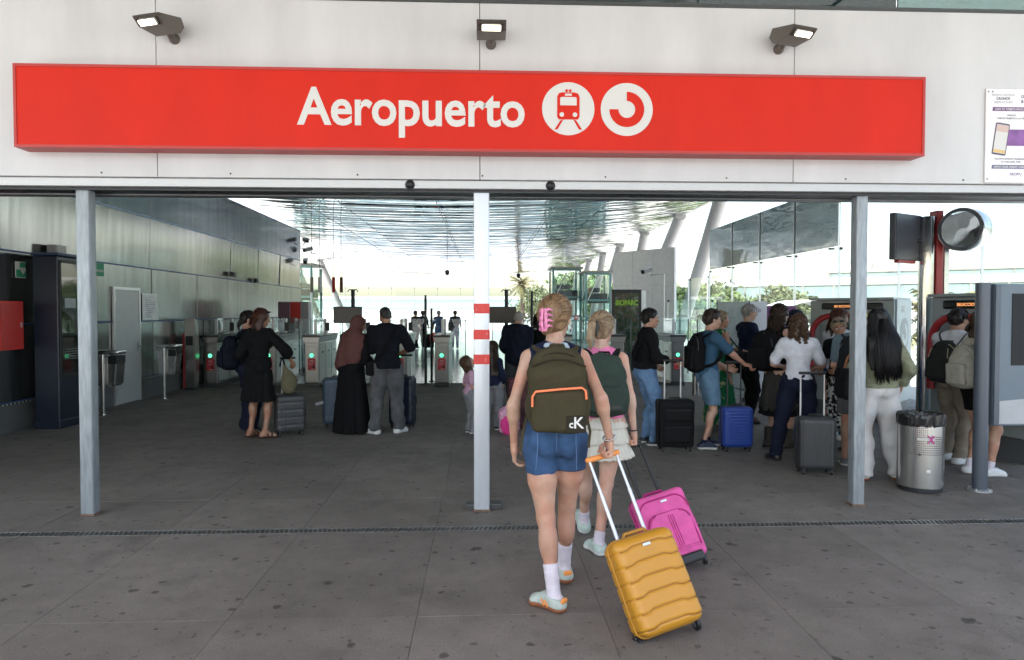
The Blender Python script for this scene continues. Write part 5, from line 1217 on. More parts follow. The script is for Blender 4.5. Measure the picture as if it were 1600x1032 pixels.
# ================================================================ SUITCASES
def rbox(W_, D_, H_, r, res=.02, disp=None, z0=0.):
    bm = NB(); hx, hy, hz = W_ / 2, D_ / 2, H_ / 2; core = Vector((hx - r, hy - r, hz - r))
    for ax in range(3):
        u, v = [(1, 2), (2, 0), (0, 1)][ax]; h3 = (hx, hy, hz); nu, nv = max(2, int(2 * h3[u] / res)), max(2, int(2 * h3[v] / res))
        for sg_ in (-1, 1):
            g = []
            for i in range(nu + 1):
                row = []
                for j in range(nv + 1):
                    p = [0, 0, 0]; p[ax] = sg_ * h3[ax]; p[u] = -h3[u] + 2 * h3[u] * i / nu; p[v] = -h3[v] + 2 * h3[v] * j / nv; p = Vector(p)
                    c = Vector([max(-core[k], min(core[k], p[k])) for k in range(3)]); n = (p - c); n = n.normalized() if n.length > 1e-9 else Vector([sg_ if k == ax else 0 for k in range(3)])
                    o = c + n * r
                    if disp: o = o + n * disp(o.x / hx, o.y / hy, o.z / hz, n, o)
                    row.append(bm.verts.new((o.x, o.y, o.z + hz + z0)))
                g.append(row)
            for i in range(nu):
                for j in range(nv):
                    f = (g[i][j], g[i + 1][j], g[i + 1][j + 1], g[i][j + 1]); bm.faces.new(f if sg_ > 0 else f[::-1])
    bmesh.ops.remove_doubles(bm, verts=bm.verts[:], dist=1e-5)
    return bm
def groove(x, w): x = abs(x); return 1 - x / w if x < w else 0.
def suitcase(label, m, W_, D_, H_, style, loc=None, rz=0., mw=None, ext=.35, hm=None, gm=None, wheels=4, res=.02, trim=None, cat='suitcase', hw=.2, z0=.055, plate=None, hy=.0, hand=True, tint=None, frame=True, pocket=None):
    t = thing('suitcase', label, cat, loc or (0, 0, 0), rz, 'suitcases')
    if mw is not None: t.matrix_world = mw
    hm, gm, trim = hm or M_alu, gm or M_black, trim or M_black
    def vert(nr): return lambda x, y, z, n, o: (-.007 * max(groove(((x * nr / 2 + .5) % 1) - .5, .22), 0) if abs(n.y) > .5 and abs(z) < .93 else 0.)
    def chev(x, y, z, n, o):
        if abs(n.z) > .7: return 0.
        s = 0
        hh = (abs(x) < .45) * .028 + (.45 <= abs(x) < .62) * (.62 - abs(x)) / .17 * .028 if abs(n.y) > .5 else 0
        zz = (z + .07 - hh * 2) * 3.1
        g = groove((zz % 1.) - .5, .075)
        return -.011 * g if abs(z) < .93 else 0.
    def conc(x, y, z, n, o):
        if abs(n.y) < .5: return 0.
        d = max(abs(x - .15), abs(z * 1.35 + .1) if True else 0); return -.006 * groove(((d * 5) % 1.) - .5, .3) if abs(z) < .93 else 0.
    def blocks(x, y, z, n, o):
        if abs(n.y) < .5: return 0.
        return -.006 * max(groove(((z * 2.5) % 1.) - .5, .12), groove(abs(x) - .5, .08) if True else 0) if abs(z) < .93 else 0.
    def softd(x, y, z, n, o): return .004 * math.sin(o.x * 17 + o.z * 9) * math.sin(o.z * 13 + 1) - .004 * (abs(n.y) > .7) * (abs(z) ** 4)
    disp = {'ribs': vert(9), 'chevron': chev, 'concentric': conc, 'blocks': blocks, 'soft': softd}[style]
    r = .05 if style != 'soft' else .035
    obj('shell', rbox(W_, D_, H_, r, res, disp, z0), m, t, smooth=True)
    # zip band around the middle of the depth
    bm = NB(); pts = []
    rc = r
    for cx, cz, a0 in ((W_ / 2 - rc, H_ / 2 - rc, 0), (-W_ / 2 + rc, H_ / 2 - rc, 90), (-W_ / 2 + rc, -H_ / 2 + rc, 180), (W_ / 2 - rc, -H_ / 2 + rc, 270)):
        for k in range(6): a = R(a0 + 18 * k); pts.append((cx + (rc + .002) * math.cos(a), 0, cz + (rc + .002) * math.sin(a) + H_ / 2 + z0))
    tube(bm, pts + [pts[0]], .006, 6, cap=False); obj('zip_band', bm, tint or trim, t, smooth=True)
    ws = [(sx, sy) for sx in (-1, 1) for sy in ((-1, 1) if wheels == 4 else (1,))]
    for sx, sy in ws:
        x, y = sx * (W_ / 2 - .045), sy * (D_ / 2 - .045)
        if wheels == 2: y = D_ / 2 - .06; x = sx * (W_ / 2 - .012)
        rw = .024 if wheels == 4 else .037
        bm = NB(); lathe(bm, [(rw * .6, -.012), (rw, -.009), (rw, .009), (rw * .6, .012)], 18, MT((x, y, rw), 0, 90)); wh = obj('wheel', bm, M_black, t, smooth=40)
        bm = NB(); lathe(bm, [(rw * .5, -.013), (rw * .5, .013)], 12, MT((x, y, rw), 0, 90)); obj('hub', bm, mat('hub', (.25, .25, .26), .4, .4), wh)
        bm = NB(); bb(bm, x - .022, x + .022, y - .02, y + .02, rw * 1.5, z0 + .02, .006); obj('wheel_fork', bm, M_black, t)
    yb = D_ / 2 - .03 + hy; top = z0 + H_
    for sx in (-1, 1):
        x = sx * hw / 2
        if ext > .05:
            bm = NB(); tube(bm, [(x, yb, top - .02), (x, yb, top + ext * .55)], .011, 10); tb = obj('handle_tube', bm, hm, t, smooth=40)
            bm = NB(); tube(bm, [(x, yb, top + ext * .55), (x, yb, top + ext - .01)], .0088, 10); obj('inner_tube', bm, hm, tb, smooth=40)
    if ext > .05:
        bm = NB(); bb(bm, -hw / 2 - .022, hw / 2 + .022, yb - .016, yb + .016, top + ext - .014, top + ext + .016, .012, seg=3); obj('handle_grip', bm, gm, t, smooth=40)
    if hand:
        bm = NB(); tube(bm, [(-.075, 0, top - .005), (-.06, 0, top + .022), (.06, 0, top + .022), (.075, 0, top - .005)], .01, 8); obj('carry_handle', bm, trim, t, smooth=40)
        bm = NB(); tube(bm, [(W_ / 2 - .002, 0, z0 + H_ * .4), (W_ / 2 + .02, 0, z0 + H_ * .43), (W_ / 2 + .02, 0, z0 + H_ * .57), (W_ / 2 - .002, 0, z0 + H_ * .6)], .009, 8); obj('carry_handle', bm, trim, t, smooth=40)
    if style == 'soft' and pocket == 'arch':
        w2, zb, zt = W_ * .4, z0 + H_ * .14, z0 + H_ * .68; ra = .07
        po_ = [(-w2, zb), (w2, zb)] + arc(w2 - ra, zt - ra, ra, 0, 90, 6) + arc(-w2 + ra, zt - ra, ra, 90, 180, 6)
        bm = NB(); prism(bm, po_, -D_ / 2 - .028, -D_ / 2 + .01); bmesh.ops.bevel(bm, geom=[e for e in bm.edges if all(v.co.y < -D_ / 2 - .02 for v in e.verts)], offset=.014, segments=3, affect='EDGES'); pk = obj('front_pocket', bm, m, t, smooth=40)
        bm = NB(); tube(bm, [(x, -D_ / 2 - .016, z) for x, z in po_[1:]] + [(-w2, -D_ / 2 - .016, zb)], .0045, 6); obj('zip', bm, tint or trim, pk)
        for x in (-.03, -.015, 0.):
            bm = NB(); tube(bm, [(x + .03, -D_ / 2 - .028, zb + .02), (x + .03, -D_ / 2 - .028, zt - .02)], .003, 5); obj('piping', bm, tint or trim, pk)
        bm = NB(); tube(bm, [(x * 1.18, -D_ / 2 - .001, (z - zb) * 1.42 + zb) for x, z in arc(w2 - ra, zt - ra, ra, 0, 90, 6) + arc(-w2 + ra, zt - ra, ra, 90, 180, 6)], .005, 6); obj('zip', bm, tint or trim, t)
        bm = NB(); bb(bm, -W_ * .36, W_ * .36, -D_ / 2 - .03, -D_ / 2 + .02, z0 - .03, z0 + .03, .012); obj('wheel_guard', bm, M_black, t)
    elif style == 'soft':
        for k, (za, zb) in enumerate(((.1, .5), (.55, .86))):
            bm = rbox(W_ * .84, .05, H_ * (zb - za), .02, .03, None, z0 + H_ * za); bmesh.ops.translate(bm, verts=bm.verts[:], vec=(0, -D_ / 2 - .003, 0)); pk = obj('front_pocket', bm, m, t, smooth=True)
            bm = NB(); zz = z0 + H_ * zb - .035; tube(bm, [(-W_ * .36, -D_ / 2 - .029, zz), (W_ * .36, -D_ / 2 - .029, zz)], .004, 6); obj('zip', bm, tint or trim, pk)
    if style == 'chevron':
        rm = mat('case_yellow_shade', (.3, .125, .01), .5); hh3 = H_ / 2  # darker yellow tubes paint the shadow lines of the chevron grooves
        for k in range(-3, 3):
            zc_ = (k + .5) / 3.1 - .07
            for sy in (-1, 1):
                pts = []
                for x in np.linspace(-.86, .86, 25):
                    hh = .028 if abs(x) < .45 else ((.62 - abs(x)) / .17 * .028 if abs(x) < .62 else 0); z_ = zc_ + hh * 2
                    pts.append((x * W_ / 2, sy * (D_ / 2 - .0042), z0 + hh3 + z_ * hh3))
                bm = NB(); tube(bm, pts, .0032, 5); obj('groove_shade', bm, rm, t)
    if plate:
        bm = NB(); px, pz = plate[:2]; bb(bm, px - .022, px + .022, -D_ / 2 - .006, -D_ / 2 + .002, pz - .008, pz + .008, .002, seg=1); obj('badge', bm, M_alu, t)
    return t
def frame_matrix(base, up, xdir):
    u = Vector(up).normalized(); x = Vector(xdir); x = (x - u * x.dot(u)).normalized(); y = u.cross(x)
    return Matrix.Translation(base) @ Matrix((x, y, u)).transposed().to_4x4()
# ================================================================ PEOPLE
K_navy = cloth('navy', (.012, .017, .04)); K_black = cloth('black', (.0085, .0085, .0095)); K_white = cloth('white', (.62, .63, .68)); K_olive = cloth('olive', (.055, .047, .026), bump=.5)
def denim(name, c):
    m = cloth(name, c, var=.3, vs_=7, bump=.6, bs=320); return m
K_denim = denim('denim', (.035, .08, .19)); K_ldenim = denim('light_denim', (.14, .24, .4)); K_sdenim = denim('short_denim', (.11, .19, .28)); K_gdenim = denim('grey_denim', (.1, .1, .105))
K_sole = mat('sole_white', (.6, .6, .58), .6); K_gum = mat('sole_gum', (.25, .085, .035), .6); K_wshoe = mat('shoe_white', (.62, .63, .63), .5, var=.05)
K_sock = cloth('sock', (.66, .6, .66), bump=.6, bs=150)
# ---------------------------------------------------------------- foreground woman
f = Fig('a', 'woman walking away with olive backpack and denim shorts, pulling the yellow suitcase', (.415, 3.9, 0), -2, 1.74, 'f', 'fair', lean=-1, feet=((-.015, -.15, 0, 48), (.075, .24, .005, 14, 0)), hands=((-.235, .0, .90), (.3, -.12, .955)), head=(-22, 2, 0), vox=.0095, grip=(.25, 1.), knee=((-.05, 1, 0), (.05, 1, 0)), palm=((None), ((-.25, .0, -.3), (.02, .15, -1))), elbow=((-.5, -.9, 0), (.12, -1, 0)))
f.body(); FG = f
f.shirt(K_navy, e=.011, sleeve=0, hem=.08, neck=.515, armhole=.195, name='tank_top', fold=.002)
f.trousers(mat('cloth_faded_denim', (.05, .1, .205), .85, var=.42, vs_=5, bump=.7, bs=260, spec=.12), e=(.02, .014, .02), upto=.41, waist=.14, name='shorts', fold=.007, fr=32, k=.006)
bm = NB()
for x in (-.085, .085):
    tube(bm, [f.tor(x * 1.3, -.135, .1), f.tor(x * 1.25, -.158, .0), f.tor(x * 1.3, -.155, -.09), f.tor(x * 1.35, -.115, -.17)], .0022, 5)
tube(bm, [f.tor(0, -.128, .1), f.tor(0, -.152, .02), f.tor(0, -.135, -.06)], .002, 5)
obj('shorts_seam', bm, cloth('seam', (.12, .2, .36)), f.root)
f.socks(K_sock, top=.17, e=.005)
f.shoes(mat('shoe_sage', (.42, .47, .42), .6, var=.12, vs_=20), K_gum, lace=K_wshoe)
K_or = mat('orange_trim', (.85, .3, .07), .5)
for i in (0, 1):
    a = f.ank[i]; toe, pt = f.foot[i]; M = rotm(toe, -pt); P = [Rc(a + M @ A3((-.012, -.072, -.014)), a + M @ A3((.012, -.072, -.014)), .017, .017, M @ A3((0, 1, 0)), .55)]
    f.add('heel_tab', soft(P, .006, .01), K_or)
    for g in (-1, 1):
        bm = NB()
        for q in range(2): tube(bm, [a + M @ A3((g * (.049 - .004 * q), .03 + q * .026, -.022)), a + M @ A3((g * (.048 - .004 * q), .005 + q * .028, -.055))], .005, 5)
        obj('shoe_stripe', bm, K_or, f.root)
hm_ = HAIR['blond']; f.hair('short', hm_, e=.018, low=-.04, nolocks=True); f.locks('blond', 380, 'bun', 4, e=.019, r=.0032, bun=(-.12, -1, -.05)); f.locks('blond', 40, 'short', 9, e=.026, r=.0014)
f.add('hair_twist', soft([El(f.hp(-.01, -.115, -.01), A3((.05, .045, .075)), f.HM @ rotm(0, 0, 20)), (El(f.hp(.02, -.1, .05), A3((.05, .04, .05))), .02)], .008, .02, post=lambda Q, V: V + folds(Q, .005, 60, 2, (1, 1, .3))), hm_)
bm = NB(); K_pink = mat('clip_pink', (.68, .2, .38), .3, coat=.3, var=.5, vs_=45)
for g in (-1, 1):
    for z in np.linspace(-.04, .05, 4):
        tube(bm, [f.hp(-.012 + g * .006, -.176, z), f.hp(-.012 + g * .026, -.172, z + .012 * g), f.hp(-.008 + g * .036, -.15, z + .004)], [.009, .008, .005], 7)
    tube(bm, [f.hp(-.012 + g * .008, -.176, -.06), f.hp(-.012 + g * .012, -.182, .0), f.hp(-.012 + g * .008, -.176, .065)], .009, 8)
obj('hair_claw', bm, K_pink, f.root, smooth=50)
bm = NB(); tube(bm, [f.hp(.094 + .002 * math.cos(a), -.012 + .02 * math.sin(a), -.052 + .02 * math.cos(a)) for a in np.linspace(0, 2 * PI, 14)], .0035, 6, cap=False); obj('earring', bm, M_steel, f.root, smooth=True)
f.add('neck_scarf', soft([Rc(f.tor(-.05, -.05, .52), f.tor(.05, -.055, .515), .022, .026)], .009, .02, post=lambda Q, V: V + folds(Q, .005, 50, 8)), cloth('pale_blue', (.42, .5, .56)))
bm = NB(); d_ = (f.wr[1] - f.el[1]); d_ /= np.linalg.norm(d_); e1 = np.cross(d_, A3((0, 0, 1))); e1 /= np.linalg.norm(e1); e2 = np.cross(d_, e1)
for k in range(22):
    a = 2 * PI * k / 22; c = f.wr[1] - d_ * .012 + (e1 * math.cos(a) + e2 * math.sin(a)) * .034; bmesh.ops.create_icosphere(bm, subdivisions=1, radius=.006, matrix=Matrix.Translation(c))
obj('bracelet', bm, mat('silver', (.6, .6, .6), .2, 1.), f.root, smooth=True)
B = backpack(f, 'olive green backpack with orange pocket zip worn by the foreground woman', K_olive, w=.335, h=.46, d=.17, zc=.305, strap=cloth('olive_strap', (.06, .05, .03)), trim=cloth('olive_zip', (.03, .026, .016)), pocket=None, gap=.12, name='backpack')
q = B.q; w_, h_, dd = B.dim
B.add('front_pocket', soft([Bx(q(0, -dd / 2 - .0, -.115), A3((.145, .05, .115)), .035, B.T)], .009, .02, post=lambda Q, V: V + folds(Q, .0035, 24, 6)), K_olive)
K_oz = mat('orange_zip', (.9, .22, .09), .45)
B.tube('pocket_zip', [q(-.142, -dd / 2 - .043, -.085), q(-.142, -dd / 2 - .051, -.03), q(-.125, -dd / 2 - .053, -.004), q(0, -dd / 2 - .054, .008), q(.118, -dd / 2 - .053, .016), q(.138, -dd / 2 - .051, -.0), q(.142, -dd / 2 - .045, -.045)], .0065, K_oz, 8)
yf = -dd / 2 - .0525
bm = NB(); bb(bm, .035, .14, yf - .003, yf + .012, -.222, -.132, .004, Matrix.Translation(Vector(B.c - B.base)) @ Matrix(B.T).to_4x4()); pt_ = obj('logo_patch', bm, cloth('patch', (.03, .026, .018)), B.root)
Mp = Matrix.Translation(Vector(q(.05, yf - .0035, -.195) - B.base)) @ Matrix(B.T).to_4x4()
o = text('logo_letters', 'c', .055, M_swhite, pt_, (0, 0, 0), bold=.0012, ext=.0006); o.matrix_basis = Mp @ Matrix.Rotation(PI / 2, 4, 'X')
o = text('logo_letters', 'K', .085, M_swhite, pt_, (0, 0, 0), bold=.001, ext=.0006); o.matrix_basis = Mp @ Matrix.Translation((.022, -.001, -.002)) @ Matrix.Rotation(PI / 2, 4, 'X')
for k, a in enumerate(np.linspace(.35, PI - .35, 12)): pass
B.tube('flap_seam', [q(x, -dd / 2 * 1.06 + .02 * abs(x) / .15, .115 + .045 * math.cos(x / .15 * 1.5)) for x in np.linspace(-.145, .145, 13)], .0055, cloth('olive_zip', (.03, .026, .016)), 6)
for g in (-1, 1): B.tube('hanging_strap', [q(g * .155, .07, -.12), q(g * .185, .05, -.25), q(g * .2 if g < 0 else .175, .04, -.36 if g < 0 else -.34)], .011, cloth('olive_strap', (.06, .05, .03)), 6, flat=((0, 1, 0), .8, .3))
# yellow suitcase
hand_w = f.W(f.hd[1]); wb = Vector((.965, 3.37, 0)); up = hand_w - wb
K_yel = mat('case_yellow', (.52, .235, .018), .38, var=.04, vs_=3, bump=.06, bs=260)
LEN = up.length
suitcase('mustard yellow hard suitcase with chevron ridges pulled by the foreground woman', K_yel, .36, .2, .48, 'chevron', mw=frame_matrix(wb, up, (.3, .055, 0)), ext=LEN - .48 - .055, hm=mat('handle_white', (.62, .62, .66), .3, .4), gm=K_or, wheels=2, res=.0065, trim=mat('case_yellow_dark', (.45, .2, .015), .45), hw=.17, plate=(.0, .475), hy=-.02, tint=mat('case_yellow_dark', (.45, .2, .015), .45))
# ---------------------------------------------------------------- second woman
f = Fig('b', 'woman with green backpack, pink top and white ruffled skirt, walking beside the foreground woman', (.835, 4.75, 0), -3, 1.655, 'f', 'pale', lean=3, feet=((-.1, .3, .03, 10, -25), (-.035, -.14, 0, 20)), hands=(None, (.235, -.03, .875)), head=(-22, -4, 0), vox=.0105, grip=(.3, 1.), palm=(None, ((-.6, .0, -.2), (.1, -.05, -1))))
f.body()
f.shirt(cloth('pink', (.68, .19, .36)), e=.009, sleeve=0, hem=.02, neck=.5, armhole=.165, name='top', fold=.003)
f.skirt(cloth('ivory', (.6, .57, .5), var=.06), 1.02, .68, .15, .215, .85, pleat=.012, np_=22, tier=.02)
f.socks(K_sock, top=.08, e=.005)
f.shoes(mat('shoe_mint', (.48, .58, .53), .55, var=.15, vs_=24), K_sole, e=.012, lace=K_wshoe)
f.hair('short', HAIR['ash'], e=.014, low=-.045, nolocks=True); f.locks('ash', 340, 'bun', 5, e=.015, r=.0032, bun=(-.1, -1, .25)); f.locks('ash', 32, 'short', 9, e=.022, r=.0013)
f.tail(HAIR['ash'], [(-.02, -.1, .05), (-.035, -.15, .02), (-.05, -.155, -.08), (-.045, -.135, -.17)], [.03, .036, .03, .01])
bm = NB(); tube(bm, [f.hp(.0, -.155, .055), f.hp(.01, -.165, .01), f.hp(.0, -.16, -.06)], [.006, .012, .005], 8); obj('hair_band', bm, M_black, f.root, smooth=50)
d_ = (f.wr[1] - f.el[1]); d_ /= np.linalg.norm(d_); e1 = np.cross(d_, A3((0, 1, 0))); e1 /= np.linalg.norm(e1); e2 = np.cross(d_, e1)
bm = NB(); tube(bm, [f.wr[1] - d_ * .01 + (e1 * math.cos(a) + e2 * math.sin(a)) * .031 for a in np.linspace(0, 2 * PI, 16)], .0045, 6, cap=False); obj('bracelet', bm, M_dark, f.root)
K_fgreen = cloth('forest', (.035, .052, .042), bump=.4)
B = backpack(f, 'dark green backpack with small black label worn by the woman in the ruffled skirt', K_fgreen, w=.3, h=.43, d=.17, zc=.275, strap=cloth('strap_black', (.012, .013, .014)), trim=M_black, pocket=.42, tag_=M_black)
hand_w = f.W(f.hd[1]); wb = Vector((1.29, 4.28, 0)); up = hand_w - wb
suitcase('bright pink soft suitcase pulled by the woman with the green backpack', cloth('hot_pink', (.68, .11, .33), bump=.25, rough=.6), .36, .2, .45, 'soft', mw=frame_matrix(wb, up, (.32, .0, 0)), ext=up.length - .45 - .055, hm=M_black, wheels=2, res=.018, pocket='arch', trim=cloth('hot_pink_dark', (.4, .03, .16)), hw=.14, plate=(.02, .44), tint=cloth('hot_pink_dark', (.4, .03, .16)))
# ---------------------------------------------------------------- right queue
f = Fig('c', 'man in black jacket and blue jeans holding the black suitcase handle', (2.05, 8.45, 0), -88, 1.69, 'm', 'mid', lean=2, feet=((-.12, .02, 0, 8), (.1, .06, 0, -14)), hands=((-.2, .15, 1.02), (.2, .3, 1.1)), head=(-2, -3, 0), grip=(.4, .95), palm=(None, ((.0, .0, -1), (-.1, 1, -.25))))
f.body(); f.eyes()
f.shirt(K_black, e=.032, sleeve=1.5, hem=.03, neck=.53, fold=.007, sl_e=.02, cuff=.026, name='jacket')
f.trousers(K_ldenim, e=(.02, .024, .03), fold=.007, name='jeans'); f.shoes(mat('shoe_navy', (.02, .022, .03), .5), K_sole, e=.011)
f.hair('short', HAIR['black'], e=.018)
f.add('shirt_collar', soft([Rc(f.tor(-.03, .03, .5), f.tor(.03, .03, .5), .05, .05)], .012, .02), K_white)
bm = NB(); tube(bm, [f.tor(.17, .0, .5), f.tor(.1, -.14, .3), f.tor(-.1, -.15, .08)], .014, 8, flat=((0, 0, 1), 1, .3)); obj('bag_strap', bm, K_black, f.root)
bm = NB(); w = f.wr[1]; d_ = (w - f.el[1]); d_ /= np.linalg.norm(d_); lathe(bm, [(.034, -.012), (.036, 0), (.034, .012)], 14, Matrix.Translation(w - d_ * .01) @ Vector((0, 0, 1)).rotation_difference(Vector(d_)).to_matrix().to_4x4(), cap=False); obj('wristwatch', bm, M_black, f.root)
suitcase('black soft suitcase with silver handle beside the man in the black jacket', cloth('case_black', (.011, .011, .012), rough=.75), .42, .24, .56, 'soft', (2.3, 8.06, 0), R(2), ext=.46, hw=.2, plate=(.02, .51), tint=mat('zip_lime', (.4, .5, .08), .5) if False else M_black)
f = Fig('d', 'man in blue T-shirt and denim shorts with glasses, hand on the blue suitcase', (2.76, 8.22, 0), -85, 1.68, 'm', 'fair', lean=2, feet=((-.1, .04, 0, 4), (.1, -.1, 0, -8)), hands=((-.15, .3, 1.02), (.15, .43, 1.06)), head=(0, -4, 0), grip=(.4, .8), palm=(None, ((0, 0, -1), (-.05, 1, -.1))), build=.92)
f.body(); f.eyes(); f.glasses()
f.shirt(cloth('teal_blue', (.035, .085, .14)), e=.02, sleeve=.75, hem=-.06, neck=.5, fold=.006, sl_e=.02, cuff=.03)
f.trousers(K_sdenim, e=(.024, .03, .03), upto=.82, name='shorts', fold=.005); f.socks(K_navy, .04); f.shoes(mat('shoe_navy2', (.025, .035, .07), .55, var=.4, vs_=25), K_sole, e=.011, lace=K_wshoe)
f.hair('short', HAIR['dark'], e=.022, vol=1.1); 
backpack(f, 'black and grey hiking backpack worn by the man in the blue T-shirt', K_black, w=.3, h=.48, d=.15, zc=.26, strap=K_black, trim=cloth('midgrey', (.09, .09, .095)), pocket=.6)
suitcase('blue hard suitcase with square grooves beside the man in denim shorts', mat('case_blue', (.012, .045, .25), .38, var=.05), .36, .23, .48, 'concentric', (3.03, 8.02, 0), R(-3), ext=.52, hm=M_dark, hw=.16, res=.012)
def floral():
    m = cloth('green_floral', (.012, .11, .05)); N, L, b = nodes_of(m); tc = N.new('ShaderNodeTexCoord'); n = N.new('ShaderNodeTexNoise'); n.inputs['Scale'].default_value = 9; n.inputs['Detail'].default_value = 3; L.new(tc.outputs['Object'], n.inputs[0])
    r = N.new('ShaderNodeValToRGB'); r.color_ramp.interpolation = 'LINEAR'; e = r.color_ramp.elements; e[0].position = .575; e[0].color = (.012, .12, .05, 1); e[1].position = .61; e[1].color = (.33, .33, .2, 1); L.new(n.outputs['Fac'], r.inputs[0]); L.new(r.outputs[0], b.inputs['Base Color']); return m
f = Fig('e', 'woman in long green floral dress standing behind the man in the blue T-shirt', (3.36, 9.5, 0), -78, 1.66, 'f', 'tan', feet=((-.08, .05), (.08, .02)), hands=((-.12, .26, 1.15), (.16, .27, 1.14)), grip=(.6, .6))
f.body(); FL = floral(); f.shirt(FL, e=.018, sleeve=0, hem=.02, armhole=.19, name='bodice'); f.skirt(FL, 1.06, .1, .15, .28, .85, name='dress_skirt', np_=9, pleat=.02)
f.hair('short', HAIR['ash'], e=.018); f.tail(HAIR['ash'], [(0, -.1, .03), (0, -.14, -.01)], [.03, .035], 'hair_bun'); f.shoes(mat('shoe_tan', (.2, .12, .07), .6), e=.006)
Bg = Bag('black shoulder bag held by the woman in the green floral dress', 'bag', 'shoulder_bag', f, (.24, .1, .82), group='shoulder bags')
Bg.add('bag_body', soft([Bx((.24, .12, .97), (.09, .16, .15), .06)], .012, .02, post=lambda Q, V: V + folds(Q, .008, 20, 2)), K_black); Bg.tube('bag_strap', [(.24, .02, 1.08), f.sh[1] + A3((-.02, -.02, .075)), (.24, .2, 1.08)], .014, K_black, flat=((1, 0, 0), 1, .4))
f = Fig('g', 'grey haired man with glasses in navy shirt looking right behind the queue', (3.95, 10.05, 0), -86, 1.77, 'm', 'fair', lean=1, feet=((-.1, .08), (.1, .0)), hands=((-.05, .34, 1.13), (.1, .36, 1.1)), head=(0, -6, 0), grip=(.7, .7))
f.body(); f.eyes(); f.glasses(); f.shirt(K_navy, e=.022, sleeve=1.0, hem=-.06, fold=.006, sl_e=.02, cuff=.022); f.trousers(K_black, e=(.018, .02, .024), fold=.006); f.shoes(mat('shoe_brown', (.1, .055, .03), .6), M_dark); f.hair('short', HAIR['grey'], e=.012)
f = Fig('h', 'woman with long wavy dark hair, black top and grey skirt, looking right', (3.62, 8.2, 0), -66, 1.745, 'f', 'pale', feet=((-.1, -.04), (.09, .08)), hands=((-.14, .22, 1.12), (.13, .26, 1.1)), head=(-4, -2, 0), grip=(.5, .5))
f.body(); f.eyes(); f.shirt(K_black, e=.01, sleeve=0, hem=.0, armhole=.175, name='top'); SKm = cloth('charcoal_skirt', (.04, .039, .035)); f.skirt(SKm, 1.06, .46, .15, .235, .85, np_=11, pleat=.016); f.skirt(K_black, .5, .4, .222, .236, .85, name='skirt_hem', np_=11, pleat=.012)
f.shoes(mat('boot_brown', (.035, .028, .02), .6), M_dark, e=.014, high=.16, name='boot'); f.hair('curly', HAIR['dark'], extra=-.3, vol=1.0)
backpack(f, 'large black backpack worn by the woman in the grey skirt', K_black, w=.34, h=.5, d=.24, zc=.25, trim=cloth('midgrey', (.09, .09, .095)), pocket=.5)
f = Fig('i', 'woman with curly brown hair, white shirt and navy trousers, seen from behind', (3.5, 7.42, 0), -18, 1.63, 'f', 'fair', lean=1, feet=((-.24, .02, .0, 30), (.16, .1, 0, -10)), hands=((-.12, .28, 1.1), (.16, .3, 1.06)), head=(-10, -8, 0), grip=(.5, .5), build=1.03, elbow=((-.8, -.8, 0), (.8, -.8, 0)))
f.body(); f.shirt(K_white, e=.018, sleeve=.8, hem=.03, fold=.006, sl_e=.024, cuff=.032, neck=.52); f.trousers(cloth('navy_trouser', (.012, .015, .032)), e=(.018, .03, .035), fold=.006, waist=.12); f.shoes(mat('shoe_black', (.01, .01, .01), .3), M_black); f.hair('curly', HAIR['brown'], extra=-.2, vol=1.1)
suitcase('dark grey hard suitcase with vertical ribs in front of the woman in the white shirt', mat('case_graphite', (.045, .046, .048), .42, .1, var=.06), .37, .23, .53, 'ribs', (3.42, 6.86, 0), R(-6), ext=.44, hw=.24, res=.012)
f = Fig('j', 'person in dark cap half hidden behind the curly haired woman', (4.2, 9.0, 0), -70, 1.68, 'm', 'mid', feet=((-.1, 0), (.1, 0)), hands=((-.14, .24, 1.1), (.14, .24, 1.1)))
f.body(hands=(0, 0)); f.shirt(K_black, e=.02, sleeve=.8, hem=-.05); f.trousers(K_black, e=(.018, .02, .024)); f.shoes(M_black); f.hair('bob', HAIR['black'], extra=-.12)
f.add('cap', soft([f.he((0, -.016, .05), (.098, .116, .09))], .01, .02, [(f.hp(0, 0, .03), f.HM @ A3((0, .1, -1)))]), K_navy)
f = Fig('k', 'woman with long dark hair, white T-shirt and pink bag, behind the queue', (4.62, 8.7, 0), -72, 1.7, 'f', 'mid', feet=((-.1, 0), (.1, 0)), hands=((-.14, .24, 1.1), (.14, .24, 1.1)), head=(-10, -8, 0))
f.body(hands=(0, 0)); f.eyes(); f.shirt(K_white, e=.018, sleeve=.6, hem=-.05); f.trousers(K_denim, e=(.014, .018, .02)); f.shoes(K_wshoe, K_sole); f.hair('long', HAIR['red'], extra=-.24)
Bg = Bag('pink shoulder bag on the woman in the white T-shirt', 'bag', 'pink_bag', f, (.2, .05, .98), group='shoulder bags')
K_pk = cloth('bag_pink', (.6, .06, .15)); Bg.add('bag_body', soft([Bx((.22, .05, 1.12), (.06, .14, .14), .04)], .012, .02), K_pk); Bg.tube('bag_strap', [(.22, -.03, 1.22), f.sh[1] + A3((-.03, 0, .08)), (.22, .13, 1.22)], .014, K_pk)
def pattern():
    m = cloth('mono_print', (.3, .3, .3)); N, L, b = nodes_of(m); tc = N.new('ShaderNodeTexCoord'); n = N.new('ShaderNodeTexNoise'); n.inputs['Scale'].default_value = 26; L.new(tc.outputs['Object'], n.inputs[0])
    r = N.new('ShaderNodeValToRGB'); e = r.color_ramp.elements; e[0].position = .49; e[0].color = (.015, .015, .018, 1); e[1].position = .53; e[1].color = (.45, .45, .44, 1); L.new(n.outputs['Fac'], r.inputs[0]); L.new(r.outputs[0], b.inputs['Base Color']); return m
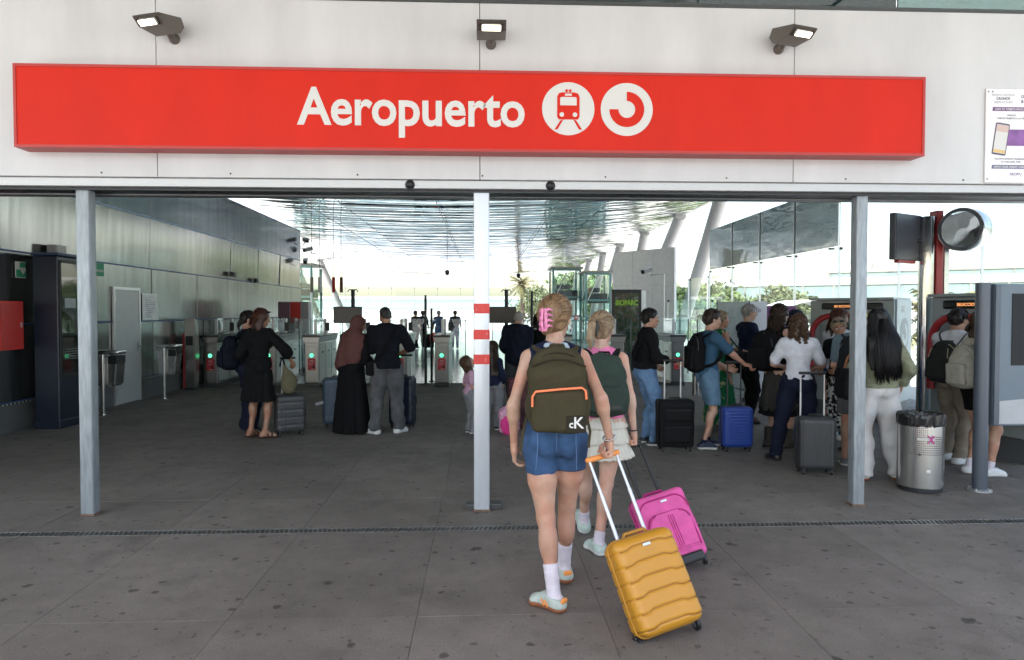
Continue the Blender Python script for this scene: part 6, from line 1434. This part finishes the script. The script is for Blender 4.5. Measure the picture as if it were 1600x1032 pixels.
f = Fig('l', 'blonde woman with sunglasses on her head looking back towards the camera', (4.3, 8.05, 0), 125, 1.58, 'f', 'tan', feet=((-.1, 0), (.1, 0)), hands=((-.1, .22, 1.08), (.14, .24, 1.06)), head=(32, -6, 6), grip=(.5, .5))
f.body(); f.eyes(); f.shirt(K_black, e=.014, sleeve=.5, hem=-.02); f.skirt(pattern(), 1.0, .3, .15, .22, .85, name='print_skirt', np_=8, pleat=.015); f.shoes(M_black); f.hair('short', HAIR['ash'], e=.018, low=-.05)
bm = NB()
for g in (-1, 1): tube(bm, [f.hp(g * .01, .085, .098), f.hp(g * .04, .08, .104), f.hp(g * .07, .055, .092)], [.008, .018, .008], 8)
obj('sunglasses', bm, M_black, f.root, smooth=True)
f = Fig('m', 'person in yellow cap and grey shorts half hidden by the right post', (4.02, 7.15, 0), -35, 1.68, 'm', 'mid', feet=((-.12, .0, 0, 12), (.1, .06)), hands=((-.16, .26, 1.1), (.16, .26, 1.1)), head=(-20, -4, 0))
f.body(hands=(0, 0)); f.shirt(cloth('grey_blue', (.12, .17, .2)), e=.02, sleeve=.7, hem=-.05); f.trousers(cloth('grey_shorts', (.1, .1, .105)), e=(.024, .03, .03), upto=.8, name='shorts'); f.shoes(mat('shoe_grey', (.18, .18, .18), .6), K_sole); f.hair('short', HAIR['brown'])
K_cap = cloth('cap_yellow', (.62, .42, .1)); f.add('cap', soft([f.he((0, -.014, .045), (.097, .115, .092))], .01, .02, [(f.hp(0, 0, .025), f.HM @ A3((0, .1, -1)))]), K_cap)
f.add('cap_brim', soft([Rc(f.hp(-.03, .12, .04), f.hp(.03, .12, .04), .055, .055, f.HM @ A3((0, 0, 1)), .12)], .008, .01), K_cap)
backpack(f, 'dark charcoal backpack of the person in the yellow cap, left of the right post', cloth('char_bp', (.018, .019, .022)), w=.34, h=.56, d=.24, zc=.24, trim=cloth('bluegrey', (.16, .22, .24)), pocket=.5)
f = Fig('n', 'woman with very long straight black hair, sage sweater and white trousers', (3.93, 6.62, 0), -6, 1.68, 'f', 'fair', feet=((-.17, -.06, 0, 16), (.2, -.03, 0, -55)), hands=((-.2, .2, 1.0), (.26, .06, .95)), grip=(.5, .3), head=(-3, 0, 0), vox=.012)
f.body(); K_sage = cloth('sage_knit', (.24, .25, .17), var=.22, vs_=30, bump=1., bs=70)
f.shirt(K_sage, e=.034, sleeve=1.95, hem=.0, neck=.52, fold=.009, fr=20, sl_e=.036, cuff=.03, name='sweater'); f.trousers(cloth('white_trouser', (.6, .585, .58), var=.04), e=(.022, .05, .072), fold=.008, fr=16, waist=.1); f.shoes(K_wshoe, K_gum, e=.01)
bm = NB(); a = f.ank[1]; M = rotm(*[f.foot[1][0]])
for q_ in range(3): tube(bm, [a + M @ A3((.044, .03 + q_ * .024, -.02)), a + M @ A3((.047, .012 + q_ * .024, -.055))], .006, 5)
obj('shoe_stripe', bm, M_black, f.root)
hb = HAIR['black']; f.hair('bob', hb, extra=-.1, vol=1.05, nolocks=True)
bm = NB(); rr = np.random.RandomState(4)
for k in range(150):
    u = rr.uniform(-1, 1); o_ = rr.uniform(0, .02); p0 = A3(f.hp(u * .09, -.06 - .05 * (1 - u * u), .06 - .05 * abs(u))); p1 = A3(f.tor(u * .12, -.16 - .05 * (1 - u * u) - o_, .42)); p2 = A3(f.tor(u * .125 + .025 + rr.uniform(-.015, .015), -.175 - .045 * (1 - u * u) - o_, rr.uniform(.06, .16) + .04 * u)); tube(bm, [p0, p0 * .4 + p1 * .6 + A3((0, -.01, 0)), p1, p1 * .5 + p2 * .5, p2], [.006, .008, .008, .007, .002], 5)
obj('hair_strand', bm, mat('hair_strand', (.007, .0065, .007), .45, spec=.2), f.root, smooth=True)['kind'] = 'stuff'
f.add('long_hair', soft([Rc(f.hp(-.03, -.045, .04), f.tor(-.06, -.125, .42), .088, .1, (0, 1, 0), .6), Rc(f.hp(.03, -.045, .04), f.tor(.06, -.125, .42), .088, .1, (0, 1, 0), .6), Rc(f.tor(-.06, -.125, .42), f.tor(-.06, -.16, .15), .1, .07, (0, 1, 0), .4), Rc(f.tor(.06, -.125, .42), f.tor(.09, -.15, .15), .1, .075, (0, 1, 0), .4)], .011, .05, [(f.tor(0, 0, .16), (-.18, 0, -1))], post=lambda Q, V: V + folds(Q, .009, 60, 3, (1, .6, .04)) + .02 * np.clip(.2 - (Q[..., 2] - f.tor(0, 0, .1)[2]), 0, 1) * np.sin(Q[..., 0] * 160)), mat('hair_sleek', (.006, .0055, .006), .5, var=.4, vs_=40, stretch=(1, 1, .05), bump=.6, bs=90, spec=.25))
Bg = Bag('black shoulder bag with tan strap hanging beside the woman in the sage sweater', 'bag', 'tan_strap_bag', f, (-.3, -.05, .78), group='shoulder bags')
Bg.add('bag_body', soft([Bx((-.3, -.06, .95), (.1, .16, .15), .06)], .012, .02, post=lambda Q, V: V + folds(Q, .008, 20, 2)), K_black); Bg.tube('bag_strap', [(-.3, -.18, 1.08), (-.26, -.14, 1.2), f.sh[0] + A3((.0, -.04, .07)), (-.26, .08, 1.2), (-.3, .06, 1.08)], .012, mat('tan_leather', (.3, .1, .035), .5))
f = Fig('o', 'man in white shirt and khaki trousers using the ticket machine', (5.2, 7.3, 0), -66, 1.69, 'm', 'mid', lean=3, feet=((-.12, .06), (.1, -.06, 0, -14)), hands=((-.1, .36, 1.15), (.14, .38, 1.15)), head=(-6, -8, 0), grip=(.5, .5))
f.body(); f.shirt(K_white, e=.022, sleeve=.8, hem=-.05, neck=.52, sl_e=.022, cuff=.03, fold=.006); f.trousers(cloth('khaki', (.25, .21, .165)), e=(.02, .026, .03), fold=.008); f.shoes(K_wshoe, K_sole, e=.011); f.hair('short', HAIR['black'], e=.015)
B = backpack(f, 'charcoal backpack with pale piping worn by the man at the ticket machine', cloth('charcoal_bp', (.03, .031, .03)), w=.3, h=.46, d=.2, zc=.2, strap=cloth('slate_strap', (.075, .08, .09)), trim=mat('piping', (.4, .38, .22), .5), pocket=.5, tilt=-6)
for g in (-1, 1): B.tube('piping', [B.q(g * .1, -.11, -.16), B.q(g * .105, -.115, 0), B.q(g * .09, -.1, .13)], .004, mat('piping', (.4, .38, .22), .5), 6)
f = Fig('p', 'person in black shorts and white sneakers behind the information totem', (5.06, 6.72, 0), -84, 1.66, 'f', 'fair', feet=((-.09, -.03, 0, 6), (.08, .06, 0, -6)), hands=((-.16, .25, .98), (.2, .2, .86)), grip=(.4, .4))
f.body(); f.shirt(cloth('cream_top', (.5, .47, .4)), e=.018, sleeve=.6, hem=-.02); f.trousers(K_black, e=(.026, .03, .03), upto=.55, name='shorts', waist=.1); f.socks(K_sock, .08); f.shoes(K_wshoe, K_sole, e=.011, lace=K_wshoe); f.hair('bob', HAIR['brown'])
backpack(f, 'cream canvas backpack worn by the person behind the totem', cloth('cream_bp', (.45, .43, .36)), w=.3, h=.44, d=.17, zc=.22, pocket=.5, trim=cloth('cream_zip', (.3, .28, .24)))
# ---------------------------------------------------------------- left group
f = Fig('q', 'dark haired person in navy clothes wearing the navy backpack', (-3.27, 9.6, 0), -62, 1.67, 'f', 'fair', feet=((-.1, 0), (.1, .02)), hands=((-.16, .22, 1.0), (.18, .2, .95)), head=(-6, -10, 0), grip=(.5, .5))
f.body(); f.eyes(); f.shirt(K_navy, e=.012, sleeve=0, hem=-.02, armhole=.18, name='top'); f.trousers(cloth('navy_wide', (.012, .014, .03)), e=(.02, .05, .06), fold=.006); f.shoes(M_black); f.hair('short', HAIR['black'], e=.015, low=-.04); f.tail(HAIR['black'], [(0, -.09, .0), (0, -.12, -.08), (0, -.11, -.16)], [.03, .03, .012])
backpack(f, 'navy backpack on the person beside the woman in the black dress', cloth('navy_bp', (.009, .011, .02)), w=.32, h=.46, d=.23, zc=.2, pocket=.5)
f = Fig('r', 'woman in loose black dress and brown sandals holding the dark grey suitcase handle', (-2.96, 9.15, 0), -14, 1.7, 'f', 'tan', lean=2, feet=((-.14, .02, 0, -20), (.1, -.02, 0, -55)), hands=((-.2, .2, 1.05), (.36, .24, 1.02)), head=(-38, -10, 0), grip=(.4, .8), elbow=(None, (.9, -.4, -.2)))
f.body(bare_feet=True); f.shirt(K_black, e=.03, sleeve=1.35, hem=-.12, fold=.007, sl_e=.035, cuff=.05, name='dress_top'); f.skirt(K_black, 1.1, .5, .165, .24, .82, name='dress_skirt', np_=9, pleat=.018); f.hair('bob', HAIR['red'], extra=-.15, vol=1.05)
K_sand = mat('sandal', (.04, .02, .014), .6)
for i in (0, 1):
    a = f.ank[i]; M = rotm(f.foot[i][0]); o = f.add('sandal', soft(f.footp(i, .014), .008, .015, [(a + A3((0, 0, -.06)), (0, 0, 1)), (a + A3((0, 0, -.0845)), (0, 0, -1))]), K_sand); bm = NB()
    for y in (.03, .085): tube(bm, [a + M @ A3((-.043, y, -.06)), a + M @ A3((-.02, y, .04 - y * .55)), a + M @ A3((.02, y, .04 - y * .55)), a + M @ A3((.043, y, -.06))], .013, 6, flat=((0, 0, 1), 1, .6))
    obj('sandal_strap', bm, K_sand, o)
bm = NB(); tube(bm, [f.hp(.08, .04, .08), f.hp(.05, .085, .1), f.hp(-.05, .085, .1), f.hp(-.08, .04, .08)], .01, 8); obj('sunglasses', bm, M_black, f.root)
suitcase('dark grey hard suitcase with the olive bag on its handle', mat('case_dgrey', (.05, .051, .054), .4, .1), .38, .26, .5, 'blocks', (-2.6, 9.3, 0), R(28), ext=.48, hw=.16, res=.014)
Bg = Bag('olive canvas bag hanging on the dark grey suitcase handle', 'bag', 'canvas_bag', None, (0, 0, 0), (-2.57, 9.17, .57), 10)
Bg.add('bag_body', soft([El((0, 0, .14), (.115, .09, .14)), (Rc((0, 0, .2), (-.05, .03, .36), .08, .025), .05)], .011, .04, post=lambda Q, V: V + folds(Q, .012, 18, 2)), cloth('khaki_bag', (.13, .115, .07))); Bg.tube('bag_strap', [(-.04, .03, .34), (-.08, .05, .46), (-.1, .08, .48), (-.12, .06, .36)], .01, K_black)
f = Fig('s', 'woman in brown hijab and long black abaya, seen from behind', (-1.8, 9.47, 0), -24, 1.61, 'f', 'tan', lean=3, side=6, feet=((-.08, 0), (.08, 0)), hands=((-.16, .22, 1.0), (.14, .26, 1.05)), head=(-30, -14, 6), build=1.08)
f.body(legs=False, hands=(0, 1)); f.eyes(); K_abaya = cloth('abaya', (.0075, .0075, .0085)); f.shirt(K_abaya, e=.04, sleeve=1.85, hem=-.05, fold=.008, sl_e=.035, cuff=.05, name='abaya_top'); f.skirt(K_abaya, 1.22, .015, .17, .29, .88, name='abaya_skirt', np_=9, pleat=.018)
K_hij = cloth('hijab', (.115, .05, .045), var=.1)
P = [f.he((0, -.02, .03), (.098, .118, .11)), (Rc(f.hp(0, -.04, -.05), f.tor(0, -.03, .46), .085, .15, (0, 1, 0), .85), .06), (Rc(f.tor(-.09, -.04, .44), f.tor(-.1, -.06, .06), .12, .14, (0, 1, 0), .8), .05), (Rc(f.tor(.07, -.04, .44), f.tor(.03, -.06, .18), .13, .14, (0, 1, 0), .8), .05)]
f.add('hijab', soft(P, .012, .05, [(f.tor(0, 0, .02), f.T @ A3((.35, 0, -1)))], post=lambda Q, V: V + folds(Q, .009, 22, 7, (1, 1, .35)), subs=[(f.he((0, .13, -.015), (.056, .09, .075)), .02)]), K_hij)
f = Fig('t', 'man in black T-shirt, grey jeans and white sneakers, seen from behind', (-1.3, 9.38, 0), 14, 1.74, 'm', 'tan', lean=6, feet=((-.17, .0, 0, 38), (.15, .0, 0, -42)), hands=((-.02, .32, 1.12), (.2, .27, 1.08)), head=(12, -24, 0), grip=(.6, .6), build=1.06, elbow=((-.8, -.8, 0), (.8, -.8, 0)))
f.body(); f.shirt(cloth('black_tee', (.008, .009, .013)), e=.03, sleeve=.92, hem=-.07, neck=.52, sl_e=.03, cuff=.036, fold=.006); f.trousers(K_gdenim, e=(.03, .044, .05), fold=.009, fr=18); f.shoes(K_wshoe, K_sole, e=.016, lace=K_wshoe)
f.hair('buzz', HAIR['black']); f.add('hair_top', soft([f.he((0, .0, .06), (.079, .093, .075))], .01, .02, [(f.hp(0, 0, .06), f.HM @ A3((0, .3, -1)))]), HAIR['black'])
bm = NB(); tube(bm, [f.tor(.13, -.06, .52), f.tor(.05, -.16, .38), f.tor(-.09, -.165, .15), f.tor(-.18, -.06, .02)], .018, 8, flat=((0, 0, 1), 1, .3)); obj('bag_strap', bm, K_black, f.root)
Bg = Bag('small black crossbody bag between the hijab woman and the man in grey jeans', 'bag', 'crossbody_bag', f, (-.24, 0, .8), group='shoulder bags'); Bg.add('bag_body', soft([Bx((-.24, 0, .9), (.05, .1, .1), .03)], .012, .02), K_black); Bg.tube('bag_strap', [(-.24, -.06, .98), f.tor(-.19, -.08, .06)], .01, K_black)
suitcase('blue grey hard suitcase beside the woman in the abaya', mat('case_slate', (.065, .1, .15), .45, var=.05), .4, .26, .66, 'blocks', (-2.1, 9.95, 0), R(12), ext=.0, res=.018)
suitcase('dark navy ribbed suitcase in front of the man in grey jeans', mat('case_navy', (.012, .016, .035), .3), .36, .25, .68, 'blocks', (-1.15, 9.85, 0), R(-10), ext=.3, res=.02)
t = thing('luggage_tag', 'white paper luggage tag sticking out of the blue grey suitcase', 'luggage tag', (-2.27, 9.88, .37)); bm = NB(); bb(bm, -.13, .0, -.002, .002, -.02, .02, 0, MT((0, 0, 0), 0, -15)); obj('strip', bm, K_wshoe, t); bm = NB(); bb(bm, -.1, -.04, -.004, -.0025, -.006, .006, 0, MT((0, 0, 0), 0, -15)); obj('print', bm, M_gink, t)
f = Fig('u', 'small girl in pink T-shirt looking up beside the centre post', (-.17, 9.36, 0), -70, 1.02, 'f', 'fair', feet=((-.1, 0), (.1, .03)), hands=((-.2, .1, .95), (.2, .14, .95)), head=(0, 38, 0), headscale=1.25, vox=.011)
f.body(); f.eyes(); f.shirt(cloth('lilac', (.5, .3, .4)), e=.02, sleeve=.7, hem=-.04, sl_e=.018, cuff=.022); f.trousers(cloth('grey_jog', (.2, .2, .21)), e=(.02, .03, .03)); f.shoes(mat('shoe_kid', (.02, .03, .06), .5), K_sole, e=.008); f.hair('long', HAIR['brown'], extra=-.32, vol=.8)
f = Fig('v', 'long haired girl in navy top half hidden behind the centre post', (.14, 9.6, 0), -10, 1.2, 'f', 'fair', feet=((-.1, 0), (.1, .03)), hands=((-.2, .1, .95), (.2, .14, .95)), headscale=1.15, vox=.012)
f.body(); f.shirt(K_navy, e=.02, sleeve=1.9, hem=-.04, sl_e=.018, cuff=.014); f.trousers(cloth('grey_jog', (.2, .2, .21)), e=(.02, .03, .03)); f.shoes(K_black, K_sole, e=.008); f.hair('long', HAIR['dark'], extra=-.4, vol=.95)
Bg = Bag('pink and white child backpack standing on the floor by the centre post', 'backpack', 'child_backpack', None, (0, 0, 0), (.36, 9.3, 0), 0)
K_hp = cloth('hot_pink2', (.66, .05, .24)); Bg.add('main_body', soft([Bx((0, 0, .17), (.14, .09, .17), .06), (El((0, 0, .26), (.12, .09, .13)), .05)], .012, .04, post=lambda Q, V: V + folds(Q, .006, 20, 2)), mat('pink_print', (.6, .3, .42), .6, var=.6, vs_=26)); Bg.add('front_pocket', soft([El((0, -.08, .13), (.12, .05, .15))], .012, .02), K_hp); Bg.tube('grab_handle', [(-.04, .02, .36), (0, .02, .4), (.04, .02, .36)], .008, K_hp)
Bg = Bag('dark bag with red pattern on the floor behind the pink child backpack', 'bag', 'patterned_bag', None, (0, 0, 0), (.52, 9.75, 0), 0)
Bg.add('main_body', soft([Bx((0, 0, .36), (.17, .12, .36), .06)], .014, .02, post=lambda Q, V: V + folds(Q, .006, 16, 2)), mat('dark_red_print', (.06, .012, .02), .7, var=.95, vs_=14)); Bg.tube('grab_handle', [(-.05, 0, .72), (-.04, 0, .8), (.04, 0, .8), (.05, 0, .72)], .009, M_black)
f = Fig('w', 'balding man in navy hooded jacket facing the gates', (.56, 11.3, 0), 8, 1.68, 'm', 'fair', lean=4, side=4, feet=((-.1, 0), (.1, 0)), hands=((-.16, .3, 1.05), (.16, .3, 1.05)), head=(-26, -10, 0), build=1.12)
f.body(hands=(0, 0)); f.shirt(cloth('navy_jacket', (.01, .012, .024)), e=.04, sleeve=1.95, hem=-.16, neck=.53, fold=.009, sl_e=.035, cuff=.03, name='jacket'); f.trousers(cloth('dark_trouser', (.05, .052, .055))); f.shoes(M_black); f.hair('buzz', HAIR['grey'], low=-.0)
f.add('hood', soft([El(f.tor(0, -.1, .46), A3((.13, .075, .1)))], .014, .03, post=lambda Q, V: V + folds(Q, .008, 26, 3)), cloth('navy_jacket', (.01, .012, .024)))
f = Fig('x', 'dark haired person with pale collar beyond the man in the hooded jacket', (1.0, 12.2, 0), -10, 1.62, 'f', 'fair', hands=((-.16, .3, 1.05), (.16, .3, 1.05)))
f.body(hands=(0, 0)); f.shirt(K_black, e=.03, sleeve=1.9, hem=-.1); f.trousers(K_black); f.shoes(M_black); f.hair('bob', HAIR['black'])
f.add('collar', soft([Rc(f.tor(-.05, -.03, .5), f.tor(.05, -.03, .5), .06, .06)], .014, .02), cloth('pale_grey', (.4, .42, .45)))
for k, (x, y, fc, sx, lb, top, bot) in enumerate(((-3.05, 31.2, -40, 'm', 'far traveller in dark clothes past the gates, taller of the pair', K_black, K_black), (-2.75, 31.6, -20, 'm', 'far traveller past the gates standing close to another, in black', K_navy, K_black), (-1.95, 30.5, -20, 'm', 'far grey haired traveller past the gates pulling a red bag', cloth('far_blue', (.06, .09, .16)), K_denim), (-1.25, 31.2, 10, 'm', 'far traveller with dark backpack walking away past the gates', cloth('far_blue2', (.09, .12, .18)), K_denim))):
    f = Fig('y', lb, (x, y, 0), fc, 1.72, sx, 'mid', feet=((-.09, .18), (.09, -.12)), vox=.026, group='travellers past the gates')
    f.body(hands=(0, 0)); f.shirt(top, e=.028, sleeve=.8, hem=-.06); f.trousers(bot, e=(.024, .026, .03)); f.shoes(M_black, e=.012); f.hair('short', HAIR['dark' if k != 2 else 'grey'], e=.018)
    if k == 3: backpack(f, 'dark backpack on the far traveller walking away past the gates', K_black, pocket=None)
Bg = Bag('red bag beside the far grey haired traveller past the gates', 'bag', 'red_bag', None, (0, 0, 0), (-2.2, 30.3, .35), 0); Bg.add('bag_body', soft([Bx((0, 0, .2), (.12, .1, .2), .05)], .02, .02), M_red); Bg.tube('bag_strap', [(-.08, 0, .38), (0, 0, .5), (.08, 0, .38)], .012, M_red)
suitcase('black suitcase between the far travellers past the gates', K_black, .4, .25, .6, 'blocks', (-2.4, 31.0, 0), 0, ext=.3, res=.04)
